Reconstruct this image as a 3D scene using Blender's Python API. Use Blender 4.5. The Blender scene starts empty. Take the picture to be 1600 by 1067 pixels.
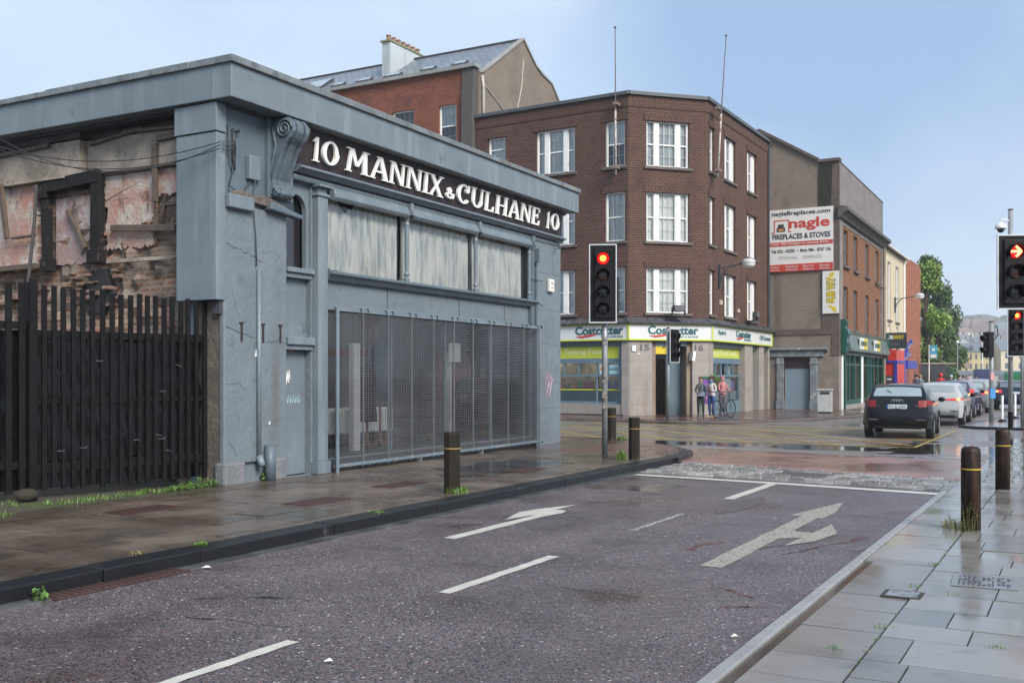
import bpy, math, random
from mathutils import Matrix, Vector
random.seed(7)
sc = bpy.context.scene
C = sc.collection
R = math.radians
# ---------------------------------------------------------------- camera
TH = math.atan(900 / 1602)
cam = bpy.data.cameras.new('camera'); cam_o = bpy.data.objects.new('camera', cam); C.objects.link(cam_o)
cam.sensor_width = 36; cam.lens = 36 * 1602 / 1600; cam.shift_y = 54.5 / 1600
cam.clip_start = .1; cam.clip_end = 4000
cam_o.location = (0, 0, 1.7); cam_o.rotation_euler = (R(90), 0, TH)
sc.camera = cam_o
# ---------------------------------------------------------------- world
w = bpy.data.worlds.new('World'); sc.world = w; w.use_nodes = True
nt = w.node_tree; nt.nodes.clear()
def wn(t, **k):
    n = nt.nodes.new(t)
    for a, b in k.items(): setattr(n, a, b)
    return n
out = wn('ShaderNodeOutputWorld')
sky = wn('ShaderNodeTexSky', sky_type='NISHITA', sun_disc=False)
sky.sun_elevation = R(36); sky.sun_rotation = R(118); sky.dust_density = 2.5; sky.air_density = 1.1
b1 = wn('ShaderNodeBackground'); b1.inputs['Strength'].default_value = .12
nt.links.new(sky.outputs[0], b1.inputs['Color'])
tc = wn('ShaderNodeTexCoord'); sep = wn('ShaderNodeSeparateXYZ'); nt.links.new(tc.outputs['Generated'], sep.inputs[0])
grad = wn('ShaderNodeValToRGB'); e = grad.color_ramp.elements
e[0].position = 0.0; e[0].color = (.76, .88, 1.03, 1); e[1].position = .75; e[1].color = (.42, .55, .78, 1)
n2 = grad.color_ramp.elements.new(.22); n2.color = (.60, .76, .97, 1)
nt.links.new(sep.outputs[2], grad.inputs[0])
# a bank of darker cloud high over the street ahead
def raydir(u, v):
    a = (u - 800) / 1602; b = -(v - 588) / 1602; s, c = math.sin(TH), math.cos(TH)
    return Vector((-s + c * a, c + s * a, b)).normalized()
dt = wn('ShaderNodeVectorMath', operation='DISTANCE'); nz = wn('ShaderNodeTexNoise'); nz.inputs['Scale'].default_value = 2.2; nz.inputs['Detail'].default_value = 5
nt.links.new(tc.outputs['Generated'], nz.inputs[0])
mx = wn('ShaderNodeVectorMath', operation='MULTIPLY_ADD'); mx.inputs[1].default_value = (.35, .35, .5)
nt.links.new(nz.outputs['Color'], mx.inputs[0]); nt.links.new(tc.outputs['Generated'], mx.inputs[2])
nt.links.new(mx.outputs[0], dt.inputs[0]); dt.inputs[1].default_value = raydir(1330, 20) + Vector((.175, .175, .25))
cr = wn('ShaderNodeValToRGB'); e = cr.color_ramp.elements; e[0].position = .12; e[0].color = (1, 1, 1, 1); e[1].position = .27; e[1].color = (0, 0, 0, 1)
nt.links.new(dt.outputs['Value'], cr.inputs[0])
mixc = wn('ShaderNodeMix', data_type='RGBA'); nt.links.new(cr.outputs[0], mixc.inputs['Factor'])
mixc.inputs['B'].default_value = (.34, .50, .76, 1)
# thin pale veils
nz2 = wn('ShaderNodeTexNoise'); nz2.inputs['Scale'].default_value = 3.4; nz2.inputs['Detail'].default_value = 6
mp = wn('ShaderNodeMapping'); mp.inputs['Scale'].default_value = (1, 1, 3); nt.links.new(tc.outputs['Generated'], mp.inputs[0]); nt.links.new(mp.outputs[0], nz2.inputs[0])
cr2 = wn('ShaderNodeValToRGB'); e = cr2.color_ramp.elements; e[0].position = .44; e[0].color = (0, 0, 0, 1); e[1].position = .62; e[1].color = (.75, .75, .75, 1)
nt.links.new(nz2.outputs[0], cr2.inputs[0])
mixd = wn('ShaderNodeMix', data_type='RGBA'); nt.links.new(cr2.outputs[0], mixd.inputs['Factor'])
nt.links.new(grad.outputs[0], mixd.inputs['A']); mixd.inputs['B'].default_value = (.68, .81, .97, 1); nt.links.new(mixd.outputs['Result'], mixc.inputs['A'])
b2 = wn('ShaderNodeBackground'); b2.inputs['Strength'].default_value = .95; nt.links.new(mixc.outputs['Result'], b2.inputs['Color'])
ms = wn('ShaderNodeMixShader'); ms.inputs[0].default_value = .88
nt.links.new(b1.outputs[0], ms.inputs[1]); nt.links.new(b2.outputs[0], ms.inputs[2]); nt.links.new(ms.outputs[0], out.inputs[0])
sun = bpy.data.lights.new('sun', 'SUN'); sun.energy = 4.2; sun.angle = R(28); sun.color = (1, .95, .88)
sun_o = bpy.data.objects.new('sun', sun); C.objects.link(sun_o)
sd = Vector((math.sin(R(118)) * math.cos(R(36)), math.cos(R(118)) * math.cos(R(36)), math.sin(R(36))))
sun_o.rotation_euler = sd.to_track_quat('Z', 'Y').to_euler()
vs = sc.view_settings; sc.display_settings.display_device = 'sRGB'; vs.view_transform = 'Standard'; vs.look = 'None'; vs.gamma = 1; vs.exposure = 0.25; vs.use_curve_mapping = False
sc.cycles.max_bounces = 6; sc.cycles.transparent_max_bounces = 16; sc.cycles.caustics_reflective = False; sc.cycles.caustics_refractive = False

# ---------------------------------------------------------------- materials
class NG:
    def __init__(s, name):
        s.m = bpy.data.materials.new(name); s.m.use_nodes = True; s.t = s.m.node_tree
        s.b = s.t.nodes['Principled BSDF']; s.tc = s.n('ShaderNodeTexCoord')
        s.co = s.tc.outputs['Object']
    def n(s, t, **k):
        x = s.t.nodes.new(t)
        for a, b in k.items(): setattr(x, a, b)
        return x
    def l(s, a, b): s.t.links.new(a, b)
    def noise(s, scale, detail=4, vec=None, rough=.55, sc3=None):
        x = s.n('ShaderNodeTexNoise'); x.inputs['Scale'].default_value = scale; x.inputs['Detail'].default_value = detail; x.inputs['Roughness'].default_value = rough
        v = vec or s.co
        if sc3:
            m = s.n('ShaderNodeMapping'); m.inputs['Scale'].default_value = sc3; s.l(v, m.inputs[0]); v = m.outputs[0]
        s.l(v, x.inputs['Vector']); return x.outputs['Fac']
    def ramp(s, fac, a, b, ca=(0, 0, 0), cb=(1, 1, 1)):
        x = s.n('ShaderNodeValToRGB'); e = x.color_ramp.elements
        e[0].position = a; e[0].color = (*ca, 1); e[1].position = b; e[1].color = (*cb, 1); s.l(fac, x.inputs[0]); return x.outputs[0]
    def mix(s, fac, a, b, mode='MIX'):
        x = s.n('ShaderNodeMix', data_type='RGBA', blend_type=mode)
        for i, v in (('Factor', fac), ('A', a), ('B', b)):
            if isinstance(v, (int, float)): x.inputs[i].default_value = v if i == 'Factor' else (v, v, v, 1)
            elif isinstance(v, tuple): x.inputs[i].default_value = (*v[:3], 1)
            else: s.l(v, x.inputs[i])
        return x.outputs['Result']
    def math(s, op, a, b=0.):
        x = s.n('ShaderNodeMath', operation=op)
        for i, v in ((0, a), (1, b)):
            if isinstance(v, (int, float)): x.inputs[i].default_value = v
            else: s.l(v, x.inputs[i])
        return x.outputs[0]
    def set(s, **k):
        for a, v in k.items():
            i = s.b.inputs[{'col': 'Base Color', 'rough': 'Roughness', 'metal': 'Metallic', 'spec': 'Specular IOR Level', 'coat': 'Coat Weight', 'coatr': 'Coat Roughness', 'norm': 'Normal', 'em': 'Emission Color', 'ems': 'Emission Strength', 'alpha': 'Alpha'}[a]]
            if isinstance(v, (int, float)): i.default_value = v
            elif isinstance(v, tuple): i.default_value = (*v[:3], 1)
            else: s.l(v, i)
    def bump(s, h, strength=.3, dist=.01, norm=None):
        x = s.n('ShaderNodeBump'); x.inputs['Strength'].default_value = strength; x.inputs['Distance'].default_value = dist
        s.l(h, x.inputs['Height'])
        if norm: s.l(norm, x.inputs['Normal'])
        return x.outputs[0]
def sh(c, k): return tuple(min(1, max(0, x * k)) for x in c[:3])
MC = {}
def M(name, col, rough=.6, var=.18, vs=2., bump=.2, bs=60., bd=.004, metal=0, spec=.5, stain=None, streak=None, coat=0, island=0):
    if name in MC: return MC[name]
    g = NG(name)
    c = g.mix(g.ramp(g.noise(vs, 5), .3, .7), sh(col, 1 - var), sh(col, 1 + var))
    c = g.mix(g.ramp(g.noise(bs * .5, 3), .35, .65), g.mix(.5, c, sh(col, 1 - var * .8)), c)
    if island:
        geo = g.n('ShaderNodeNewGeometry'); r_ = g.math('MULTIPLY_ADD', geo.outputs['Random Per Island'], island)
        g.t.nodes[-1].inputs[2].default_value = 1 - island / 2
        cc = g.n('ShaderNodeVectorMath', operation='SCALE'); g.l(c, cc.inputs[0]); g.l(r_, cc.inputs['Scale']); c = cc.outputs[0]
    if stain:  # (colour, scale, lo, hi)
        c = g.mix(g.ramp(g.noise(stain[1], 8, rough=.65), stain[2], stain[3]), c, stain[0])
    if streak:  # vertical runs
        c = g.mix(g.ramp(g.noise(streak[1], 6, sc3=(1, 1, .12)), streak[2], streak[3]), c, streak[0])
    g.set(col=c, rough=g.ramp(g.noise(vs * 3, 4), .2, .8, (rough * .8,) * 3, (min(1, rough * 1.15),) * 3), metal=metal, spec=spec, coat=coat)
    if coat: g.set(coatr=.08)
    if bump: g.set(norm=g.bump(g.noise(bs, 6), bump, bd))
    MC[name] = g.m; return g.m
def brick(name, c1, c2, mortar, w=.225, h=.075, ms=.012, bump=.5, stain=None, soldier=False, var2=.5, warp=0):
    if name in MC: return MC[name]
    g = NG(name); s = g.n('ShaderNodeSeparateXYZ'); g.l(g.co, s.inputs[0])
    u = g.math('ADD', s.outputs[0], s.outputs[1]); cm = g.n('ShaderNodeCombineXYZ')
    if soldier: g.l(s.outputs[2], cm.inputs[0]); g.l(u, cm.inputs[1])
    else: g.l(u, cm.inputs[0]); g.l(s.outputs[2], cm.inputs[1])
    vec_ = cm.outputs[0]
    if warp:
        wn_ = g.n('ShaderNodeTexNoise'); wn_.inputs['Scale'].default_value = 5; wn_.inputs['Detail'].default_value = 3; g.l(g.co, wn_.inputs[0]); wm_ = g.n('ShaderNodeVectorMath', operation='MULTIPLY_ADD'); wm_.inputs[1].default_value = (warp, warp, 0); g.l(wn_.outputs['Color'], wm_.inputs[0]); g.l(cm.outputs[0], wm_.inputs[2]); vec_ = wm_.outputs[0]
    b = g.n('ShaderNodeTexBrick'); g.l(vec_, b.inputs['Vector'])
    b.inputs['Scale'].default_value = 1; b.inputs['Brick Width'].default_value = w; b.inputs['Row Height'].default_value = h; b.inputs['Mortar Size'].default_value = ms; b.inputs['Mortar Smooth'].default_value = .2; b.inputs['Bias'].default_value = 0
    b.inputs['Color1'].default_value = (*c1, 1); b.inputs['Color2'].default_value = (*c2, 1); b.inputs['Mortar'].default_value = (*mortar, 1)
    c = g.mix(g.ramp(g.noise(1.3, 6), .3, .7), g.mix(1, b.outputs[0], (.8, .78, .78), 'MULTIPLY'), b.outputs[0])
    c = g.mix(.6, c, g.ramp(g.noise(9, 4), .3, .7, sh(c1, .7), sh(c2, 1.3))) if var2 > .9 else g.mix(.2, c, g.ramp(g.noise(9, 4), .3, .7, sh(c1, .6), sh(c2, 1.3)))
    if stain: c = g.mix(g.ramp(g.noise(stain[1], 7, rough=.65), stain[2], stain[3]), c, stain[0])
    g.set(col=c, rough=.85, spec=.25, norm=g.bump(g.math('SUBTRACT', g.noise(40, 4), b.outputs['Fac']), bump, .012))
    MC[name] = g.m; return g.m
def glass(name, tint=(.85, .9, .95), refl=.08, rough=.02):
    if name in MC: return MC[name]
    g = NG(name); g.t.nodes.remove(g.b)
    tr = g.n('ShaderNodeBsdfTransparent'); tr.inputs[0].default_value = (*tint, 1)
    gl = g.n('ShaderNodeBsdfGlossy'); gl.inputs['Roughness'].default_value = rough
    lw = g.n('ShaderNodeFresnel'); lw.inputs[0].default_value = 1.45
    f = g.math('ADD', lw.outputs[0], refl); mm = g.n('ShaderNodeMixShader')
    g.l(f, mm.inputs[0]); g.l(tr.outputs[0], mm.inputs[1]); g.l(gl.outputs[0], mm.inputs[2])
    g.l(mm.outputs[0], g.t.nodes['Material Output'].inputs[0]); MC[name] = g.m; return g.m
def emit(name, col, st):
    if name in MC: return MC[name]
    g = NG(name); g.set(col=col, em=col, ems=st); MC[name] = g.m; return g.m
def flat(name, col, rough=.5, **k): return M(name, col, rough, var=k.pop('var', .06), bump=k.pop('bump', 0.), **k)

# ---------------------------------------------------------------- mesh helpers
class MB:
    def __init__(s): s.v = []; s.f = []; s.X = None
    def add(s, vs_, fs):
        n = len(s.v)
        for p in vs_:
            p = Vector(p)
            s.v.append(tuple(s.X @ p) if s.X else tuple(p))
        s.f += [tuple(i + n for i in f) for f in fs]; return s
    def box(s, x0, x1, y0, y1, z0, z1):
        return s.add([(x0, y0, z0), (x1, y0, z0), (x1, y1, z0), (x0, y1, z0), (x0, y0, z1), (x1, y0, z1), (x1, y1, z1), (x0, y1, z1)],
                     [(0, 3, 2, 1), (4, 5, 6, 7), (0, 1, 5, 4), (1, 2, 6, 5), (2, 3, 7, 6), (3, 0, 4, 7)])
    def poly(s, pts): return s.add(pts, [tuple(range(len(pts)))])
    def prism(s, pts, a, b, axis='y'):
        """2D polygon extruded between a and b; axis y: pts are (x,z); x: (y,z); z: (x,y)"""
        mk = {'y': lambda p, t: (p[0], t, p[1]), 'x': lambda p, t: (t, p[0], p[1]), 'z': lambda p, t: (p[0], p[1], t)}[axis]
        n = len(pts); vv = [mk(p, a) for p in pts] + [mk(p, b) for p in pts]
        return s.add(vv, [tuple(range(n))[::-1], tuple(range(n, 2 * n))] + [(i, (i + 1) % n, n + (i + 1) % n, n + i) for i in range(n)])
    def tube(s, pts, r, n=8, cap=True):
        pts = [Vector(p) for p in pts]; rs = r if isinstance(r, (list, tuple)) else [r] * len(pts)
        vv = []; up = None
        for i, p in enumerate(pts):
            d = (pts[min(i + 1, len(pts) - 1)] - pts[max(i - 1, 0)]).normalized()
            if up is None: up = Vector((0, 0, 1)) if abs(d.z) < .9 else Vector((1, 0, 0))
            a = d.cross(up).normalized(); b = a.cross(d).normalized(); up = b
            for k in range(n):
                t = 2 * math.pi * k / n; vv.append(p + (a * math.cos(t) + b * math.sin(t)) * rs[i])
        ff = [(i * n + k, i * n + (k + 1) % n, (i + 1) * n + (k + 1) % n, (i + 1) * n + k) for i in range(len(pts) - 1) for k in range(n)]
        if cap: ff += [tuple(range(n))[::-1], tuple(range((len(pts) - 1) * n, len(pts) * n))]
        return s.add(vv, ff)
    def bar(s, p, q, w, t=None):
        """rectangular bar between two points"""
        p, q = Vector(p), Vector(q); d = (q - p).normalized(); t = t or w
        up = Vector((0, 1, 0)) if abs(d.y) < .9 else Vector((0, 0, 1))
        a = d.cross(up).normalized() * w / 2; b = d.cross(a).normalized() * t / 2
        vv = [p - a - b, p + a - b, p + a + b, p - a + b, q - a - b, q + a - b, q + a + b, q - a + b]
        return s.add(vv, [(0, 3, 2, 1), (4, 5, 6, 7), (0, 1, 5, 4), (1, 2, 6, 5), (2, 3, 7, 6), (3, 0, 4, 7)])
    def lathe(s, prof, c=(0, 0, 0), n=16, ax='z'):
        vv = []
        for r_, z in prof:
            for k in range(n):
                t = 2 * math.pi * k / n; a, b = r_ * math.cos(t), r_ * math.sin(t)
                vv.append({'z': (c[0] + a, c[1] + b, c[2] + z), 'y': (c[0] + a, c[1] + z, c[2] + b), 'x': (c[0] + z, c[1] + a, c[2] + b)}[ax])
        m = len(prof)
        return s.add(vv, [(i * n + k, i * n + (k + 1) % n, (i + 1) * n + (k + 1) % n, (i + 1) * n + k) for i in range(m - 1) for k in range(n)] + [tuple(range(n))[::-1], tuple(range((m - 1) * n, m * n))])
    def ball(s, c, r, n=10, sq=(1, 1, 1)):
        pr = [(max(.001, math.sin(math.pi * i / n)) * 1, -math.cos(math.pi * i / n)) for i in range(n + 1)]
        X = s.X; s.X = (X or Matrix()) @ Matrix.Translation(c) @ Matrix.Diagonal((r * sq[0], r * sq[1], r * sq[2], 1)); s.lathe(pr, n=n + 2); s.X = X; return s
    def wall(s, x0, x1, z0, z1, holes=(), y=0., depth=.25, rev=True):
        xs = sorted({x0, x1, *[h[0] for h in holes], *[h[1] for h in holes]}); zs = sorted({z0, z1, *[h[2] for h in holes], *[h[3] for h in holes]})
        xs = [x for x in xs if x0 <= x <= x1]; zs = [z for z in zs if z0 <= z <= z1]
        for i in range(len(xs) - 1):
            for j in range(len(zs) - 1):
                cx, cz = (xs[i] + xs[i + 1]) / 2, (zs[j] + zs[j + 1]) / 2
                if any(h[0] < cx < h[1] and h[2] < cz < h[3] for h in holes): continue
                s.poly([(xs[i], y, zs[j]), (xs[i + 1], y, zs[j]), (xs[i + 1], y, zs[j + 1]), (xs[i], y, zs[j + 1])])
        if rev:
            for a, b, c_, d in [h[:4] for h in holes]:
                Y = y + depth
                s.poly([(a, y, c_), (a, y, d), (a, Y, d), (a, Y, c_)]); s.poly([(b, y, c_), (b, Y, c_), (b, Y, d), (b, y, d)])
                s.poly([(a, y, d), (b, y, d), (b, Y, d), (a, Y, d)]); s.poly([(a, y, c_), (a, Y, c_), (b, Y, c_), (b, y, c_)])
        return s
    def build(s, name, mat=None, parent=None, smooth=False, loc=None, rz=None, bevel=0, label=None):
        me = bpy.data.meshes.new(name); me.from_pydata(s.v, [], s.f); me.update()
        if mat: me.materials.append(mat)
        if smooth:
            me.polygons.foreach_set('use_smooth', [True] * len(me.polygons))
        o = bpy.data.objects.new(name, me); C.objects.link(o)
        if parent: o.parent = parent
        if loc: o.location = loc
        if rz is not None: o.rotation_euler.z = rz
        if bevel:
            b = o.modifiers.new('bevel', 'BEVEL'); b.width = bevel; b.segments = 2; b.limit_method = 'ANGLE'
        if label: o['label'] = label
        return o
def tag(o, label=None, cat=None, group=None, kind=None):
    if label: o['label'] = label
    if cat: o['category'] = cat
    if group: o['group'] = group
    if kind: o['kind'] = kind
    return o
def thing(name, loc, label, cat, rz=0, group=None):
    o = bpy.data.objects.new(name, None); C.objects.link(o); o.location = loc; o.rotation_euler.z = rz; o.empty_display_size = .2
    return tag(o, label, cat, group)
def struct(o): o['kind'] = 'structure'; return o
def kids(o): return [c for c in bpy.data.objects if c.parent is o]
def copy_tree(o, parent=None):
    c = o.copy(); C.objects.link(c); c.parent = parent
    for ch in kids(o): copy_tree(ch, c)
    return c
def text(s, x0, x1, z0, z1, y, mat, parent, name='lettering', ext=.008, bold=0., shear=0., loc=None, rz=None, rot90=False):
    cu = bpy.data.curves.new('t', 'FONT'); cu.body = s; cu.size = 1; cu.extrude = .01; cu.offset = bold; cu.shear = shear; cu.resolution_u = 3
    o = bpy.data.objects.new('t', cu); C.objects.link(o); bpy.context.view_layer.update()
    me = bpy.data.meshes.new_from_object(o.evaluated_get(bpy.context.evaluated_depsgraph_get()))
    bpy.data.objects.remove(o); bpy.data.curves.remove(cu)
    X = [v.co.x for v in me.vertices]; Y = [v.co.y for v in me.vertices]; ax, bx, ay, by = min(X), max(X), min(Y), max(Y)
    for v in me.vertices:
        fx = (v.co.x - ax) / (bx - ax); fy = (v.co.y - ay) / (by - ay); q = v.co.z / .01
        if rot90: fx, fy = 1 - fy, fx
        v.co = (x0 + fx * (x1 - x0), y - q * ext, z0 + fy * (z1 - z0))
    me.name = name; me.materials.clear(); me.materials.append(mat)
    o = bpy.data.objects.new(name, me); C.objects.link(o); o.parent = parent
    if loc: o.location = loc
    if rz is not None: o.rotation_euler.z = rz
    return o
def inst(name, me, parent, loc=(0, 0, 0), rz=0):
    o = bpy.data.objects.new(name, me); C.objects.link(o); o.parent = parent; o.location = loc; o.rotation_euler.z = rz; return o
# ================================================================ GROUND
def wetground(name, base, var, chips=None, rough=(.12, .5), wetscale=.45, wet=(.42, .62), bs=220, bump=.35, bd=.004, coat=.0, stain=None, island=0, puddles=(), streaky=None):
    g = NG(name)
    c = g.mix(g.ramp(g.noise(.9, 6), .3, .7), sh(base, 1 - var), sh(base, 1 + var))
    if chips:   # (colour, scale, lo, hi)
        for col, scl, lo, hi in chips:
            v = g.n('ShaderNodeTexVoronoi'); v.inputs['Scale'].default_value = scl; g.l(g.co, v.inputs['Vector'])
            sv = g.n('ShaderNodeSeparateXYZ'); g.l(v.outputs['Color'], sv.inputs[0])
            c = g.mix(g.ramp(sv.outputs[0], lo, hi), c, col)
    if island:
        geo = g.n('ShaderNodeNewGeometry'); cc = g.n('ShaderNodeVectorMath', operation='SCALE'); g.l(c, cc.inputs[0])
        r_ = g.n('ShaderNodeMath', operation='MULTIPLY_ADD'); g.l(geo.outputs['Random Per Island'], r_.inputs[0]); r_.inputs[1].default_value = island; r_.inputs[2].default_value = 1 - island / 2
        g.l(r_.outputs[0], cc.inputs['Scale']); c = cc.outputs[0]
    if stain: c = g.mix(g.ramp(g.noise(stain[1], 8, rough=.65), stain[2], stain[3]), c, stain[0])
    wm = g.ramp(g.noise(wetscale, 6, rough=.6), wet[0], wet[1])
    # damp patches are darker and smoother
    dark = g.n('ShaderNodeMix', data_type='RGBA', blend_type='MULTIPLY'); g.l(wm, dark.inputs['Factor']); g.l(c, dark.inputs['A']); dark.inputs['B'].default_value = (.62, .60, .58, 1); c = dark.outputs['Result']
    rr = g.mix(wm, rough[1], rough[0])
    for i, (px, py, rx, ry) in enumerate(puddles):
        m = g.n('ShaderNodeMapping'); m.vector_type = 'POINT'; m.inputs['Location'].default_value = (-px / rx, -py / ry, 0); m.inputs['Scale'].default_value = (1 / rx, 1 / ry, 0)
        nzc = g.n('ShaderNodeTexNoise'); nzc.inputs['Scale'].default_value = 1.1; nzc.inputs['Detail'].default_value = 4; g.l(g.co, nzc.inputs[0])
        g.l(g.co, m.inputs[0]); ln = g.n('ShaderNodeVectorMath', operation='LENGTH'); g.l(m.outputs[0], ln.inputs[0])
        d = g.math('ADD', ln.outputs['Value'], g.math('MULTIPLY', g.math('SUBTRACT', nzc.outputs[0], .5), 2.4))
        pm = g.ramp(d, .85, 1.0, (1, 1, 1), (0, 0, 0))
        rr = g.mix(pm, rr, .02); c = g.mix(pm, c, (.035, .032, .03)); wm = g.mix(pm, wm, 1.0)
    strength = g.math('MULTIPLY', g.math('SUBTRACT', 1.12, wm), bump)
    bn = g.n('ShaderNodeBump'); bn.inputs['Distance'].default_value = bd; g.l(strength, bn.inputs['Strength']); g.l(g.noise(bs, 3), bn.inputs['Height'])
    g.set(col=c, rough=rr, norm=bn.outputs[0], spec=.5)
    if coat: g.set(coat=coat, coatr=.12)
    return g.m
def rect(name, x0, x1, y0, y1, z, mat): return struct(MB().poly([(x0, y0, z), (x1, y0, z), (x1, y1, z), (x0, y1, z)]).build(name, mat))
m_junction = wetground('wet grey asphalt', (.18, .158, .143), .2, [((.2, .18, .17), 60, .86, .95)], rough=(.16, .42), wetscale=.22, wet=(.45, .66), bump=.5,
                       puddles=[(-8.6, 25.0, 2.6, .8), (-5.6, 24.9, 2.4, .8), (-12, 35.3, 3.0, .8), (-3, 26, 1.6, 2.5)])
m_road = wetground('reddish chip seal road', (.120, .094, .097), .34, [((.20, .175, .18), 85, .70, .88), ((.028, .022, .024), 80, .62, .84), ((.17, .07, .06), 70, .94, .98), ((.6, .57, .55), 75, .988, .994)], rough=(.15, .44), wetscale=.5, wet=(.46, .66), bs=110, bump=.9, bd=.006,
                   stain=((.040, .030, .027), .75, .56, .74), puddles=[])
rect('ground', -900, 900, -60, 2500, -.03, M('distant ground', (.10, .11, .09), .9))
rect('junction_road', -60, 60, 15.8, 60, -.005, m_junction)
rect('street_road', -8.4, 12, 60, 170, -.004, m_junction)
rect('approach_road', -7.05, -1.86, -6, 16.2, 0, m_road)
# slabs ----------------------------------------------------------
def slabs(mb, x0, x1, y0, y1, z, rows, along='x', lens=(.6, 1.1), gap=.010, tilt=.004, skip=None):
    """rows of flagstones with slight tilts; rows run along x (courses stacked in y) or along y"""
    p = y0 if along == 'x' else x0; end = y1 if along == 'x' else x1
    while p < end - .05:
        hgt = min(random.uniform(*rows), end - p)
        if end - p - hgt < .12: hgt = end - p
        q = (x0 if along == 'x' else y0); qe = x1 if along == 'x' else y1; q -= 0; first = random.uniform(.3, 1) * lens[0]
        while q < qe - .02:
            ln = first if first else random.uniform(*lens); first = None
            if qe - q - ln < .2: ln = qe - q
            a, b, c_, d = (q + gap, q + ln - gap, p + gap, p + hgt - gap)
            if along == 'y': a, b, c_, d = c_, d, a, b
            cx, cy = (a + b) / 2, (c_ + d) / 2
            if not (skip and skip(cx, cy)):
                tx, ty, dz = random.uniform(-tilt, tilt), random.uniform(-tilt, tilt), random.uniform(-.0015, .0015)
                Z = lambda x, y: z + dz + tx * (x - cx) + ty * (y - cy)
                mb.add([(a, c_, Z(a, c_)), (b, c_, Z(b, c_)), (b, d, Z(b, d)), (a, d, Z(a, d)), (a, c_, z - .02), (b, c_, z - .02), (b, d, z - .02), (a, d, z - .02)],
                       [(0, 1, 2, 3), (0, 4, 5, 1), (1, 5, 6, 2), (2, 6, 7, 3), (3, 7, 4, 0)])
            q += ln
        p += hgt
    return mb
m_slabL = wetground('brown wet flagstones', (.150, .118, .094), .25, rough=(.2, .42), wetscale=.8, wet=(.35, .62), bs=50, bump=.25, island=.45, stain=((.05, .042, .033), 2.2, .52, .72), puddles=[(-8.9, 15.5, .8, 1.6), (-9.2, 20.6, 1.2, 1.0)])
m_slabR = wetground('grey wet flagstones', (.25, .24, .222), .22, rough=(.10, .27), wetscale=.9, wet=(.38, .62), bs=60, bump=.16, island=.38, stain=((.15, .14, .12), 1.6, .56, .72), puddles=[])
m_joint = M('dark joint bed', (.035, .032, .028), .8)
m_kerbd = M('dark basalt kerb', (.011, .012, .014), .4, spec=.3, bump=.4, bs=30, vs=4, stain=((.10, .10, .10), 3, .64, .74))
m_kerbl = M('pale granite kerb', (.28, .28, .275), .3, bump=.3, bs=90, vs=3, stain=((.16, .15, .14), 3, .6, .75), island=.15)
o = slabs(MB(), -10.95, -7.32, -4, 19.2, .118, (.5, .68), 'y', (.7, 1.15), tilt=.009, gap=.017, skip=None).build('left_pavement', m_slabL); struct(o)
# bed under the slabs and the pavement corner that curves into the cross street
arc = [(-7.22, 19.0)] + [(-7.3 - 5.2 * (1 - math.cos(R(a))), 19.2 + 5.1 * math.sin(R(a))) for a in range(8, 91, 9)] + [(-30, 24.35)]
o = MB().prism([(-7.3, -6), *arc, (-30, 21), (-14, 21), (-14, -6)], -.02, .104, 'z').build('pavement_bed', m_joint); struct(o)
m_paver = None
def paver(name, c1, c2, mort, rough, puddles=()):
    g = NG(name); s = g.n('ShaderNodeTexBrick'); g.l(g.co, s.inputs['Vector'])
    s.inputs['Scale'].default_value = 1; s.inputs['Brick Width'].default_value = .21; s.inputs['Row Height'].default_value = .105; s.inputs['Mortar Size'].default_value = .006
    s.inputs['Color1'].default_value = (*c1, 1); s.inputs['Color2'].default_value = (*c2, 1); s.inputs['Mortar'].default_value = (*mort, 1); s.inputs['Bias'].default_value = 0
    wm = g.ramp(g.noise(.5, 6), .4, .6); c = g.mix(wm, s.outputs[0], g.mix(1.0, s.outputs[0], (.6, .58, .56), 'MULTIPLY'))
    c = g.mix(g.ramp(g.noise(3, 6), .55, .75), c, sh(mort, 1.6))
    rr = g.mix(wm, rough[1], rough[0]); g.set(col=c, rough=rr, norm=g.bump(g.math('SUBTRACT', g.noise(60), s.outputs['Fac']), .25, .006)); return g.m
m_pav_red = paver('red brick paving', (.16, .08, .062), (.11, .062, .052), (.06, .045, .04), (.06, .36))
m_pav_pink = paver('pale red crossing paving', (.34, .175, .14), (.28, .155, .13), (.13, .09, .08), (.1, .4))
top = [(-7.3, 19.2)] + arc[1:] + [(-30, 21), (-14, 21), (-10.95, 19.2)]
o = MB().poly([(x, y, .116) for x, y in [(-7.3, 19.2)] + arc[1:-1] + [(-30, 24.35), (-30, 21), (-11.3, 21), (-10.95, 19.2)]]).build('corner_pavement', m_pav_red); struct(o)
# kerb stones, left: one strip of stones along the street, sinking round the corner
kb = MB(); y = -4.
while y < 19:
    ln = random.uniform(.75, 1.15); dz = random.uniform(-.004, .004)
    kb.box(-7.32 + random.uniform(-.004, .004), -7.03 + random.uniform(-.006, .006), y + .004, min(y + ln, 19.1) - .004, -.02, .122 + dz); y += ln
for i in range(len(arc) - 1):
    (xa, ya), (xb, yb) = arc[i], arc[i + 1]; d = Vector((xb - xa, yb - ya, 0)).normalized(); nrm = Vector((d.y, -d.x, 0)) * .26
    h = max(.03, .12 - i * .018)
    kb.add([(xa, ya, -.02), (xb, yb, -.02), (xb + nrm.x, yb + nrm.y, -.02), (xa + nrm.x, ya + nrm.y, -.02), (xa, ya, .12), (xb, yb, .12), (xb + nrm.x, yb + nrm.y, h), (xa + nrm.x, ya + nrm.y, h)],
           [(4, 5, 6, 7), (3, 2, 6, 7), (0, 3, 7, 4), (1, 5, 6, 2)])
struct(kb.build('left_kerb', m_kerbd, bevel=.012))
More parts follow.
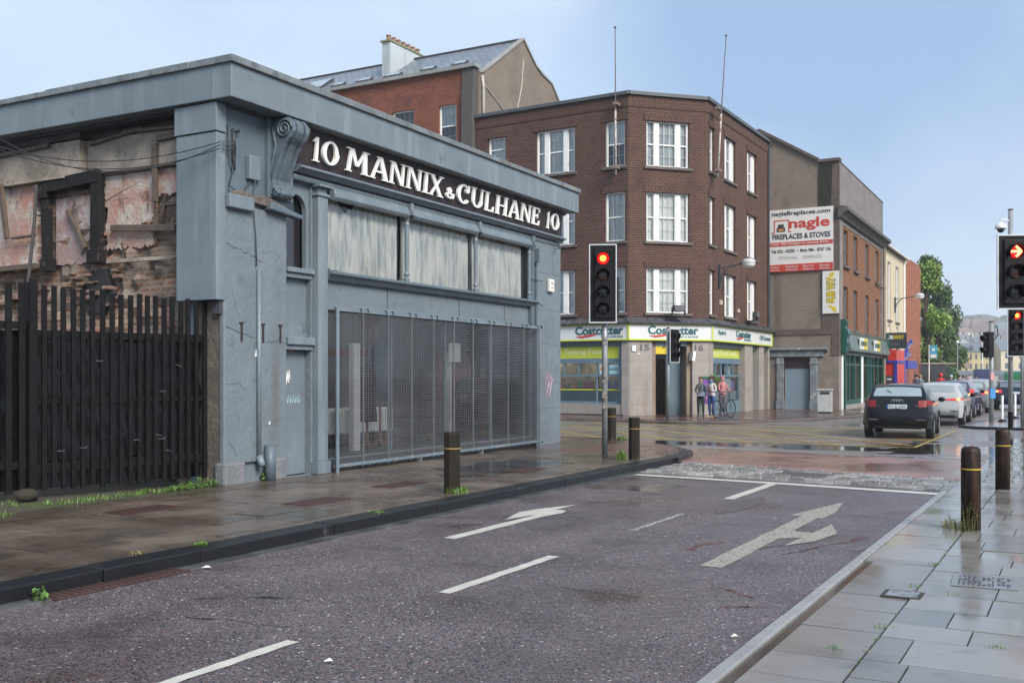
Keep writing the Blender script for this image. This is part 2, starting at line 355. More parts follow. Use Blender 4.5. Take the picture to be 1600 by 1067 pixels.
g_ = NG('wet gutter stone'); g_.set(col=g_.ramp(g_.noise(3, 6), .35, .7, (.05, .052, .055), (.15, .155, .16)), rough=g_.ramp(g_.noise(2, 5), .4, .6, (.04,) * 3, (.25,) * 3))
gb = MB(); y = -4.
while y < 18.6:
    ln = random.uniform(.8, 1.2); gb.box(-7.03, -6.86, y + .003, y + ln - .003, -.02, .006 + random.uniform(0, .004)); y += ln
struct(gb.build('left_gutter', g_.m))
# right-hand side: flush granite kerb, wet channel, flagstones
kb = MB(); y = -2.
while y < 15.9:
    ln = random.uniform(.8, 1.2); kb.box(-1.85, -1.765, y + .003, min(y + ln, 16) - .003, -.02, .050 + random.uniform(-.003, .003)); y += ln
struct(kb.build('right_kerb', m_kerbl, bevel=.006))
struct(MB().box(-1.77, 6, -4, 30, -.02, .028).build('right_pavement_bed', M('wet channel bed', (.055, .045, .037), .07, bump=.1, vs=6)))
struct(slabs(slabs(MB(), -1.675, -1.16, -2, 9.6, .046, (.52, .53), 'y', (.5, .8), tilt=.008, gap=.005), -1.755, -1.16, 9.6, 17.6, .046, (.6, .61), 'y', (.5, .8), tilt=.006, gap=.005).build('edge_flags', m_slabR))
struct(slabs(MB(), -1.15, 5.5, -2, 17.6, .054, (.40, .62), 'x', (.6, 1.3), tilt=.007, gap=.005).build('right_pavement', m_slabR))
struct(slabs(MB(), -1.60, 5.5, 17.62, 29, .05, (.4, .42), 'x', (.4, .42), tilt=.003).build('far_right_pavement', m_slabR))
tm = MB()
for i in range(12):
    for j in range(2): tm.box(-.55 + i * .1, -.50 + i * .1, 18.0 + j * .45, 18.4 + j * .45, .048, .062)
struct(tm.build('tactile_ribs', m_kerbl))
# cobbles and pink crossing band
def lin(x, a, b): return a + (b - a) * (x + 7) / 5.2
cb = MB()
for r_ in range(13):
    x = -6.95 + random.uniform(0, .15)
    while x < -1.9:
        wd = random.uniform(.17, .30); t = r_ / 13; hh = random.uniform(.012, .035)
        ya = lin(x, 16.9, 16.3) + t * lin(x, 2.35, 1.75); dp = lin(x, 2.35, 1.75) / 13 * random.uniform(.8, .93)
        if not (-4.75 < x < -3.85 and 4 < r_ < 10) and random.random() > .02:
            a, b, c_, d = x, x + wd - .025, ya, ya + dp; i_ = .022
            cb.add([(a, c_, -.01), (b, c_, -.01), (b, d, -.01), (a, d, -.01), (a + .006, c_ + .006, hh * .6), (b - .006, c_ + .006, hh * .6), (b - .006, d - .006, hh * .6), (a + .006, d - .006, hh * .6), (a + i_, c_ + i_, hh + .008), (b - i_, c_ + i_, hh + random.uniform(0, .012)), (b - i_, d - i_, hh + .008), (a + i_, d - i_, hh + random.uniform(0, .012))],
                   [(8, 9, 10, 11)] + [(k, (k + 1) % 4, 4 + (k + 1) % 4, 4 + k) for k in range(4)] + [(4 + k, 4 + (k + 1) % 4, 8 + (k + 1) % 4, 8 + k) for k in range(4)])
        x += wd
struct(cb.build('cobbled_strip', wetground('worn cobbles', (.23, .225, .215), .3, rough=(.05, .22), wetscale=1.2, bs=60, bump=.3, island=.75), smooth=False))
struct(MB().poly([(-7.1, 16.6, .003), (-1.75, 16.0, .003), (-1.75, 18.2, .003), (-7.1, 19.2, .003)]).build('cobble_bed', wetground('cobble bed', (.06, .05, .045), .2, rough=(.04, .3))))
struct(MB().add([(-7.25, 19.35, .035), (-1.72, 18.15, .035), (-1.72, 22.0, .035), (-7.9, 22.9, .035), (-7.25, 19.2, -.01), (-1.72, 18.0, -.01), (-1.72, 22.3, -.01), (-8.0, 23.3, -.01)],
                [(0, 1, 2, 3), (4, 5, 1, 0), (3, 2, 6, 7), (5, 6, 2, 1), (7, 4, 0, 3)]).build('crossing_band', m_pav_pink))
# north pavement of the cross street and the pavement along the street ahead
NP = [(-40, 35.3), (-13, 35.3), (-11, 36.2), (-10.1, 38.2), (-8.9, 41.5), (-8.35, 44), (-8.35, 150), (-12, 150), (-45, 45)]
struct(MB().prism(NP, -.02, .09, 'z').build('north_pavement_kerb', M('worn brown kerb', (.12, .095, .085), .4, stain=((.05, .045, .045), 1.2, .5, .65)), bevel=.03))
NQ = [(-40, 35.5), (-13, 35.5), (-11.15, 36.35), (-10.3, 38.3), (-9.1, 41.6), (-8.55, 44), (-8.55, 150), (-12, 150), (-45, 45)]
struct(MB().poly([(x, y, .098) for x, y in NQ]).build('north_pavement', m_pav_red))
# traffic island and right side ahead
IS = [(-3.75, 37), (-3.2, 36.2), (9, 35.2), (9, 120), (-1.2, 120), (-1.9, 60)]
struct(MB().prism(IS, -.02, .07, 'z').build('island_kerb', m_kerbd))
struct(MB().poly([(x + .15 if x < 0 else x, y + .15, .078) for x, y in IS[:3]] + [(9, 52, .078), (-2.2, 52, .078)]).build('traffic_island', m_slabR))
struct(MB().poly([(-2.0, 52.3, .09), (9, 52.3, .09), (9, 120, .09), (-1.2, 120, .09)]).build('far_lane_road', m_junction))
# painted markings -------------------------------------------------
def paint(name, col, wear=(.62, .7), sc_=14):
    g = NG(name); g.set(col=g.mix(g.ramp(g.noise(5, 6), .3, .75), col, sh(col, .72)), rough=.35, norm=g.bump(g.noise(110, 4), .5, .004))
    a = g.n('ShaderNodeMixShader'); t = g.n('ShaderNodeBsdfTransparent'); g.l(g.ramp(g.noise(sc_, 8, rough=.75), *wear), a.inputs[0])
    g.l(g.b.outputs[0], a.inputs[1]); g.l(t.outputs[0], a.inputs[2]); g.l(a.outputs[0], g.t.nodes['Material Output'].inputs[0]); return g.m
m_wp = paint('white road paint', (.62, .60, .53)); m_wpo = paint('worn white road paint', (.40, .37, .31), (.50, .68), 26); m_yp = paint('worn yellow road paint', (.50, .36, .09), (.5, .66), 9); m_wpw = paint('faded white paint', (.5, .5, .48), (.42, .6), 20)
def mark(name, polys, mat, z=.0045, label=None):
    mb = MB()
    for i, p in enumerate(polys): mb.poly([(x, y, z + .0006 * i) for x, y in p])
    return struct(mb.build(name, mat))
def rag(x0, x1, y0, y1, n=14, j=.008):
    return [(x0 + random.uniform(-j, j), y0 + (y1 - y0) * i / n) for i in range(n + 1)][::-1] + [(x1 + random.uniform(-j, j), y0 + (y1 - y0) * i / n) for i in range(n + 1)]
mark('lane_dash', [rag(-4.50, -4.40, 2.9, 5.05)], m_wp); mark('lane_dash', [rag(-4.46, -4.35, 6.75, 8.65)], m_wp)
mark('lane_dash', [rag(-4.41, -4.34, 10.5, 12.1)], m_wpw); mark('lane_dash', [rag(-4.42, -4.27, 13.85, 16.15)], m_wp)
mark('stop_line', [[(-6.82, 16.38), (-6.82, 16.62), (-4, 16.36), (-1.88, 16.05), (-1.88, 15.78), (-4, 16.08)]], m_wp, .006)
# left-turn arrow and straight-and-right arrow
mark('turn_arrow_marking', [rag(-5.91, -5.76, 9.05, 11.0), [(-5.91, 11.0), (-5.76, 11.0), (-5.69, 11.4), (-5.74, 11.62), (-5.86, 11.68), (-6.0, 11.6), (-5.95, 11.35)], [(-6.02, 10.55), (-5.9, 11.2), (-5.92, 11.45), (-5.90, 12.25), (-6.14, 11.6), (-6.2, 11.2)]], m_wp)
mark('lane_arrow_marking', [rag(-3.04, -2.83, 8.85, 12.75), [(-3.18, 12.6), (-2.76, 12.5), (-2.75, 13.2), (-2.88, 14.25)], [(-2.84, 10.7), (-2.84, 11.35), (-2.72, 11.3), (-2.56, 11.3), (-2.56, 10.95), (-2.70, 10.85)], [(-2.66, 10.3), (-2.56, 12.05), (-2.36, 11.35), (-2.45, 10.72)]], m_wpo)
def crackline(x, y, dx, dy, n, w0=.012):
    P_ = [(x, y)]
    for _ in range(n): P_.append((P_[-1][0] + dx + random.uniform(-.05, .05), P_[-1][1] + dy + random.uniform(-.05, .05)))
    ws = [w0 * random.uniform(.3, 1.3) for _ in P_]
    return [(p[0] - w_, p[1]) for p, w_ in zip(P_, ws)][::-1] + [(p[0] + w_, p[1] + .01) for p, w_ in zip(P_, ws)]
m_crack = paint('dark road crack', (.02, .016, .016), (.50, .62), 30); m_rust = paint('rust red scuff', (.16, .05, .035), (.44, .56), 18)
mark('road_crack', [crackline(-6.0, 5.6, .14, .05, 9), crackline(-5.6, 5.2, .13, .02, 7), crackline(-6.7, 9.5, .12, .1, 8), crackline(-2.9, 9.9, .05, .12, 6, .018), crackline(-2.55, 9.8, .03, .11, 6, .016), crackline(-3.9, 7.4, .15, .02, 8), crackline(-6.4, 13.6, .16, .05, 8), crackline(-5.0, 12.6, .12, -.02, 7)], m_crack, .003)
mark('rust_scuff', [crackline(-2.4 + .13 * k, 10.3 + .35 * (k % 3), .05, .10, 5, .035) for k in range(5)] + [crackline(-3.4, 9.6, .04, .14, 4, .04), crackline(-2.35, 7.3, .07, .03, 5, .03), crackline(-2.6, 8.0, .06, -.02, 5, .03)], m_rust, .0035)
m_patch = wetground('bitumen patch', (.085, .070, .070), .2, rough=(.12, .4), bs=90, bump=.6)
mark('bitumen_patch', [[(-6.05, 14.2), (-5.5, 14.15), (-5.45, 15.3), (-6.0, 15.35)], [(-6.85, 15.2), (-6.5, 15.2), (-6.48, 16.0), (-6.85, 16.0)], [(-4.15, 12.6), (-4.0, 12.3), (-3.85, 12.7), (-3.8, 13.6), (-3.92, 14.2), (-4.05, 14.3), (-4.2, 13.4)]], m_patch, .0022)
hx = []
X0, X1, Y0, Y1 = -16, -3.6, 26.0, 34.6
def clip(x, y, dx, dy):
    pts = []
    for t in range(-40, 41):
        px, py = x + dx * t * .5, y + dy * t * .5
        if X0 <= px <= X1 and Y0 <= py <= Y1: pts.append((px, py))
    return (pts[0], pts[-1]) if len(pts) > 2 else None
for k in range(-4, 14):
    for sgn in (1, -1):
        s_ = clip(X0 + k * 2.2, (Y0 if sgn > 0 else Y1), .71, .71 * sgn)
        if s_:
            (a, b), (c_, d) = s_; nx, ny = .055, -.055 * sgn; hx.append([(a - nx, b - ny), (a + nx, b + ny), (c_ + nx, d + ny), (c_ - nx, d - ny)][::(1 if sgn > 0 else -1)])
hx += [[(X0, Y0 - .06), (X1, Y0 - .06), (X1, Y0 + .06), (X0, Y0 + .06)], [(X0, Y1 - .06), (X1, Y1 - .06), (X1, Y1 + .06), (X0, Y1 + .06)], [(X1 - .05, Y0), (X1 + .05, Y0), (X1 + .05, Y1), (X1 - .05, Y1)]]
mark('yellow_box_marking', hx, m_yp, -.001)
mark('crossing_line', [[(-12.5, 34.95), (-3.8, 34.95), (-3.8, 35.15), (-12.5, 35.15)], [(-8.0, 23.6), (-1.8, 22.9), (-1.8, 23.05), (-8, 23.75)]], m_wpw, .002)
# gratings, covers, litter -------------------------------------------
m_grate = M('rusty iron', (.10, .055, .05), .45, metal=.3, bump=.3)
def grating(loc, w_, l_, label, cat='grating', name='pavement_grating', bars=True, group='small iron gratings in the left pavement', rz=0):
    t = thing(name, loc, label, cat, rz, group); m = MB(); e_ = .02
    m.box(-w_ / 2, w_ / 2, -l_ / 2, -l_ / 2 + e_, 0, .008).box(-w_ / 2, w_ / 2, l_ / 2 - e_, l_ / 2, 0, .008).box(-w_ / 2, -w_ / 2 + e_, -l_ / 2 + e_, l_ / 2 - e_, 0, .008).box(w_ / 2 - e_, w_ / 2, -l_ / 2 + e_, l_ / 2 - e_, 0, .008)
    m.build('frame', m_grate, t); m = MB(); n = int(l_ / (.045 if l_ < 1 else .075))
    for i in range(n):
        y_ = -l_ / 2 + e_ + (l_ - 2 * e_) * (i + .5) / n; m.box(-w_ / 2 + e_, w_ / 2 - e_, y_ - (.012 if l_ < 1 else .022), y_ + (.012 if l_ < 1 else .022), .002, .014 if l_ > 1 else .007)
    m.build('bars', m_grate, t); MB().box(-w_ / 2 + .001, w_ / 2 - .001, -l_ / 2 + .001, l_ / 2 - .001, -.01, .0015).build('pit', flat('black pit', (.012, .011, .01), .6), t); return t
for (x, y_), lb in zip([(-9.75, 8.45), (-8.5, 10.1), (-8.75, 12.25), (-8.3, 15.2)],
                  ['rusty iron grating flush in the pavement in front of the black fence', 'rusty iron grating in the brown flags between the fence end and the kerb', 'rusty iron grating in the pavement between the doorway and the nearest left bollard', 'iron grating lying in a wet patch beyond the nearest left bollard']):
    grating((x, y_, .121), .42, .85, lb)
grating((-6.95, 5.75, .006), .26, 1.35, 'long rusty gutter drain grate against the dark kerb', 'drain', 'gutter_drain', group=None)
c_ = thing('access_cover', (-.72, 9.0, .056), 'square patterned cast cover set in the grey flagstones', 'cover', R(4)); MB().box(-.24, .24, -.26, .26, 0, .006).build('plate', M('cast cover', (.22, .22, .22), .25, metal=.2), c_, bevel=.003)
m = MB()
for i in range(11):
    for j in range(6):
        if random.random() < .85: m.box(-.19 + i * .035, -.19 + i * .035 + random.choice((.012, .026)), -.2 + j * .07, -.2 + j * .07 + random.choice((.03, .06)), .0062, .009)
m.build('pattern', flat('dark cast lines', (.05, .045, .05), .4), c_)
c_ = thing('stopcock_cover', (-1.22, 8.2, .056), 'small scuffed metal cover in the flagstones near the right kerb', 'cover'); MB().box(-.11, .11, -.1, .1, 0, .006).build('lid', M('scuffed lid', (.32, .33, .33), .3, metal=.4, stain=((.12, .1, .08), 14, .5, .6)), c_, bevel=.002); MB().box(-.14, .14, -.13, .13, -.01, .003).build('surround', m_joint, c_)
c_ = thing('road_cover', (-4.3, 17.75, .004), 'rectangular metal cover set among the cobbles', 'cover', R(-7)); MB().box(-.52, .5, -.42, .42, 0, .012).build('plate', M('road plate', (.09, .09, .095), .3, metal=.3), c_, bevel=.004); m = MB()
for i in range(9): m.box(-.46 + i * .105, -.41 + i * .105, -.36, .36, .0122, .017)
m.build('ribs', M('road plate', (.09, .09, .095)), c_)
m_litter = flat('white litter', (.7, .7, .68), .6)
for i, (x, y_, s_, lb) in enumerate([(-6.83, 6.55, .09, 'scrap of white paper by the gutter drain'), (-3.95, 4.75, .06, 'white scrap on the road beside the nearest lane dash'), (-2.02, 6.5, .04, 'small white scrap on the road by the right kerb')]):
    m = MB(); m.add([(x, y_, .012), (x + s_, y_ + .02, .02), (x + s_ * .9, y_ + s_ * .5, .012), (x + s_ * .4, y_ + s_ * .65, .026), (x - .01, y_ + s_ * .4, .014), (x + s_ * .45, y_ + s_ * .3, .034)], [(0, 1, 5), (1, 2, 5), (2, 3, 5), (3, 4, 5), (4, 0, 5)])
    tag(m.build('litter_scrap', m_litter), lb, 'litter')
# weeds ----------------------------------------------------------
m_grass = M('grass blades', (.12, .22, .035), .5, var=.4, vs=20, bump=0, island=.8)
m_weed = M('weed leaves', (.09, .17, .03), .5, var=.4, vs=20, bump=0, island=.9); m_dry = M('dry stalks', (.20, .16, .07), .7, island=.6)
def blades(mb, cx, cy, z, n, r_, h, leaf=.006, flatf=.5):
    for _ in range(n):
        a = random.uniform(0, 6.28); d = r_ * random.random() ** .6; x, y_ = cx + d * math.cos(a), cy + d * math.sin(a); hh = h * random.uniform(.35, 1); b = random.uniform(0, 6.28)
        lx, ly = math.cos(b) * hh * flatf, math.sin(b) * hh * flatf; px, py = -math.sin(b) * leaf, math.cos(b) * leaf
        mb.add([(x - px, y_ - py, z), (x + px, y_ + py, z), (x + lx * .4 + px * .8, y_ + ly * .4 + py * .8, z + hh * .65), (x + lx * .4 - px * .8, y_ + ly * .4 - py * .8, z + hh * .65), (x + lx, y_ + ly, z + hh)], [(0, 1, 2, 3), (3, 2, 4)])
    return mb
def leaves(mb, cx, cy, z, n, rx, ry, h, s_=.03):
    for _ in range(n):
        a = random.uniform(0, 6.28); d = random.random() ** .5; p = Vector((cx + rx * d * math.cos(a), cy + ry * d * math.sin(a), z + h * random.uniform(.2, 1) * (1 - d * d * .7)))
        u_ = Vector((random.uniform(-1, 1), random.uniform(-1, 1), random.uniform(-.2, .7))).normalized(); v_ = u_.cross(Vector((random.uniform(-1, 1), random.uniform(-1, 1), 1))).normalized(); k = s_ * random.uniform(.5, 1.2)
        mb.add([p - u_ * k, p + v_ * k * .5, p + u_ * k, p - v_ * k * .5], [(0, 1, 2, 3)])
    return mb
gm = MB()
for i in range(150):
    y_ = random.uniform(4.5, 10.9); blades(gm, -11.05 - .25 * random.random() ** 1.6 - (.35 if y_ < 8 else 0), y_, .115, 12, .09, .07, .004, .9)
for i in range(14): blades(gm, -10.75 + random.uniform(-.1, .1), random.uniform(5.2, 7.4), .115, 26, .16, .06, .004, .9)
tag(gm.build('verge_grass', m_grass), 'thin green grass and moss growing along the foot of the black fence', 'grass', kind='stuff')
def plant(name, loc, label, cat, fn, mat, group=None):
    m = MB(); fn(m); o = m.build(name, mat); o.location = loc; return tag(o, label, cat, group)
plant('weed_clump', (-11.02, 10.55, .115), 'bright green leafy weeds at the foot of the grey corner pier', 'weed', lambda m: leaves(m, 0, 0, 0, 420, .14, .62, .14, .026), m_weed)
plant('weed_clump', (-10.86, 11.75, .115), 'small leafy weed beside the drainpipe foot', 'weed', lambda m: leaves(m, 0, 0, 0, 150, .1, .14, .2, .028), m_weed)
plant('weed_sprig', (-6.93, 5.02, .0), 'single green sprig growing from the gutter by the drain grate', 'weed', lambda m: leaves(m, 0, 0, 0, 34, .08, .06, .14, .035), m_weed)
plant('grass_tuft', (-7.5, 11.85, .118), 'green grass tuft round the foot of the nearest left bollard', 'grass', lambda m: blades(m, -.02, 0, 0, 260, .16, .09), m_grass)
plant('grass_tuft', (-7.62, 18.1, .118), 'green grass tuft by the middle left bollard', 'grass', lambda m: blades(m, -.14, -.04, 0, 150, .1, .22, .005, .3), m_grass)
plant('grass_tuft', (-10.3, 23.72, .118), 'green grass tuft by the farthest left bollard', 'grass', lambda m: blades(m, .12, 0, 0, 120, .1, .12), m_grass)
plant('grass_tuft', (-7.26, 6.95, .122), 'larger green tuft in the kerb joint beyond the gutter drain', 'grass', lambda m: blades(m, 0, 0, 0, 120, .07, .035, .004, 1), m_grass)
plant('grass_tuft', (-7.4, 6.35, .120), 'yellowish tuft in the kerb joint level with the gutter drain', 'grass', lambda m: blades(m, 0, 0, 0, 90, .07, .03, .004, 1), m_dry)
plant('grass_tuft', (-7.2, 9.6, .122), 'flat moss tuft on the dark kerb facing the doorway', 'grass', lambda m: blades(m, 0, 0, 0, 110, .12, .025, .004, 1), m_grass)
plant('grass_tuft', (-1.35, 14.6, .052), 'little grass tuft between the two right bollards', 'grass', lambda m: blades(m, 0, 0, 0, 90, .07, .10), m_grass)
def bw(m):
    blades(m, -.12, -.08, 0, 160, .15, .16, .003, .9); blades(m, .02, -.13, 0, 26, .08, .42, .002, .3); leaves(m, -.12, -.1, 0, 130, .18, .10, .16, .012); leaves(m, .0, -.13, .05, 90, .09, .03, .34, .009)
plant('weed_clump', (-1.1, 12.05, .054), 'tall dry and green weeds climbing the nearest right bollard', 'weed', bw, M('dry green weeds', (.15, .15, .05), .7, var=.4, vs=15, island=1.0, bump=0))
mm_ = MB()
for k_ in range(70):
    x = random.choice((-1.155, random.uniform(-1.1, 1.5))); blades(mm_, x, random.uniform(5, 13), .048, 7, .03, .008, .003, 1.5)
for (x, y_) in [(-1.17, 8.6), (-1.17, 7.1), (-1.35, 6.4), (-.5, 6.9), (-.9, 8.4), (-.3, 8.0), (-1.17, 9.7), (-.2, 8.3), (-.35, 8.15)]:
    blades(mm_, x, y_, .05, 40, .07, .012, .004, 1.5)
tag(mm_.build('joint_moss', m_grass), 'thin moss and grass in the joints of the grey flagstones', 'moss', kind='stuff')
# ================================================================ OLD SHOP (number 10)
FA = (-10.93, 10.9); FRZ = math.atan2(11.2, -.22)
m_grey = M('weathered blue-grey paint', (.152, .186, .212), .5, var=.18, vs=1.1, bump=.35, bs=30, stain=((.075, .092, .108), 2.2, .60, .72), streak=((.205, .238, .262), 4, .50, .72))
m_grey2 = M('darker blue-grey paint', (.105, .135, .16), .5, var=.15, vs=2, bump=.25, bs=40, stain=((.07, .085, .1), 3, .58, .75))
m_greyr = M('cracked blue-grey render', (.152, .182, .205), .62, var=.14, vs=1.5, bump=.55, bs=11, bd=.025, stain=((.10, .12, .135), 4, .58, .70), streak=((.12, .115, .11), 1.5, .62, .8))
m_lead = M('dull lead capping', (.17, .19, .20), .45, var=.3, vs=3, bump=.5, bs=20, stain=((.08, .09, .09), 4, .5, .7))
m_dark = flat('dark blue-grey', (.045, .05, .058), .8)  # plain dark blue-grey for soffit, roofs and small fittings
m_sign = M('dark maroon sign board', (.022, .010, .013), .6, var=.4, vs=3, stain=((.03, .028, .03), 6, .5, .7), bump=.2)
m_white = M('chalky white letters', (.80, .80, .77), .6, var=.1, vs=8, bump=.2)
m_void = flat('dark interior', (.02, .02, .022), .9)
S = thing('corner_shop', (FA[0], FA[1], 0), 'single-storey derelict shop with blue-grey front and caged window', 'shop', FRZ)
# main front wall with its openings
b = MB().wall(0, 11.15, .0, 5.75, [(1.36, 1.97, .12, 4.78), (2.3, 9.78, .34, 2.82), (2.3, 9.62, 3.44, 4.78)], 0, .35)
b.poly([(0, .0, 0), (0, .0, 5.75), (0, .65, 5.75), (0, .65, 0)]); b.poly([(1.0, .3, 0), (1.0, .3, 5.75), (1.0, 18, 5.75), (1.0, 18, 0)]); b.poly([(11.15, 0, 0), (11.15, 14, 0), (11.15, 14, 5.75), (11.15, 0, 5.75)])
b.poly([(1.0, 18, 0), (1.0, 18, 5.75), (11.15, 14, 5.75), (11.15, 14, 0)])
b.build('wall', m_greyr, S)
MB().box(-.2, 11.4, -.2, 18, 6.0, 6.12).build('roof', m_lead, S)
# fascia
f_ = MB(); f_.prism([(-.42, 5.64), (-.42, 6.14), (-.1, 6.14), (-.1, 5.64)], -.27, 11.5, 'x'); f_.prism([(-.27, 5.64), (-.27, 6.14), (-.05, 6.14), (-.05, 5.64)], -.1, 20, 'y')
f_.build('fascia', m_grey, S, bevel=.012)
f_ = MB(); L_ = -.31
while L_ < 11.5:
    e_ = min(L_ + random.uniform(1.2, 2.2), 11.55); f_.box(L_, e_ - .01, -.47, .35, 6.12, 6.215 + random.uniform(-.006, .012)); L_ = e_
y_ = .36
while y_ < 20:
    e_ = y_ + random.uniform(1.0, 2.4); f_.box(-.32, .2, y_, e_ - .01, 6.12, 6.215 + random.uniform(-.008, .014)); y_ = e_
f_.build('capping', m_lead, S, bevel=.01)
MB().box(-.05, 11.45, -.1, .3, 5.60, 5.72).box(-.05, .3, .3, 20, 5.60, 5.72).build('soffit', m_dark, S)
# near pier: rubble-like rendered blocks
pm_ = MB(); zz = .12
pm_.box(-.04, 1.32, -.06, .04, .42, 4.22); pm_.build('pier', m_greyr, S, bevel=.02)
for a_, b_ in ((-.08, .36), (.86, 1.28)): MB().box(a_, b_, -.12, .1, .10, .45).build('plinth', M('worn stone plinth', (.17, .18, .19), .7, bump=.9, bs=12, bd=.02, vs=3), S, bevel=.04)
cr_ = MB()
def crack(x, z, n, dx, dz, wd=.006):
    p = (x, z)
    for _ in range(n):
        q = (p[0] + dx + random.uniform(-.03, .03), p[1] + dz + random.uniform(-.035, .035)); a = math.atan2(q[1] - p[1], q[0] - p[0]); w2 = wd * random.uniform(.25, .75)
        cr_.poly([(p[0] + math.sin(a) * w2, -.063, p[1] - math.cos(a) * w2), (q[0] + math.sin(a) * w2 * .7, -.063, q[1] - math.cos(a) * w2 * .7), (q[0] - math.sin(a) * w2 * .7, -.063, q[1] + math.cos(a) * w2 * .7), (p[0] - math.sin(a) * w2, -.063, p[1] + math.cos(a) * w2)]); p = q
for a in [(0, 2.42, 22, .06, -.002, .009), (0, 3.62, 16, .05, -.01, .009), (.75, 3.56, 9, .06, -.008, .004), (.7, .95, 10, .05, .02, .004), (.02, 1.6, 9, .05, 0, .006), (.75, .55, 9, .05, .012, .006), (.1, 3.0, 8, .02, -.06, .004), (.05, .75, 7, .035, -.03, .006), (.2, 1.2, 6, 0, -.06, .003), (1.0, 1.9, 6, .0, -.06, .003)]: crack(*a)
cr_.build('crack_lines', flat('open cracks', (.03, .03, .032), .9), S)
for x in (.30, .76, 1.15): MB().box(x, x + .022, -.085, -.06, 2.22, 2.48).box(x - .03, x + .05, -.085, -.06, 2.48, 2.5).build('wall_hook', flat('rusty hooks', (.04, .03, .03), .6), S)
MB().prism([(.60, 2.0), (.66, 1.99), (.67, 2.07), (.63, 2.1)], -.066, -.06).prism([(.9, .97), (.94, .97), (.93, 1.02)], -.066, -.06).build('paint_chips', m_white, S)
# pier head: exposed stone and broken timber
MB().box(-.02, 1.35, -.04, .03, 4.22, 5.6).build('upper_panel', m_grey2, S)
MB().box(-.02, .5, -.16, -.05, 4.14, 4.34).build('timber_block', m_grey, S, bevel=.02)
MB().prism([(-.02, 4.32), (.1, 4.40), (.3, 4.43), (.5, 4.38), (.7, 4.42), (.9, 4.40), (1.1, 4.35), (1.3, 4.30), (1.3, 4.24), (.8, 4.26), (.55, 4.28), (-.0, 4.26)], -.13, -.04).build('broken_ledge', M('exposed rough stone', (.13, .105, .09), .9, bump=1, bs=18, bd=.02, var=.4, vs=9), S, bevel=.02)
MB().prism([(.80, 4.22), (1.52, 4.16), (1.58, 4.22), (.82, 4.34)], -.2, -.05).build('broken_slab', m_grey2, S, bevel=.02)
MB().tube([(.66, -.09, 3.3), (.66, -.09, .42)], .035).tube([(.66, -.09, .5), (.66, -.13, .42), (.66, -.15, .36)], .055).build('drainpipe', m_grey, S, smooth=True)
MB().tube([(.86, -.13, .12), (.86, -.13, .66)], .085, 12).build('standpipe', m_grey2, S, smooth=True)
MB().box(.42, .66, -.13, -.04, 4.62, 4.98).build('junction_box', m_grey, S, bevel=.015)
mb = MB(); mb.tube([(.02, -.08, 5.35), (.02, -.1, 4.9), (.1, -.1, 4.7), (.02, -.1, 4.45), (.3, -.08, 4.38), (.5, -.08, 4.62)], .012, 5)
mb.tube([(.55, -.12, 4.62), (.52, -.1, 4.3), (.58, -.1, 3.8), (.60, -.1, 3.35)], .010, 5); mb.tube([(.14, -.08, 5.3), (.14, -.08, 4.7)], .028, 6); mb.box(.12, .22, -.12, -.06, 5.26, 5.31)
for dz in (0, .06, .12): mb.tube([(-.12, -.1, 4.95 + dz), (.08, -.14, 5.0 + dz), (.16, -.1, 4.9 + dz)], .008, 5)
mb.build('wiring', flat('old cables', (.05, .06, .07), .6), S, smooth=True)
# scroll bracket
m_scroll = M('scroll paint', (.105, .135, .16), .4, var=.25, vs=6, bump=.3, stain=((.07, .085, .1), 7, .5, .7))
prof = [(-.06, 5.56), (-.30, 5.63), (-.44, 5.61), (-.52, 5.52), (-.53, 5.40), (-.47, 5.30), (-.38, 5.22), (-.31, 5.10), (-.25, 4.95), (-.19, 4.82), (-.14, 4.70), (-.14, 4.60), (-.20, 4.56), (-.23, 4.49), (-.17, 4.43), (-.06, 4.44)]
sb = MB()
for i in range(9):   # fluted face: three rolls side by side
    pass
for xa, xb, sc_ in ((.92, 1.0, 1.0), (1.0, 1.04, .92), (1.04, 1.19, .985), (1.19, 1.23, .92), (1.23, 1.31, 1.0)):
    sb.prism([(p[0] * sc_, p[1]) for p in prof], xa, xb - .0005, 'x')
sb.build('scroll_bracket', m_scroll, S, bevel=.02)
sp = MB()
for X_ in (.908, 1.322):
    pts = []
    for i in range(40):
        a = i / 40 * 4.6 * math.pi; r_ = .15 * (1 - i / 46); pts.append((X_, -.36 - math.cos(a) * r_, 5.44 + math.sin(a) * r_))
    sp.tube(pts, .018, 5)
    sp.tube([(X_, -.12, 5.5), (X_, -.2, 5.2), (X_, -.11, 4.9), (X_, -.09, 4.68)], .016, 5)
    pts = [(X_, -.15 - math.cos(i / 14 * 9) * .06 * (1 - i / 16), 4.50 + math.sin(i / 14 * 9) * .06 * (1 - i / 16)) for i in range(15)]; sp.tube(pts, .012, 5)
sp.build('scroll_volute', m_scroll, S, smooth=True)
MB().box(.84, 1.42, -.1, -.02, 4.42, 5.6).build('bracket_board', m_grey2, S)
# sign board, cornice
MB().prism([(-.12, 5.0), (-.18, 5.63), (-.02, 5.63), (-.02, 5.0)], 1.5, 11.12, 'x').build('sign_board', m_sign, S)
cn = MB(); cn.prism([(-.02, 4.90), (-.14, 4.91), (-.20, 4.95), (-.26, 4.97), (-.26, 5.0), (-.18, 5.03), (-.02, 5.03)], 1.44, 11.16, 'x'); cn.prism([(-.02, 4.80), (-.09, 4.80), (-.11, 4.84), (-.11, 4.88), (-.02, 4.88)], 1.44, 11.1, 'x')
cn.build('cornice', m_grey, S, bevel=.006)
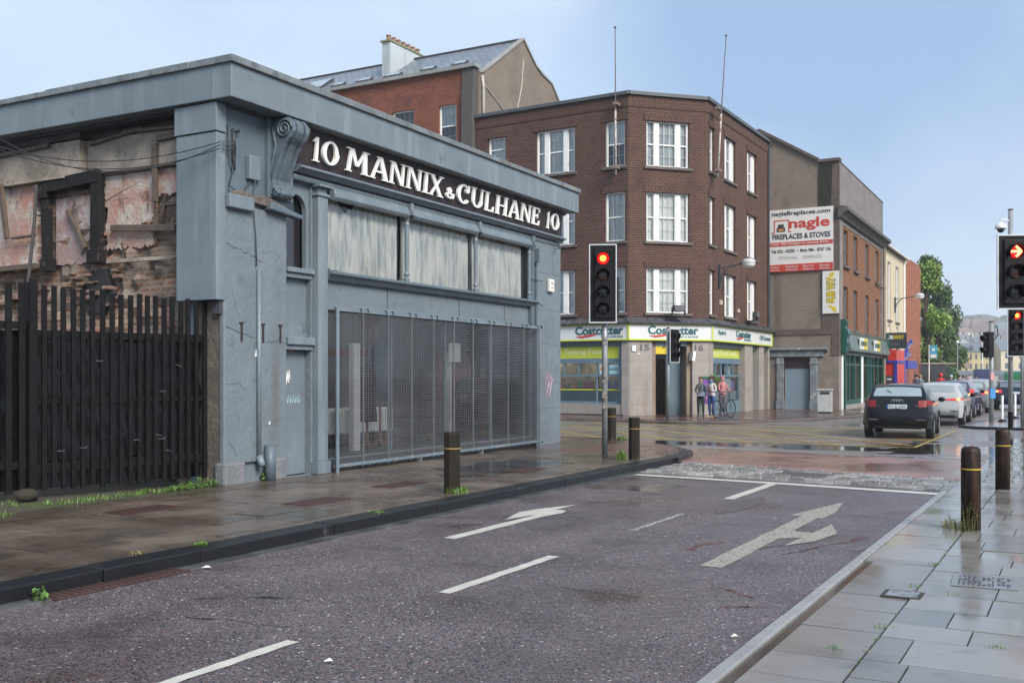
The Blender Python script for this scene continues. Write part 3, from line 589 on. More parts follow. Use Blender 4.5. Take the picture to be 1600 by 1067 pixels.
# raised serif lettering
class Gl:
    def __init__(s, x, z, w_, h, mb): s.x, s.z, s.w, s.h, s.mb, s.k = x, z, w_, h, mb, 0
    def P(s, p): return (s.x + p[0] * s.w, s.z + p[1] * s.h)
    def pol(s, pts):
        s.k += 1; q = [s.P(p) for p in pts]; e_ = -.178 - .0008 * (s.k + 1)
        lean = lambda z: -.0952 * (z - 5.3)
        n = len(q); vv = [(x, e_ - .022 + lean(z), z) for x, z in q] + [(x, -.165 + lean(z), z) for x, z in q]
        ar = sum(q[i][0] * q[(i + 1) % n][1] - q[(i + 1) % n][0] * q[i][1] for i in range(n))
        ff = [tuple(range(n)), tuple(range(2 * n - 1, n - 1, -1))] + [(i, n + i, n + (i + 1) % n, (i + 1) % n) for i in range(n)]
        if ar < 0: ff = [f[::-1] for f in ff]
        s.mb.add(vv, ff)
    def st(s, a, b, wa=.2, wb=None):
        wb = wb or wa; hw = .5; s.pol([(a[0] - wa / 2, a[1]), (a[0] + wa / 2, a[1]), (b[0] + wb / 2, b[1]), (b[0] - wb / 2, b[1])])
    def sf(s, x, z, w_=.34): d = .05; s.pol([(x - w_ / 2, z - (d if z > .5 else 0)), (x + w_ / 2, z - (d if z > .5 else 0)), (x + w_ / 2, z + (0 if z > .5 else d)), (x - w_ / 2, z + (0 if z > .5 else d))])
    def hb(s, x0, x1, z, t=.08): s.pol([(x0, z - t / 2), (x1, z - t / 2), (x1, z + t / 2), (x0, z + t / 2)])
    def ring(s, cx, cz, rx, rz, a0, a1, tx=.2, tz=.08, n=18):
        for i in range(n):
            q = []
            for a, rr in ((a0 + (a1 - a0) * i / n, 0), (a0 + (a1 - a0) * (i + 1.04) / n, 0), (a0 + (a1 - a0) * (i + 1.04) / n, 1), (a0 + (a1 - a0) * i / n, 1)):
                a = R(a); q.append((cx + (rx - rr * tx) * math.cos(a), cz + (rz - rr * tz) * math.sin(a)))
            s.pol(q)
lt = MB()
def letter(ch, x, w_, z=5.14, h=.385):
    g = Gl(x, z, w_, h, lt)
    if ch == '1': g.st((.5, 0), (.5, 1), .42, .36); g.sf(.5, 0, .9); g.pol([(.32, .98), (.0, .84), (.0, .78), (.32, .86)])
    elif ch == '0': g.ring(.5, .5, .5, .5, 0, 360, .22, .09, 28)
    elif ch == 'M': g.st((.12, 0), (.19, 1), .13, .11); g.st((.86, 0), (.80, 1), .2, .17); g.st((.47, .28), (.2, 1), .14, .2); g.st((.5, .28), (.8, 1), .09); g.sf(.12, 0, .26); g.sf(.86, 0, .32); g.sf(.12, 1, .28); g.sf(.86, 1, .28)
    elif ch == 'A': g.st((.86, 0), (.50, 1), .24, .2); g.st((.12, 0), (.44, .95), .13, .1); g.hb(.24, .7, .34); g.sf(.12, 0, .3); g.sf(.86, 0, .38); g.pol([(.3, 1), (.3, .95), (.6, .95), (.6, 1)])
    elif ch == 'N': g.st((.14, 0), (.14, 1), .13); g.st((.86, 0), (.86, 1), .13); g.st((.82, .0), (.18, 1), .2, .24); g.sf(.14, 0); g.sf(.86, 1); g.sf(.1, 1, .3)
    elif ch == 'I': g.st((.5, 0), (.5, 1), .46, .4); g.sf(.5, 0, .95); g.sf(.5, 1, .9)
    elif ch == 'X': g.st((.84, 0), (.16, 1), .26, .24); g.st((.14, 0), (.84, 1), .13, .12); g.sf(.14, 0, .3); g.sf(.84, 0, .36); g.sf(.16, 1, .36); g.sf(.84, 1, .3)
    elif ch == 'C': g.ring(.52, .5, .5, .5, 52, 320, .22, .1, 22); g.pol([(.72, .95), (.9, .98), (.9, .64), (.84, .66)]); g.ring(.74, .68, .13, .12, 0, 360, .1, .1, 8)
    elif ch == 'U': g.st((.18, .35), (.18, 1), .22); g.st((.84, .35), (.84, 1), .13); g.ring(.49, .36, .42, .36, 180, 360, .2, .1, 12); g.sf(.18, 1, .36); g.sf(.84, 1, .3)
    elif ch == 'L': g.st((.25, 0), (.25, 1), .24); g.hb(.1, .9, .045, .09); g.pol([(.78, .08), (.92, .0), (.98, .3), (.9, .3)]); g.sf(.25, 1, .44)
    elif ch == 'H': g.st((.18, 0), (.18, 1), .22); g.st((.84, 0), (.84, 1), .2); g.hb(.2, .8, .5); [g.sf(a, b, .34) for a in (.18, .84) for b in (0, 1)]
    elif ch == 'E': g.st((.25, 0), (.25, 1), .24); g.hb(.1, .88, .045, .09); g.hb(.1, .85, .955, .09); g.hb(.3, .7, .52); g.pol([(.8, .08), (.9, .0), (.96, .28), (.88, .28)]); g.pol([(.78, .92), (.86, 1), (.92, .74), (.84, .74)]); g.pol([(.66, .4), (.72, .4), (.72, .66), (.66, .66)])
    elif ch == '&': g.ring(.42, .75, .26, .25, 0, 360, .18, .1, 14); g.ring(.4, .28, .4, .28, 30, 330, .22, .1, 16); g.hb(.4, .98, .42, .1); g.pol([(.55, .1), (.75, .0), (.95, .2), (.75, .5), (.66, .46)])
for ch, x, w_ in [('1', 1.80, .17), ('0', 2.02, .42), ('M', 2.66, .62), ('A', 3.34, .55), ('N', 3.92, .47), ('N', 4.45, .49), ('I', 4.98, .22), ('X', 5.20, .50),
                  ('C', 6.20, .50), ('U', 6.76, .50), ('L', 7.30, .42), ('H', 7.78, .52), ('A', 8.36, .52), ('N', 8.92, .48), ('E', 9.44, .42), ('1', 10.22, .15), ('0', 10.43, .42)]:
    letter(ch, x, w_)
letter('&', 5.80, .30, 5.16, .22)
lt.build('lettering', m_white, S)
# door bay
MB().box(1.36, 1.97, .12, .16, .14, 2.1).build('door', m_grey, S)
mb = MB().box(1.34, 2.0, -.03, .22, 2.12, 2.2).box(1.34, 2.0, -.08, .22, 2.2, 2.32); mb.build('door_lintel', m_grey, S, bevel=.01)
MB().box(1.36, 1.97, .1, .14, 2.32, 3.26).build('door_panel', m_grey, S)
mb = MB().box(1.34, 2.0, -.02, .2, 3.26, 3.34).box(1.34, 2.0, -.07, .2, 3.34, 3.42); mb.build('arched_window_sill', m_grey, S, bevel=.01)
aw = [(1.36, 3.42), (1.36, 4.78), (1.97, 4.78), (1.97, 3.42), (1.90, 3.42)] + [(1.665 + .235 * math.cos(R(a)), 4.34 + .26 * math.sin(R(a))) for a in range(0, 181, 15)] + [(1.43, 3.42)]
MB().prism(aw, .04, .12).build('arched_window_frame', m_grey, S)
MB().poly([(1.4, .14, 3.42), (1.93, .14, 3.42), (1.93, .14, 4.72), (1.4, .14, 4.72)]).build('arched_pane', glass('shop glass', (.5, .42, .42), .08, .05), S)
MB().poly([(1.3, .3, 3.3), (2.05, .3, 3.3), (2.05, .3, 4.8), (1.3, .3, 4.8)]).build('inner_blind', M('dusty dark blind', (.07, .03, .035), .8, streak=((.12, .12, .13), 3, .5, .8)), S)
g_ = MB()
for i, (x, z, s_) in enumerate([(1.45, 1.55, .12), (1.5, 1.6, .1)]):
    g_.tube([(x, .112, z), (x + s_ * .3, .112, z + .18), (x + s_ * .5, .112, z + .02), (x + s_ * .8, .112, z + .2), (x + s_, .112, z + .05)], .008, 4)
g_.build('graffiti', m_white, S)
g_ = MB()
for k in range(6): x = 1.48 + k * .06; g_.tube([(x, .113, 1.28), (x + .03, .113, 1.38 + .03 * (k % 2)), (x + .05, .113, 1.27), (x + .07, .113, 1.34)], .006, 4)
g_.build('graffiti', flat('pale blue spray', (.30, .45, .52), .6), S)
g_ = MB()
for k in range(5): g_.tube([(10.35 + k * .07, -.088, 1.5 + .12 * (k % 2)), (10.42 + k * .08, -.088, 1.85 - .05 * k), (10.5 + k * .05, -.088, 1.55), (10.38 + k * .05, -.088, 1.2 + .1 * (k % 3)), (10.6, -.088, 1.3 + k * .05)], .01, 4)
g_.build('graffiti', M('faded pink spray', (.33, .24, .31), .7, var=.2, vs=14), S)
# pilaster
pl = MB().box(2.02, 2.27, -.12, .0, .32, 4.62).box(1.98, 2.31, -.15, .0, .12, .32).box(1.99, 2.30, -.15, .0, 4.62, 4.67).box(2.03, 2.26, -.11, 0, 4.67, 4.76).box(1.97, 2.33, -.20, .0, 4.76, 4.80)
pl.build('pilaster', m_grey, S, bevel=.01)
# window head rolls, mullions, sill
ed = [2.34, 4.66, 7.18, 9.6]
for a, b_ in zip(ed, ed[1:]): MB().prism([(-.02, 4.86), (-.10, 4.83), (-.16, 4.72), (-.17, 4.66), (-.12, 4.60), (-.02, 4.62)], a + .07, b_ - .05, 'x').build('blind_box', m_grey, S, bevel=.015)
for x in ed[1:]:
    MB().lathe([(.05, 3.44), (.06, 3.5), (.035, 3.53), (.055, 3.58), (.035, 3.63), (.04, 3.8), (.042, 4.45), (.055, 4.5), (.04, 4.55), (.07, 4.62), (.08, 4.66)], (x, -.05, 0), 12).box(x - .05, x + .05, -.22, -.02, 4.66, 4.74).box(x - .04, x + .04, -.18, -.02, 4.74, 4.88).build('mullion', m_grey, S, smooth=False)
MB().prism([(-.02, 3.28), (-.08, 3.28), (-.14, 3.36), (-.19, 3.38), (-.19, 3.42), (-.02, 3.46)], 2.28, 9.86, 'x').build('window_sill', m_grey2, S, bevel=.01)
MB().box(9.64, 9.78, -.10, -.0, 2.84, 4.84).box(9.80, 9.86, -.14, -.0, .2, 4.2).box(9.80, 9.88, -.2, 0, 4.3, 4.62).build('end_casing', m_grey2, S, bevel=.01)
MB().poly([(2.3, .03, 3.44), (9.62, .03, 3.44), (9.62, .03, 4.72), (2.3, .03, 4.72)]).build('upper_pane', glass('curtain glass', (.97, .98, .98), .02, .03), S)
m_curt = M('yellowed net curtain', (.84, .84, .79), .9, var=.10, vs=2, bump=.15, stain=((.74, .68, .55), 2.0, .60, .8), streak=((.42, .47, .49), 11, .46, .68))
for k, (a, b_) in enumerate(zip(ed, ed[1:])):
    cm = MB(); n = 150; top = 4.75; vv = []; ph = random.uniform(0, 9)
    for i in range(n + 1):
        t = i / n; x = a + .04 + (b_ - a - .10) * t; wv = .034 * math.sin(t * 66 + ph + 3 * math.sin(t * 9)) + .010 * math.sin(t * 151 + ph) + .002 * math.sin(t * 240)
        tz = top - (.22 * max(0, 1 - abs(t - .3) / .16) + .06 * math.sin(t * 31 + ph) ** 2 if k == 0 else .03 * math.sin(t * 25) ** 2)
        bz = 3.47 + (.08 * max(0, .25 - t) * 3 if k == 0 else 0)
        for j in range(7):
            q = j / 6; vv.append((x + .02 * math.sin(q * 3 + t * 20), .125 + wv * (.5 + .8 * q), tz + (bz - tz) * q))
    cm.add(vv, [(i * 7 + j, i * 7 + j + 1, (i + 1) * 7 + j + 1, (i + 1) * 7 + j) for i in range(n) for j in range(6)])
    cm.build('curtain', m_curt, S, smooth=True)
MB().box(2.2, 9.8, .3, .34, 3.35, 4.85).build('curtain_backing', flat('dark plum backing', (.05, .025, .045), .8), S)
# dado panel joints and shop floor, back wall
MB().box(4.1, 4.115, -.006, 0, 2.84, 3.28).box(6.6, 6.615, -.006, 0, 2.84, 3.28).box(8.5, 8.515, -.006, 0, 2.84, 3.28).build('panel_joint', m_dark, S)
MB().box(2.26, 9.82, -.04, 0, 2.80, 2.9).build('window_head', m_grey, S, bevel=.01)
MB().box(2.30, 9.84, -.05, .0, .1, .32).build('stall_riser', M('dirty riser', (.06, .062, .065), .7, bump=.5, bs=20), S)
MB().box(2.3, 9.78, .35, 2.6, .30, .36).build('display_floor', M('dull display floor', (.10, .10, .10), .6), S)
mb = MB().box(1.1, 11.1, 2.6, 2.66, .1, 3.4).box(1.1, 11.1, .36, 2.6, 3.28, 3.32); mb.build('back_partition', M('dim shop backdrop', (.16, .15, .15), .8, var=.4, vs=1.2), S)
MB().poly([(2.3, .05, .34), (9.78, .05, .34), (9.78, .05, 2.82), (2.3, .05, 2.82)]).build('display_pane', glass('display glass', (.92, .93, .94), .03, .02), S)
for x in (4.25, 6.1, 7.9): MB().box(x, x + .05, .02, .1, .34, 2.82).build('display_mullion', m_grey2, S)
MB().box(3.78, 3.98, .5, .6, .36, 2.3).build('white_post', m_white, S)
MB().box(7.25, 7.3, .6, .7, .36, 2.2).build('white_post', m_white, S)
mb = MB()
for x in (2.9, 5.0, 7.1): mb.box(x, x + 1.3, 1.1, 1.16, 3.15, 3.2)
mb.build('hidden_fill_tube', emit('added interior fill', (.9, .97, 1), 16), S)  # hidden glowing bars added to brighten the caged display
# far pier
MB().box(9.90, 11.2, -.08, .02, .1, 4.86).build('end_pier', m_greyr, S, bevel=.015)
mb = MB()
for z in (.95, 1.55, 2.45, 3.25, 4.1): mb.box(9.92, 11.18, -.083, -.08, z, z + .012)
for i, z in enumerate((.5, 1.2, 2.0, 2.8, 3.6, 4.4)): mb.box(10.4 + .35 * (i % 2), 10.41 + .35 * (i % 2), -.083, -.08, z - .3, z + .3)
mb.build('block_joints', m_grey2, S)
# loose cover flashing below far sign
MB().tube([(10.6, -.1, 5.1), (10.75, -.2, 4.85), (10.9, -.2, 4.75), (10.7, -.15, 4.7)], .01, 4).tube([(10.85, -.2, 5.25), (10.85, -.2, 4.7)], .012, 4).tube([(9.75, -.15, 3.4), (9.95, -.22, 3.3)], .012, 4).tube([(9.6, -.12, 3.9), (9.98, -.2, 3.88)], .01, 4).build('loose_wire', m_dark, S)
# boxed column at the gable end of the front
BX = MB(); BX.X = Matrix.Rotation(-FRZ, 4, 'Z')
def wb(mb_, x0, x1, y0, y1, z0, z1):   # box given in world axes, expressed in the shop's frame
    return mb_.box(x0 - FA[0], x1 - FA[0], y0 - FA[1], y1 - FA[1], z0, z1)
wb(BX, -11.66, -10.86, 10.70, 10.88, 2.80, 5.20); wb(BX, -11.68, -10.84, 10.68, 10.88, 5.212, 5.62)
BX.build('boxed_column', m_grey, S, bevel=.008)
BX = MB(); BX.X = Matrix.Rotation(-FRZ, 4, 'Z'); wb(BX, -11.4, -10.99, 10.88, 11.6, .1, 2.8); wb(BX, -11.4, -11.05, 10.95, 11.6, 2.8, 5.6)
BX.build('corner_stones', M('dark stained stone', (.13, .11, .09), .9, bump=1, bs=15, bd=.02, var=.4, vs=3), S, bevel=.02)
MB().box(-.10, -.045, -.03, .1, 2.6, 5.6).build('gap_shade_strip', m_dark, S)  # dark strip whose colour stands for the shade between column and pier
AB = tag(MB().box(10.44, 10.68, -.17, -.085, 3.68, 3.98).build('alarm_box', flat('alarm white', (.72, .70, .66), .5), None, bevel=.02), 'white square alarm box on the far pier of the grey shop', 'alarm'); AB.location = (FA[0], FA[1], 0); AB.rotation_euler.z = FRZ
MB().box(10.50, 10.62, -.173, -.170, 3.86, 3.90).build('label_strip', flat('grey print', (.3, .3, .3)), AB); MB().box(10.50, 10.60, -.173, -.170, 3.76, 3.79).build('label_strip', flat('orange print', (.6, .2, .1)), AB)
# window grille ------------------------------------------------------
m_wire = M('dull galvanised wire', (.25, .26, .27), .4, metal=.6, bump=0)
m_black2 = flat('black clip', (.012, .012, .013), .6)
GR = thing('window_grille', (FA[0], FA[1], 0), 'steel mesh security grille caging the wide shop window', 'grille', FRZ)
mb = MB().tube([(2.36, -.24, .1), (2.36, -.24, 2.84)], .032, 8).box(2.36, 9.84, -.21, -.16, 2.78, 2.84).box(2.36, 9.84, -.21, -.16, .20, .25).tube([(9.84, -.2, .1), (9.84, -.2, 2.82)], .025, 8)
for x in (4.9, 7.2): mb.box(x, x + .03, -.21, -.05, .1, .2)
mb.build('frame', m_grey, GR)
xs = [2.40 + (9.82 - 2.40) * i / 10 for i in range(11)]
for a, b_ in zip(xs, xs[1:]):
    mb = MB(); z = .26
    while z < 2.77:
        o_ = random.uniform(-.002, .002); mb.box(a + .012, b_ - .012, -.188, -.181, z + o_, z + o_ + .0058); z += .036
    for k in range(1, 9): x = a + (b_ - a) * k / 9; mb.box(x - .002, x + .002, -.181, -.177, .25, 2.78)
    mb.build('mesh_panel', m_wire, GR)
    MB().box(a - .014, a + .008, -.196, -.172, .25, 2.78).build('upright', m_wire, GR)
for x in xs[1:]:
    for d in (-.1, .1): MB().tube([(x + d, -.20, .2), (x + d, -.25, .2)], .022, 6).build('bolt', m_grey2, GR); MB().box(x + d - .013, x + d + .013, -.216, -.17, 2.79, 2.855).build('clip', m_black2, GR)
# things inside the window: coats on wooden stands, covered table, hanging red cloth
m_wood = M('turned wood', (.26, .11, .05), .5); m_coat = M('dark coats', (.030, .026, .034), .9); 
def pl3(t, yy): c, s = math.cos(FRZ), math.sin(FRZ); return (FA[0] + c * t - s * yy, FA[1] + s * t + c * yy, .36)
def stand(t, yy, lb, coat, hem=.95, w_=.24, tilt=0):
    T = thing('coat_form', pl3(t, yy), lb, 'dress form', FRZ, 'dress forms in the caged shop window')
    MB().lathe([(.03, .0), (.035, .1), (.022, .3), (.03, .6), (.02, 1.0)], (0, 0, 0), 8).build('stand', m_wood, T)
    mb = MB()
    for k in range(4): a = R(45 + 90 * k); mb.tube([(0, 0, .12), (math.cos(a) * .2, math.sin(a) * .2, .0)], .02, 6)
    mb.build('foot', m_wood, T)
    MB().lathe([(w_, hem), (w_ * .9, hem + .2), (w_ * .75, hem + .5), (w_ * .9, hem + .8), (w_ * .8, hem + .95), (.07, hem + 1.02), (.05, hem + 1.1)], (0, 0, 0), 14).build('coat', coat, T, smooth=True)
    return T
stand(2.95, .8, 'dress form in a black coat, nearest the doorway', m_coat, .85)
stand(4.45, .7, 'dress form in a long dark coat, second from the doorway', m_coat, .5, .2)
stand(5.15, .9, 'dress form in a blue-grey top, third from the doorway', M('slate top', (.10, .12, .17), .9), .95, .2)
stand(6.9, .9, 'dress form in a brown coat, near the middle of the cage', M('brown coat', (.07, .05, .045), .9), .3, .22)
stand(8.2, .8, 'dress form in a dark dress, second from the far pier', m_coat, .25, .25)
stand(9.1, .9, 'dress form in a dark red coat, nearest the far pier', M('wine coat', (.10, .03, .035), .9), .3, .2)
T = thing('covered_table', pl3(4.4, 1.6), 'low table under a white cloth inside the caged window', 'table', FRZ)
MB().box(-1.9, 1.7, -.35, .35, .25, .72).build('cloth', M('dull white cloth', (.75, .76, .75), .9, bump=.4, bs=6), T, bevel=.03); MB().box(-1.8, -1.7, -.3, .3, 0, .25).box(1.5, 1.6, -.3, .3, 0, .25).build('leg', m_wood, T)
tag(MB().box(3.1, 5.7, 1.6, 1.66, 2.1, 2.22).box(7.9, 9.3, 1.3, 1.36, 1.2, 2.3).build('hanging_cloth', M('faded red cloth', (.20, .045, .04), .9), None), 'faded red cloth hung at the back of the caged window', 'cloth'); o = bpy.data.objects['hanging_cloth']; o.location = (FA[0], FA[1], 0); o.rotation_euler.z = FRZ
o = tag(MB().box(7.05, 7.5, .5, .52, 2.0, 2.4).build('paper_notice', m_white), 'torn white notice hanging inside the caged window', 'notice'); o.location = (FA[0], FA[1], 0); o.rotation_euler.z = FRZ
# ruined party wall ----------------------------------------------------
W = thing('ruined_wall', (-11.2, 11.12, -.1), 'ruined brick side wall with peeling pink plaster and broken timbers', 'wall', 0)
m_rb = brick('old soft brick', (.32, .15, .095), (.15, .10, .075), (.30, .25, .20), .24, .085, .022, 1.0, ((.23, .19, .16), 2.4, .47, .58), var2=.8, warp=.09)
def zf(z): return z + .17 * max(0, min(1, (4.6 - z) / .9))
def rough_plate(x0, x1, z0, z1, y0, y1, n=14, j=.04, sides='lrtb'):
    z0, z1, j, n = zf(z0), zf(z1), j * .6, n * 2
    P_ = []
    def e_(a, b_, s_):
        for i in range(n): t = i / n; P_.append((a[0] + (b_[0] - a[0]) * t + (random.uniform(-j, j) if s_ in sides and i else 0), a[1] + (b_[1] - a[1]) * t + (random.uniform(-j, j) if s_ in sides and i else 0)))
    e_((x0, z0), (x1, z0), 'b'); e_((x1, z0), (x1, z1), 'r'); e_((x1, z1), (x0, z1), 't'); e_((x0, z1), (x0, z0), 'l'); return MB().prism(P_, y0, y1)
# uneven brick face
n_, k_ = 60, 40; vv = []
for j in range(k_ + 1):
    for i in range(n_ + 1):
        x = -9 + 8.9 * i / n_; z = 5.75 * j / k_; vv.append((x, .06 * math.sin(x * 7 + z * 9) * math.sin(z * 5 - x * 2) + random.uniform(-.03, .03) - (.08 if z < 4.2 and random.random() < .2 else 0), z))
MB().add(vv, [(j * (n_ + 1) + i, j * (n_ + 1) + i + 1, (j + 1) * (n_ + 1) + i + 1, (j + 1) * (n_ + 1) + i) for j in range(k_) for i in range(n_)]).box(-9, 0, .14, .5, 0, 5.74).build('brickwork', m_rb, W)
def plaster(name, base, s1, s2, s3):
    g = NG(name); c = g.mix(g.ramp(g.noise(1.6, 7, rough=.7), .35, .65), base, s1); c = g.mix(g.ramp(g.noise(1.7, 9, rough=.78), .48, .58), c, s2)
    c = g.mix(g.ramp(g.noise(3.3, 9, sc3=(1, 1, .5), rough=.8), .55, .66), c, s3); g.set(col=c, rough=.9, spec=.2, norm=g.bump(g.noise(16, 8), .8, .02)); return g.m
m_pink = plaster('peeling pink plaster', (.44, .33, .29), (.42, .22, .17), (.52, .46, .41), (.14, .10, .08))
m_cream = plaster('stained cream plaster', (.40, .345, .29), (.31, .265, .225), (.23, .19, .16), (.46, .38, .30))
m_greyp = plaster('grey cement plaster', (.30, .265, .23), (.23, .205, .18), (.36, .31, .26), (.16, .14, .12))
m_lila = plaster('lilac-grey plaster', (.34, .26, .25), (.36, .22, .20), (.46, .40, .38), (.13, .10, .09))
rough_plate(-2.45, -.0, 4.58, 4.97, -.07, .0, 16, .07, 'lb').build('pink_plaster', m_pink, W)
rough_plate(-2.42, -1.35, 3.66, 4.66, -.066, .0, 14, .08).build('pink_plaster', m_pink, W)
rough_plate(-9, -4.05, 3.42, 5.02, -.12, .0, 18, .04, 'rb').build('pink_plaster', m_pink, W)
rough_plate(-3.65, -2.62, 3.46, 4.72, -.05, .0, 10, .03, 'b').build('lilac_plaster', m_lila, W)
rough_plate(-2.8, .0, 4.98, 5.56, -.11, .0, 14, .015, 't').build('grey_plaster', m_greyp, W)
rough_plate(-9, -2.85, 5.0, 5.58, -.22, .0, 14, .01, 'b').build('chimney_breast', m_cream, W)
rough_plate(-1.15, -.62, 5.0, 5.36, -.118, -.05, 6, .01).build('grey_plaster', m_cream, W)
m_timb = M('grey weathered timber', (.12, .088, .068), .8, var=.35, vs=5, bump=.6, bs=30, streak=((.08, .06, .05), 9, .5, .7)); m_black = M('sooty black timber', (.018, .016, .016), .8, spec=.2, var=.4, vs=4, bump=.4, stain=((.09, .07, .06), 6, .58, .7))
def planks(name, lst, mat, th=.06):
    for a, b_, w_ in lst: MB().bar((a[0], a[2] if len(a) > 2 else -.12, zf(a[1])), (b_[0], b_[2] if len(b_) > 2 else -.12, zf(b_[1])), w_, th).build(name, mat, W, bevel=.008)
planks('fireplace_post', [((-3.74, 3.50, -.14), (-3.78, 4.95, -.14), .14), ((-2.52, 3.56, -.16), (-2.5, 5.02, -.16), .19)], m_black, .12)
planks('fireplace_beam', [((-3.84, 4.90, -.15), (-2.44, 4.97, -.17), .20)], m_black, .14)
planks('fireplace_block', [((-3.72, 3.35, -.15), (-3.72, 3.56, -.15), .22), ((-2.52, 3.42, -.17), (-2.52, 3.64, -.17), .28), ((-3.80, 4.72, -.16), (-3.80, 4.92, -.16), .24)], m_black, .16)
planks('plank', [((-5.6, 5.50, -.26), (-3.55, 5.56, -.26), .07), ((-4.75, 5.03, -.3), (-4.64, 4.0, -.25), .09), ((-3.3, 4.48, -.1), (-2.8, 3.68, -.14), .06), ((-2.2, 4.02, -.14), (-.75, 3.90, -.16), .10), ((-1.18, 5.42, -.15), (-.1, 5.46, -.15), .09), ((-1.22, 5.35, -.15), (-1.20, 4.42, -.15), .085),
                 ((-.93, 4.55, -.18), (-1.12, 4.05, -.1), .05), ((-1.1, 4.35, -.14), (-.1, 4.40, -.14), .06), ((-1.2, 3.98, -.14), (-1.18, 4.28, -.14), .08), ((-5.3, 3.44, -.2), (-3.95, 3.46, -.2), .09), ((-4.55, 4.0, -.22), (-3.95, 4.02, -.22), .04), ((-2.7, 5.50, -.14), (-1.5, 5.62, -.14), .05), ((-2.7, 5.02, -.14), (-.1, 4.98, -.14), .03), ((-1.9, 5.60, -.16), (-.1, 5.52, -.16), .05)], m_timb)
planks('ledge', [((-2.3, 3.44, -.12), (-.4, 3.42, -.12), .06), ((-.9, 3.40, -.12), (-.1, 3.47, -.12), .03), ((-9, 5.00, -.23), (-3.2, 5.01, -.23), .03)], m_cream, .05)
mb = MB()
for _ in range(46):
    x, z = random.choice([(random.uniform(-3.3, -2.2), random.uniform(2.9, 3.45)), (random.uniform(-5.4, -2.2), random.uniform(3.0, 3.35)), (random.uniform(-1.1, -.1), random.uniform(3.5, 4.2))]); s_ = random.uniform(.05, .11); mb.box(x, x + s_ * 2, -.12 - random.uniform(0, .06), .02, z, z + s_ * .75)
mb.build('broken_bricks', M('broken brick lumps', (.20, .13, .10), .95, var=.4, vs=6, bump=1, bs=30, bd=.02, island=.7), W, bevel=.02)
MB().prism([(-3.0, 2.9), (-2.7, 3.5), (-2.4, 3.5), (-2.2, 3.1), (-2.5, 2.8)], -.10, -.02).build('hole', m_void, W)
MB().box(-9, 0, -.05, .5, 5.56, 5.9).build('wall_head', M('dark wall head', (.05, .043, .042), .9), W)  # plain dark band along the wall top under the fascia
MB().box(-9, -2.8, -.26, -.05, 5.6, 5.8).build('breast_head', M('dark wall head', (.05, .043, .042), .9), W)
# cables from the shop corner to the left
for i, (a, b_, sag, lb) in enumerate([((-10.72, 10.64, 5.02), (-16.2, 10.0, 5.78), .42, 'uppermost black overhead cable sagging left of the boxed column'), ((-10.72, 10.64, 4.98), (-15.4, 9.7, 5.9), .66, 'middle overhead cable sagging across the ruined wall'), ((-10.72, 10.64, 4.93), (-14.6, 9.3, 5.3), .40, 'lowest overhead cable sagging across the ruined wall')]):
    pts = [tuple(Vector(a).lerp(Vector(b_), k / 16) - Vector((0, 0, sag * 4 * (k / 16) * (1 - k / 16)))) for k in range(17)]
    tag(MB().tube(pts, .0075, 5).build('overhead_cable', flat('black cable', (.02, .02, .022), .6)), lb, 'cable', 'overhead cables at the ruined wall')
# fence ----------------------------------------------------------------
m_fb = M('black stained fence timber', (.009, .0085, .009), .6, spec=.12, var=.4, vs=5, bump=.5, bs=40, stain=((.016, .015, .015), 4, .6, .75))
FV = Vector((-11.22 + 11.95, 11.0 - 7.9, 0)); FRZ2 = math.atan2(FV.y, FV.x)
F = thing('timber_fence', (-11.95, 7.9, .1), 'tall black timber paling fence with a gate leaf', 'fence', FRZ2)
LF = FV.length
x = -3.2; k = 0
while x < LF + .02:
    left = x < .55; bw_ = .078 if left else .062
    b0 = (.10 if left else .13) + random.uniform(-.02, .03); tp = 2.78 + random.uniform(-.02, .03) - .03 * x
    MB().box(x, x + bw_, -.045, 0.0, b0, tp).build('paling', m_fb, F, bevel=.004).rotation_euler.y = R(random.uniform(-.35, .35)) * .5
    x += bw_ + (.084 if left else .066) + random.uniform(-.006, .006); k += 1
MB().box(-3.2, .5, .0, .06, 2.2, 2.3).box(-3.2, .5, 0, .06, .42, .52).box(.6, LF, .0, .06, 2.10, 2.2).box(.6, LF, 0, .06, .36, .48).box(.6, LF, 0, .06, 1.25, 1.32).build('rail', m_fb, F)
MB().box(.5, .6, -.1, .06, .0, 2.85).build('gate_post', m_fb, F)
MB().tube([(.50, -.06, 2.8), (.58, -.06, 3.6), (.60, -.06, 4.05)], .022, 6).build('iron_stake', flat('rusty stake', (.05, .04, .038), .7), F)
tn, tk = 46, 20; vv = []
for i in range(tn + 1):
    for j in range(tk + 1):
        xx = -3.3 + (LF + 3.3) * i / tn; vv.append((xx, .10 + .01 * math.sin(xx * 6 + j) + random.uniform(0, .02), .14 + 2.02 * j / tk + (.04 * math.sin(xx * 3) if j == tk else 0)))
MB().add(vv, [(i * (tk + 1) + j, (i + 1) * (tk + 1) + j, (i + 1) * (tk + 1) + j + 1, i * (tk + 1) + j + 1) for i in range(tn) for j in range(tk)]).build('tarpaulin', M('black plastic sheet', (.004, .004, .005), .25, bump=.3, bs=8, bd=.03), F, smooth=True)
mb = MB()
for _ in range(9):
    x_, z_ = random.uniform(.7, LF - .1), random.choice((.8, 1.3, 1.8, .6)) + random.uniform(-.1, .1); mb.tube([(x_, -.05, z_), (x_ + .06, -.055, z_ + random.uniform(-.02, .02)), (x_ + .1, -.05, z_ + random.uniform(-.04, .04))], .0045, 4)
mb.build('wire_ties', m_wire, F)
MB().box(.45, .475, -.01, .01, .5, 1.5).build('bare_timber_strip', M('raw orange timber', (.16, .07, .035), .7), F)
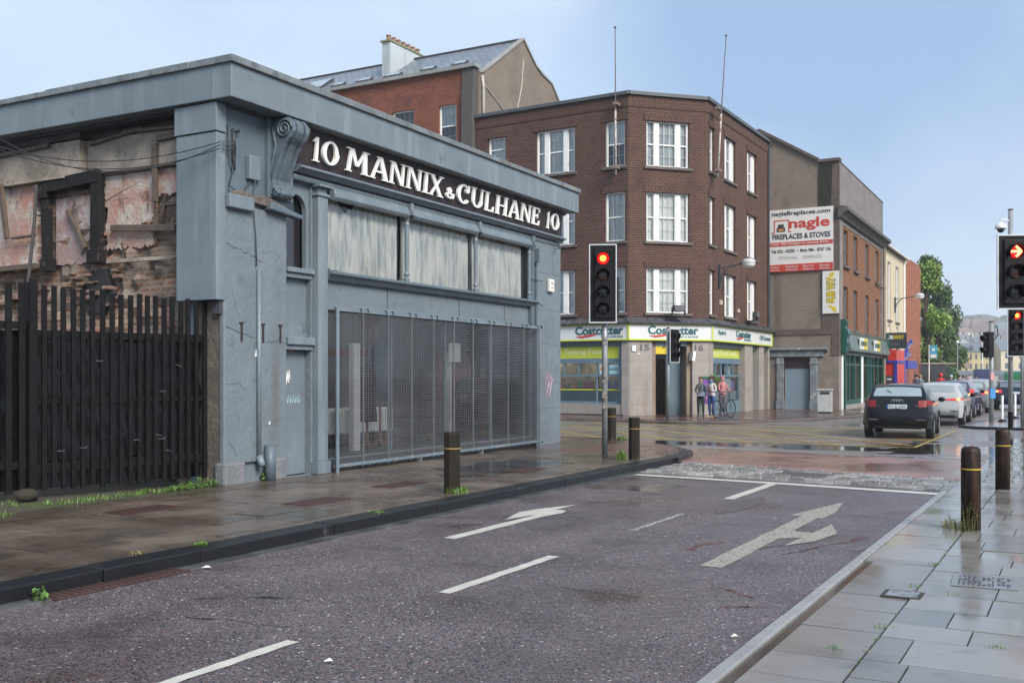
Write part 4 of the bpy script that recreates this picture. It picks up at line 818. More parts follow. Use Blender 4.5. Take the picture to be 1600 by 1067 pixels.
mb = MB(); mb.ball((.45, -.12, .10), .12, 8, (1.3, .8, .7)); tag(mb.build('stone_lump', M('mossy stone lump', (.03, .025, .018), .9, bump=1, bs=12, bd=.03)), 'dark rough lump at the foot of the gate post', 'stone'); o = bpy.data.objects['stone_lump']; o.location = F.location; o.rotation_euler.z = FRZ2
tag(rect('yard_ground', -22, -10.95, -4, 11.6, .106, M('muddy verge', (.085, .075, .055), .7, var=.4, vs=4, bump=.8, bs=25, bd=.02, stain=((.07, .10, .03), 3, .5, .65))))
# ================================================================ BUILDINGS ACROSS THE JUNCTION
m_frame = M('white window paint', (.76, .76, .73), .45, var=.08, vs=4, bump=.1, stain=((.45, .43, .4), 3, .62, .8))
m_win = glass('window glass', (.88, .92, .94), .05, .02)
m_winc = glass('shop front glass', (.93, .95, .96), .03, .02)
m_blind = M('pale curtain lining', (.90, .89, .84), .9, var=.12, vs=3, streak=((.66, .64, .6), 6, .5, .75))
m_blind2 = M('grey lace curtain', (.55, .57, .57), .9, var=.15, vs=3, streak=((.30, .32, .33), 6, .45, .7))
m_room = flat('dim room', (.07, .075, .08), .9)
m_sill = M('dark stone sill', (.12, .10, .09), .8, var=.3)
def window(T, loc, rz, x0, x1, z0, z1, lights=(1,), grid=(3, 2), curtain=None, yb=.12, sill=True, half=False, fr=.06, mul=.11, matf=None, matp=None):
    """sash window: lights = relative widths of side by side sashes"""
    matf = matf or m_frame; mb = MB(); y0, y1 = yb - .03, yb + .05
    mb.box(x0, x0 + fr, y0, y1, z0, z1).box(x1 - fr, x1, y0, y1, z0, z1).box(x0 + fr, x1 - fr, y0, y1, z1 - fr, z1).box(x0 + fr, x1 - fr, y0, y1, z0, z0 + fr)
    tot = sum(lights); W_ = (x1 - x0) - 2 * fr - mul * 1.9 * (len(lights) - 1); x = x0 + fr
    for i, l in enumerate(lights):
        wd = W_ * l / tot; zm = (z0 + z1) / 2
        mb.box(x, x + wd, y0 + .035, y1 - .01, zm - .025, zm + .025)
        nx = grid[0] if l >= max(lights) * .9 else max(1, round(grid[0] * l / max(lights)))
        for k in range(1, nx): mb.box(x + wd * k / nx - .011, x + wd * k / nx + .011, y0 + .045, y1 - .02, z0 + fr, z1 - fr)
        for hz in (z0, zm):
            for k in range(1, grid[1]): zz_ = hz + (z1 - z0) / 2 * k / grid[1]; mb.box(x, x + wd, y0 + .047, y1 - .022, zz_ - .011, zz_ + .011)
        mb.box(x, x + .03, y0 + .02, y1, z0 + fr, z1 - fr); mb.box(x + wd - .03, x + wd, y0 + .02, y1, z0 + fr, z1 - fr)
        x += wd
        if i < len(lights) - 1: mb.box(x, x + mul * 1.9, y0 - .02, y1 + .002, z0 + fr, z1 - fr); x += mul * 1.9
    f_ = mb.build('window', matf, T, loc=loc, rz=rz)
    MB().poly([(x0 + fr, y1 - .035, z0 + fr), (x1 - fr, y1 - .035, z0 + fr), (x1 - fr, y1 - .035, z1 - fr), (x0 + fr, y1 - .035, z1 - fr)]).build('pane', matp or m_win, f_)
    if curtain:
        n = 26; cv = []; zt, zb = z1 - .02, z0 + .02
        if curtain == 'half': zb = (z0 + z1) / 2
        for i in range(n + 1):
            xx = x0 + .03 + (x1 - x0 - .06) * i / n; yy = y1 + .06 + .018 * math.sin(i * 2.1)
            cv += [(xx, yy, zb), (xx, yy, zt)]
        MB().add(cv, [(2 * i, 2 * i + 2, 2 * i + 3, 2 * i + 1) for i in range(n)]).build('curtain', m_blind if curtain in ('full', 'half') else m_blind2, f_)
    else: pass
    MB().poly([(x0, y1 + .4, z0), (x1, y1 + .4, z0), (x1, y1 + .4, z1), (x0, y1 + .4, z1)]).build('room', m_room, f_)
    if sill: MB().box(x0 - .12, x1 + .12, -.09, yb - .03, z0 - .11, z0 - .005).build('sill', m_sill, f_)
    return f_
m_b1 = brick('dark purple-brown brick', (.112, .054, .042), (.072, .038, .031), (.18, .13, .11), .28, .098, .012, .7, ((.060, .034, .030), .9, .50, .75))
m_b1s = brick('dark soldier brick', (.095, .043, .032), (.062, .03, .024), (.16, .115, .095), .30, .10, .016, .7, soldier=True)
m_stone = M('grimy pale stone', (.30, .275, .25), .75, var=.12, vs=1.1, bump=.4, bs=14, stain=((.24, .20, .17), 1.5, .5, .75), streak=((.22, .18, .15), 2, .58, .78))
m_stonet = M('tan return stone', (.25, .20, .155), .8, var=.2, vs=1.5, streak=((.13, .10, .08), 2.5, .5, .75))
m_teal = M('slate teal shop paint', (.10, .145, .17), .45, var=.1)
m_lime = flat('lime signage', (.50, .56, .05), .4); m_signw = M('pale sign face', (.62, .64, .63), .4, var=.05, vs=1, stain=((.5, .52, .5), 1.2, .5, .8)); m_tealt = flat('dark teal letters', (.02, .10, .11), .4); m_redl = flat('red swoosh', (.55, .03, .03), .4)
K1 = (-16.39, 38.9); K0 = (-23.85, 39.2); K2 = (-13.9, 41.4); K3 = (-13.8, 50.5)
T1 = thing('corner_building', (K1[0], K1[1], 0), 'four-storey dark brick corner building over a convenience shop', 'building')
def face(a, b): return (a[0] - K1[0], a[1] - K1[1], 0), math.atan2(b[1] - a[1], b[0] - a[0]), math.hypot(b[0] - a[0], b[1] - a[1])
rowsz = [(10.34, 12.22), (7.26, 9.28), (4.32, 6.18)]
Ls, rzL, LL = face(K0, K1); Cs, rzC, LC = face(K1, K2); Rs, rzR, LR = face(K2, K3)
def facade(T, loc, rz, L, cols, first=False):
    holes = [(a, b_, z0, z1) for (a, b_, *_) in cols for z0, z1 in rowsz]
    if first: holes = [h if not (h[0] < 2) else (h[0], h[1], h[3] - 1.0, h[3]) for h in holes]
    w_ = MB().wall(0, L, 3.9, 13.22, holes, 0, .3).build('wall', m_b1, T, loc=loc, rz=rz)
    for a, b_, z0, z1 in holes: MB().box(a - .12, b_ + .12, -.035, .03, z1 + .002, z1 + .26).build('brick_lintel', m_b1s, T, loc=loc, rz=rz)
    MB().box(-.01, L + .01, -.03, .02, 12.75, 13.2).build('brick_frieze', m_b1s, T, loc=loc, rz=rz)
    for (a, b_, li) in cols:
        for k, (z0, z1) in enumerate(rowsz):
            if first and a < 2: z0 = z1 - 1.0
            window(T, loc, rz, a, b_, z0, z1, li, (3, 2), random.choice(['full', 'full', 'full', 'grey']) if len(li) > 1 else random.choice(['half', 'full', 'full']), yb=.14)
    MB().box(-.12, L + .12, -.14, .4, 13.22, 13.36).build('coping', M('dark coping', (.07, .08, .085), .5), T, loc=loc, rz=rz)
facade(T1, Ls, rzL, LL, [(.62, 1.53, (1,)), (3.09, 4.98, (.45, 1, .45)), (6.40, 7.30, (1,))], True)
facade(T1, Cs, rzC, LC, [(.80, 2.72, (.42, 1, .42))])
facade(T1, Rs, rzR, LR, [(.30, .95, (1,)), (2.30, 3.85, (.4, 1, .4)), (5.60, 7.05, (.4, 1, .4))])
P_ = [K1, K2, K3, (-23.8, 50.5), K0]; MB().add([(p[0] - K1[0], p[1] - K1[1], 13.2) for p in P_], [tuple(range(5))]).build('roof', m_dark, T1)
MB().add([(p[0] - K1[0], p[1] - K1[1], z) for p in [K3, (-23.8, 50.5), K0] for z in (0, 13.2)], [(0, 2, 3, 1), (2, 4, 5, 3)]).build('rear_wall', m_b1, T1)
MB().add([(p[0] - K1[0], p[1] - K1[1], z) for p in [(-17.5, 42.2), (-15.6, 43.6), (-15.6, 50)] for z in (0, 13.1)] + [(-23.5 - K1[0], 42.2 - K1[1], 0), (-23.5 - K1[0], 42.2 - K1[1], 13.1)], [(0, 2, 3, 1), (2, 4, 5, 3), (6, 0, 1, 7)]).build('inner_wall', flat('inner wall', (.12, .12, .11)), T1)
# shop front, gutter ledge, sign band
m_slate = M('broken slate ledge', (.07, .075, .08), .5, var=.4, vs=8, bump=1, bs=8, bd=.04, stain=((.2, .2, .2), 5, .58, .7))
for nm, loc, rz, L in (('l', Ls, rzL, LL), ('c', Cs, rzC, LC), ('r', Rs, rzR, LR)):
    mb = MB(); x = -.15
    while x < L + .1:
        w_ = random.uniform(.15, .4); mb.add([(x, -.42, 3.90 + random.uniform(-.02, .02)), (x + w_, -.42, 3.90 + random.uniform(-.02, .02)), (x + w_, 0, 4.06 + random.uniform(0, .08)), (x, 0, 4.06 + random.uniform(0, .08)), (x, -.40, 3.84), (x + w_, -.40, 3.84), (x + w_, 0, 3.84), (x, 0, 3.84)], [(0, 1, 2, 3), (4, 5, 1, 0), (0, 3, 7, 4), (1, 5, 6, 2)]); x += w_
    mb.build('slate_ledge', m_slate, T1, loc=loc, rz=rz)
    s0, s1 = -.10, L + (.12 if nm != 'r' else -.3)
    mb = MB().box(s0, s1, -.26, 0, 3.23, 3.84); mb.build('sign_band', m_signw, T1, loc=loc, rz=rz)
    mb = MB().box(s0, s1, -.285, -.24, 3.17, 3.23).box(s0, s1, -.285, -.262, 3.80, 3.86)
    for xx in ((s0, s1) if nm == 'c' else (s1,)): mb.box(xx - .03, xx + .03, -.29, -.262, 3.23, 3.8)
    mb.build('sign_trim', m_lime, T1, loc=loc, rz=rz)
    MB().box(0, L, -.02, .3, 2.95, 3.23).build('shop_head', m_teal, T1, loc=loc, rz=rz)
def cosc(loc, rz, x0, x1, z0, z1, y=-.266):
    text('Costcutter', x0, x1, z0 + .10, z1, y, m_tealt, T1, ext=.012, bold=.03, loc=loc, rz=rz)
    h = z1 - z0; w_ = x1 - x0; pts = [(x0 + w_ * .02, z0 + .05), (x0 + w_ * .14, z0 - .02), (x0 + w_ * .28, z0 + .02), (x0 + w_ * .44, z0 + .09), (x0 + w_ * .44, z0 + .14), (x0 + w_ * .26, z0 + .09), (x0 + w_ * .14, z0 + .06)]
    MB().prism(pts, y - .02, y + .002).build('red_swoosh', m_redl, T1, loc=loc, rz=rz)
    text('Proud to be local', x0 + w_ * .55, x1 - .02, z0 - .03, z0 + .08, y, m_tealt, T1, ext=.005, loc=loc, rz=rz)
cosc(Ls, rzL, 5.15, 7.35, 3.32, 3.78); cosc(Cs, rzC, .75, 3.0, 3.32, 3.78); cosc(Rs, rzR, 3.1, 5.3, 3.34, 3.74)
text("Ryder's", .7, 1.7, 3.42, 3.66, -.266, m_tealt, T1, ext=.008, bold=.02, loc=Rs, rz=rzR); text("Off Licence", 6.7, 8.5, 3.42, 3.64, -.266, m_tealt, T1, ext=.008, bold=.02, loc=Rs, rz=rzR)
# stone piers
def pier(loc, rz, x0, x1, y0=-.16, y1=.35, z1=3.17, nm='pier', mat=None, joints=True):
    o = MB().box(x0, x1, y0, y1, 0, z1).build(nm, mat or m_stone, T1, loc=loc, rz=rz, bevel=.015)
    if joints:
        mb = MB()
        for z in (.55, 1.15, 1.75, 2.35, 2.8): mb.box(x0 + .002, x1 - .002, y0 - .002, y0 + .001, z, z + .012)
        mb.build('joint', m_stonet, o)
    return o
pier(Ls, rzL, 7.22, 7.47 + .1); pier(Cs, rzC, .0, .98); pier(Cs, rzC, 2.78, 3.56, -.16); pier(Rs, rzR, -.1, .35); pier(Rs, rzR, 4.75, 5.95, -.16, .5); pier(Rs, rzR, 7.0, 7.8, -.16, .5); pier(Rs, rzR, 8.7, 9.0, -.1, .4)
pier(Cs, rzC, .98, 1.2, -.02, .5, 3.17, 'jamb', m_stonet, False); pier(Cs, rzC, 2.58, 2.78, -.02, .5, 3.17, 'jamb', m_stonet, False); pier(Rs, rzR, .35, .6, -.02, .5, 3.17, 'jamb', m_stonet, False)
text('15', .45, .85, 2.75, 3.02, -.163, flat('stone grey numerals', (.10, .09, .085)), T1, bold=.03, loc=Cs, rz=rzC); text('16', 2.88, 3.28, 2.75, 3.02, -.163, flat('stone grey numerals', (.1, .09, .085)), T1, bold=.03, loc=Cs, rz=rzC)
MB().box(.08, .24, -.22, -.16, 2.72, 2.95).build('alarm_case', m_white, T1, loc=Cs, rz=rzC, bevel=.01); MB().box(.42 - .1, .42, -.2, -.16, 2.6, 2.64).build('bracket_stub', m_white, T1, loc=Cs, rz=rzC)
# left shop window
MB().box(-.1, 7.22, -.12, .3, .12, .55).build('stall_riser', m_stone, T1, loc=Ls, rz=rzL); MB().box(-.1, 7.3, -.18, .2, -.05, .14).build('black_plinth', flat('black plinth', (.02, .02, .025)), T1, loc=Ls, rz=rzL)
MB().box(-.1, 7.05, .05, .2, 2.45, 2.98).build('shop_banner', m_lime, T1, loc=Ls, rz=rzL)
text('Great Tasting Food', 3.5, 6.3, 2.58, 2.84, .048, flat('pale banner print', (.75, .77, .55)), T1, ext=.004, bold=.01, loc=Ls, rz=rzL)
mb = MB().box(-.1, 7.05, .04, .2, 2.25, 2.45).box(-.1, 7.05, .06, .16, 1.70, 1.78).box(-.1, 7.05, .06, .16, .55, .66)
for x in (1.2, 2.4, 3.55, 4.4, 5.1, 5.95, 6.5): mb.box(x, x + .06, .06, .15, 1.78, 2.25)
for x in (1.2, 3.55, 5.95): mb.box(x, x + .06, .06, .15, .66, 1.70)
mb.box(7.05, 7.24, -.02, .2, .55, 3.0); mb.build('shop_window_frame', M('blue grey shop frame', (.12, .19, .24), .4), T1, loc=Ls, rz=rzL)
MB().poly([(-.1, .14, .6), (7.05, .14, .6), (7.05, .14, 2.3), (-.1, .14, 2.3)]).build('shop_pane', m_winc, T1, loc=Ls, rz=rzL)
MB().poly([(-.1, .155, .66), (7.05, .155, .66), (7.05, .155, 1.12), (-.1, .155, 1.12)]).build('frosted_film', M('frosted blue film', (.28, .38, .43), .4, var=.25, vs=1.2, bump=0), T1, loc=Ls, rz=rzL); MB().box(-.1, 7.05, .12, .15, 1.12, 1.17).build('film_edge', m_lime, T1, loc=Ls, rz=rzL)
m_shop = M('brown shop interior', (.30, .24, .16), .8, var=.6, vs=2.5); MB().box(-.1, 7.1, 1.2, 1.3, .1, 3.0).build('shop_interior', m_shop, T1, loc=Ls, rz=rzL)  # mottled brown colour for the shop back wall
pc = [(.55, .05, .04), (.60, .50, .05), (.6, .6, .58), (.10, .25, .12), (.55, .25, .05), (.08, .1, .3), (.4, .05, .1)]
mb_ = {}
for i in range(24):
    x = .2 + i * .28; c = random.randrange(len(pc)); mb_.setdefault(c, MB()).box(x, x + random.uniform(.12, .24), .3, .34, 1.18, 1.18 + random.uniform(.15, .45))
for c, mb in mb_.items(): mb.build('window_goods', flat('goods %d' % c, pc[c]), T1, loc=Ls, rz=rzL)
o = MB().box(6.1, 7.0, .08, .11, 1.8, 2.18).build('small_notice', flat('pale blue notice', (.35, .58, .65)), T1, loc=Ls, rz=rzL); text('bitcoin', 6.33, 6.95, 1.94, 2.1, .078, flat('notice print', (.05, .05, .06)), o, ext=.003, bold=.02); MB().lathe([(.001, 0), (.08, 0), (.08, .01), (.001, .01)], (6.22, .07, 2.02), 14, 'y').build('round_badge', flat('orange badge', (.7, .22, .02)), o)
mb = MB()
for x in (1, 3, 5): mb.box(x, x + 1.2, .6, .7, 2.5, 2.55)
mb.build('ceiling_lamp', emit('shop tube light', (1, .93, .8), 11), T1, loc=Ls, rz=rzL)
MB().box(1.35, 2.3, .9, 1.0, 2.48, 2.53).build('ceiling_lamp', emit('shop tube light', (1, .93, .8), 11), T1, loc=Cs, rz=rzC)
MB().box(1, 4, .5, .6, 2.5, 2.55).build('ceiling_lamp', emit('shop tube light', (1, .93, .8), 11), T1, loc=Rs, rz=rzR)
# doorway on the corner
mb = MB().box(1.2, 2.58, .5, .6, 2.55, 3.17).box(1.2, 1.28, .5, .62, 0, 2.55).box(1.90, 1.98, .5, .62, 0, 2.55).box(1.98, 2.58, .5, .55, 0, 2.55).box(1.2, 2.58, .45, .6, 2.45, 2.58); mb.build('door_frame', m_teal, T1, loc=Cs, rz=rzC)
MB().box(1.2, 2.2, .0, .1, 2.62, 3.12).build('door_banner', flat('yellow door banner', (.62, .46, .02)), T1, loc=Cs, rz=rzC); text('ATM', 1.5, 1.95, 2.84, 3.08, -.003, flat('black print', (.03, .03, .03)), T1, bold=.02, loc=Cs, rz=rzC); text('Lotto', 1.62, 1.9, 2.68, 2.78, -.003, flat('black print', (.03, .03, .03)), T1, loc=Cs, rz=rzC)
MB().box(1.28, 1.90, 1.6, 1.7, 0, 2.5).build('shop_shelves', M('warm shelves', (.26, .16, .09), .8, var=.7, vs=6), T1, loc=Cs, rz=rzC)
MB().box(2.2, 2.34, .53, .56, 1.4, 1.75).build('door_notice', m_white, T1, loc=Cs, rz=rzC); MB().box(2.0, 2.56, .54, .55, .7, .74).build('door_rail', m_wire, T1, loc=Cs, rz=rzC)
MB().box(2.30, 2.42, -.42, -.1, 2.7, 3.1).build('door_camera', m_white, T1, loc=Cs, rz=rzC).rotation_euler.y = R(8)
# right-hand shop windows
MB().box(.6, 4.75, .12, .2, 2.5, 3.0).build('shop_banner', m_lime, T1, loc=Rs, rz=rzR); text('Good Food Foods', .8, 4.4, 2.62, 2.86, .118, flat('pale banner print', (.75, .77, .55)), T1, ext=.004, loc=Rs, rz=rzR)
mb = MB().box(.6, 4.75, .1, .22, 2.25, 2.5).box(.6, 4.75, .1, .2, 1.68, 1.76).box(.6, 4.75, .1, .3, 0, .62)
for x in (1.4, 2.2, 3.0, 3.8): mb.box(x, x + .06, .1, .2, 1.76, 2.25)
for x in (.6, 2.6, 4.69): mb.box(x, x + .06, .1, .2, .62, 1.68)
mb.build('shop_window_frame', MC['blue grey shop frame'], T1, loc=Rs, rz=rzR); MB().poly([(.6, .18, .6), (4.75, .18, .6), (4.75, .18, 2.3), (.6, .18, 2.3)]).build('shop_pane', m_winc, T1, loc=Rs, rz=rzR)
MB().box(.6, 4.8, 1.0, 1.1, .1, 3).build('shop_interior', m_shop, T1, loc=Rs, rz=rzR)
MB().box(.65, 4.7, .22, .24, .65, 1.05).build('frosted_film', MC['frosted blue film'], T1, loc=Rs, rz=rzR); MB().box(3.0, 3.9, .23, .25, 1.05, 2.2).build('window_poster', M('white poster', (.55, .62, .62), .6, var=.3, vs=3), T1, loc=Rs, rz=rzR); MB().box(2.3, 2.7, .24, .26, 1.2, 1.6).build('window_poster', flat('purple poster', (.20, .08, .35)), T1, loc=Rs, rz=rzR); MB().box(3.95, 4.4, .24, .26, 1.1, 1.5).build('window_poster', flat('lilac poster', (.30, .20, .5)), T1, loc=Rs, rz=rzR)
mb = MB().box(5.95, 7.0, .3, .4, 2.2, 3.17).box(5.95, 6.05, .3, .4, 0, 2.2).box(6.9, 7.0, .3, .4, 0, 2.2).box(6.05, 6.9, .32, .38, 1.6, 1.7).box(7.8, 8.7, .3, .4, 0, .6).box(7.8, 8.7, .3, .4, 2.3, 3.17); mb.build('side_window_frame', MC['blue grey shop frame'], T1, loc=Rs, rz=rzR)
MB().box(6.05, 6.9, .36, .37, .1, 1.1).box(7.8, 8.7, .36, .37, .6, 1.2).build('frosted_film', MC['frosted blue film'], T1, loc=Rs, rz=rzR); MB().box(6.05, 6.9, .25, .3, 2.6, 3.05).box(7.8, 8.6, .25, .3, 2.6, 3.05).build('shop_banner', m_lime, T1, loc=Rs, rz=rzR); MB().poly([(6.0, .39, 0), (8.8, .39, 0), (8.8, .39, 3), (6.0, .39, 3)]).build('side_pane', flat('dim glass', (.03, .045, .05), .1), T1, loc=Rs, rz=rzR)
MB().poly([(0, .45, 0), (0, .45, 0.01), (LR, .45, 3.2), (LR, .45, 0)]).build('shop_floor_edge', m_void, T1, loc=Rs, rz=rzR)
MB().tube([(8.95, -.06, 4.0), (8.95, -.06, 13.1)], .05).tube([(8.95, -.06, 13.1), (9.1, -.2, 13.2), (9.4, -.25, 13.25)], .05).build('downpipe', m_dark, T1, loc=Rs, rz=rzR)
MB().box(1.6, 1.9, -.05, 0, 4.8, 5.0).box(4.1, 4.3, -.06, 0, 4.6, 4.75).build('junction_box', M('cream box', (.5, .47, .35)), T1, loc=Rs, rz=rzR)
# flagpoles, floodlights, wall lamp
m_pole = M('rusting white pole', (.50, .46, .43), .6, var=.2, vs=6, stain=((.18, .09, .06), 5, .5, .6))
def flagpole(base, top, lb):
    t = thing('flagpole', base, lb, 'flagpole', 0, 'flagpoles on the brick corner building'); d = Vector(top) - Vector(base)
    MB().tube([(0, 0, -.25), d * .42], .042).build('pole', m_pole, t, smooth=True); MB().tube([d * .42, d], [.028, .018]).ball(d, .055, 6).build('mast', flat('dark mast', (.10, .09, .09)), t)
    MB().box(-.09, .09, -.09, .25, .0, .12).box(-.09, .09, -.09, .25, 2.6, 2.72).box(-.05, .05, -.05, .1, 2.0, 2.05).build('bracket', flat('rusty bracket', (.2, .15, .13)), t)
    MB().tube([d * .42, d * .50 + Vector((.5, .3, -.6)), (.9, .4, d.z * .42 - .2)], .008, 3).build('stay_wire', m_dark, t)
flagpole((-16.83, 38.62, 10.18), (-16.85, 38.6, 15.95), 'left-hand vertical flagpole, fixed beside the chamfered corner'); flagpole((-13.55, 41.75, 10.3), (-13.30, 42.1, 16.05), 'right-hand leaning flagpole, fixed to the street front')
def flood(loc, rz, lb):
    t = thing('floodlight', loc, lb, 'floodlight', rz, 'floodlights over the shop sign'); MB().box(-.26, .26, -.14, .06, .06, .32).build('housing', m_dark, t, bevel=.02); MB().box(-.22, .22, -.15, -.14, .09, .29).build('lamp_face', flat('lamp face', (.12, .12, .13), .15), t); MB().box(-.3, -.26, -.05, .05, -.1, .25).box(.26, .3, -.05, .05, -.1, .25).box(-.3, .3, -.03, .3, -.12, -.08).build('bracket', m_dark, t)
flood((-14.6, 39.9, 4.28), rzC, 'larger floodlight above the corner sign'); flood((-13.4, 46.8, 4.35), rzR, 'smaller floodlight above the street-side sign')
def walllamp(loc, lb, arm=1.0):
    t = thing('wall_lamp', loc, lb, 'street lamp', 0, 'globe lamps on wall brackets')
    MB().tube([(0, 0, -.75), (.08, 0, -.3), (.4, 0, .05), (arm, 0, .16)], .03).tube([(0, 0, .02), (.5, 0, .07)], .02).box(-.04, .03, -.06, .06, -.85, .15).build('bracket_arm', m_dark, t, smooth=False)
    MB().lathe([(.30, .0), (.31, .03), (.24, .16), (.12, .2), (.01, .21)], (arm + .25, 0, .15), 16).build('hood', flat('lamp hood', (.45, .45, .44), .4), t, smooth=True); MB().ball((arm + .25, 0, .15), .285, 12, (1, 1, .75)).build('globe', flat('milky globe', (.75, .75, .72), .2), t, smooth=True)
walllamp((-13.82, 42.9, 6.35), 'globe street lamp on a curved bracket on the brick corner building'); 
# neighbouring red brick building and its slate roof
RB = thing('red_brick_building', (-23.9, 39.15, 0), 'tall red brick building with slate roof behind the corner building', 'building')
m_b2 = brick('orange red brick', (.27, .085, .045), (.16, .056, .036), (.21, .12, .09), .30, .10, .012, .5, ((.11, .05, .04), 1.2, .5, .7))
m_reveal = M('dark pier render', (.085, .072, .068), .8); m_slateroof = None
def slates(name, a, b_, c_):
    g = NG(name); s = g.n('ShaderNodeTexBrick'); mpp = g.n('ShaderNodeMapping'); g.l(g.tc.outputs['UV'], mpp.inputs[0]); g.l(g.tc.outputs['UV'], s.inputs['Vector']); s.inputs['Scale'].default_value = 1
    s.inputs['Brick Width'].default_value = .42; s.inputs['Row Height'].default_value = .30; s.inputs['Mortar Size'].default_value = .03; s.inputs['Color1'].default_value = (*a, 1); s.inputs['Color2'].default_value = (*b_, 1); s.inputs['Mortar'].default_value = (*c_, 1)
    g.set(col=g.mix(g.ramp(g.noise(.6, 5), .35, .7), s.outputs[0], g.mix(1, s.outputs[0], (1.0, .86, .86), 'MULTIPLY')), rough=.32, norm=g.bump(s.outputs['Fac'], -.6, .01)); return g.m
m_slateroof = slates('wet blue slates', (.20, .24, .27), (.145, .175, .20), (.06, .07, .08))
def quad_uv(name, pts, mat, parent):
    """pts: 4 corners, uv from edge lengths"""
    P4 = [Vector(p) for p in pts]; me = bpy.data.meshes.new(name); me.from_pydata([tuple(p) for p in P4], [], [(0, 1, 2, 3)]); uv = me.uv_layers.new()
    w_ = (P4[1] - P4[0]).length; h = (P4[3] - P4[0]).length
    for l, q in zip(uv.data, [(0, 0), (w_, 0), (w_, h), (0, h)]): l.uv = q
    me.materials.append(mat); o = bpy.data.objects.new(name, me); C.objects.link(o); o.parent = parent; return o
rw = [(-2.05 + .12, -1.0 + .02, 12.15, 14.0), (-4.55, -3.3, 12.15, 14.05), (-7.5, -6.2, 12.1, 14.0), (-10.4, -9.2, 12.1, 14.0)]
MB().wall(-18, -.62, 0, 15.5, rw, 0, .25).poly([(-18, 0, 0), (-18, 9, 0), (-18, 9, 15.5), (-18, 0, 15.5)]).build('wall', m_b2, RB)
for a, b_, z0, z1 in rw: window(RB, (0, 0, 0), 0, a, b_, z0, z1, (1,), (4, 2), 'half' if a > -3 else None, .13)
pb = MB().box(-.62, .0, -.18, .3, 0, 14.5).box(-.63, .0, -.1, .3, 14.5, 15.6); pb.build('corner_pier', m_reveal, RB, bevel=.02)
MB().box(-18, .12, -.22, .3, 15.5, 15.66).build('parapet_coping', M('pale parapet coping', (.26, .27, .26), .6, var=.25), RB)
RZ, RY = 17.95, 4.3   # ridge
quad_uv('roof', [(-24, .2, 15.3), (.05, .2, 15.3), (.05, RY, RZ), (-24, RY, RZ)], m_slateroof, RB); quad_uv('rear_roof', [(.05, 9.5, 14.5), (-24, 9.5, 14.5), (-24, RY, RZ), (.05, RY, RZ)], m_slateroof, RB)
MB().tube([(-24, RY, RZ + .02), (.1, RY, RZ + .02)], .07).box(-6, -.6, 3.55, 3.6, 17.35, 17.40).build('ridge_tiles', m_dark, RB)
m_gab = M('pebbledash gable', (.195, .16, .13), .9, var=.2, vs=1, bump=1, bs=25, bd=.02, stain=((.17, .14, .11), 1.2, .5, .7))
gp = [(.2, 12), (.2, 15.3), (.55, 15.45), (RY, RZ), (5.6, 17.0), (6.3, 16.75), (7.3, 16.55), (8.6, 15.4), (9.2, 14.2), (9.5, 12)]
MB().prism(gp, -.02, .1, 'x').build('gable_wall', m_gab, RB); mb = MB()
for (a, b_) in zip(gp[1:-1], gp[2:]): mb.bar((.06, a[0], a[1] + .04), (.06, b_[0], b_[1] + .04), .22, .1)
mb.build('barge_edge', M('pale barge', (.30, .29, .27), .8), RB)
mb = MB().tube([(.13, .5, 14.9), (.13, 1.4, 14.55), (.13, 2.4, 14.1), (.13, 3.6, 13.7), (.13, 3.7, 14.5), (.13, 4.1, 15.6), (.13, 4.3, 17.0)], .03, 5); mb.build('filled_cracks', M('pale crack filler', (.50, .46, .42), .9), RB)
MB().tube([(.18, .35, 15.2), (.2, .42, 14.7), (.2, .42, 12)], .07).build('downpipe', M('cream pipe', (.45, .42, .36)), RB, smooth=True)
ch = MB().box(-6.75, -6.25, 2.2, 5.9, 15.3, 18.3); ch.build('chimney', M('pale blue-grey render', (.44, .48, .50), .8, var=.12, vs=1, streak=((.3, .31, .3), 1.5, .55, .8)), RB)
MB().box(-6.8, -6.2, 2.1, 6.0, 18.3, 18.38).build('chimney_cap', M('mossy cap', (.22, .23, .12), .8), RB)
for i in range(7): MB().lathe([(.12, 0), (.10, .22), (.13, .25), (.13, .3), (.09, .32)], (-6.5, 2.4 + i * .42, 18.38), 10).build('chimney_pot', M('terracotta pot', (.30, .16, .11), .8, var=.4, vs=5), RB)
sl = MB()
for x, w_ in ((-13.6, 1.3), (-11.9, 1.4), (-9.7, .8), (-8.1, .9), (-6.4, 1.0), (-4.2, .8), (-2.4, .8)):
    z0_, z1_ = (16.35, 17.15) if x < -10.5 else (16.3, 16.52); yy0, yy1 = .2 + (z0_ - 15.3) * 4.1 / 2.65, .2 + (z1_ - 15.3) * 4.1 / 2.65
    f_ = MB().add([(x, yy0, z0_ + .12), (x + w_, yy0, z0_ + .12), (x + w_, yy1, z1_ + .12), (x, yy1, z1_ + .12), (x, yy0, z0_), (x + w_, yy0, z0_), (x + w_, yy1, z1_), (x, yy1, z1_)], [(0, 1, 2, 3), (4, 5, 1, 0), (5, 6, 2, 1), (6, 7, 3, 2), (7, 4, 0, 3)]).build('skylight', m_dark, RB)
    MB().add([(x + .08, yy0 + .05, z0_ + .14), (x + w_ - .08, yy0 + .05, z0_ + .14), (x + w_ - .08, yy1 - .05, z1_ + .13), (x + .08, yy1 - .05, z1_ + .13)], [(0, 1, 2, 3)]).build('skylight_pane', flat('skylight glass', (.30, .35, .38), .08), f_)
MB().wall(-18, .0, 0, 12.3, [], .2, .1, False).build('inner_wall', m_room, RB)
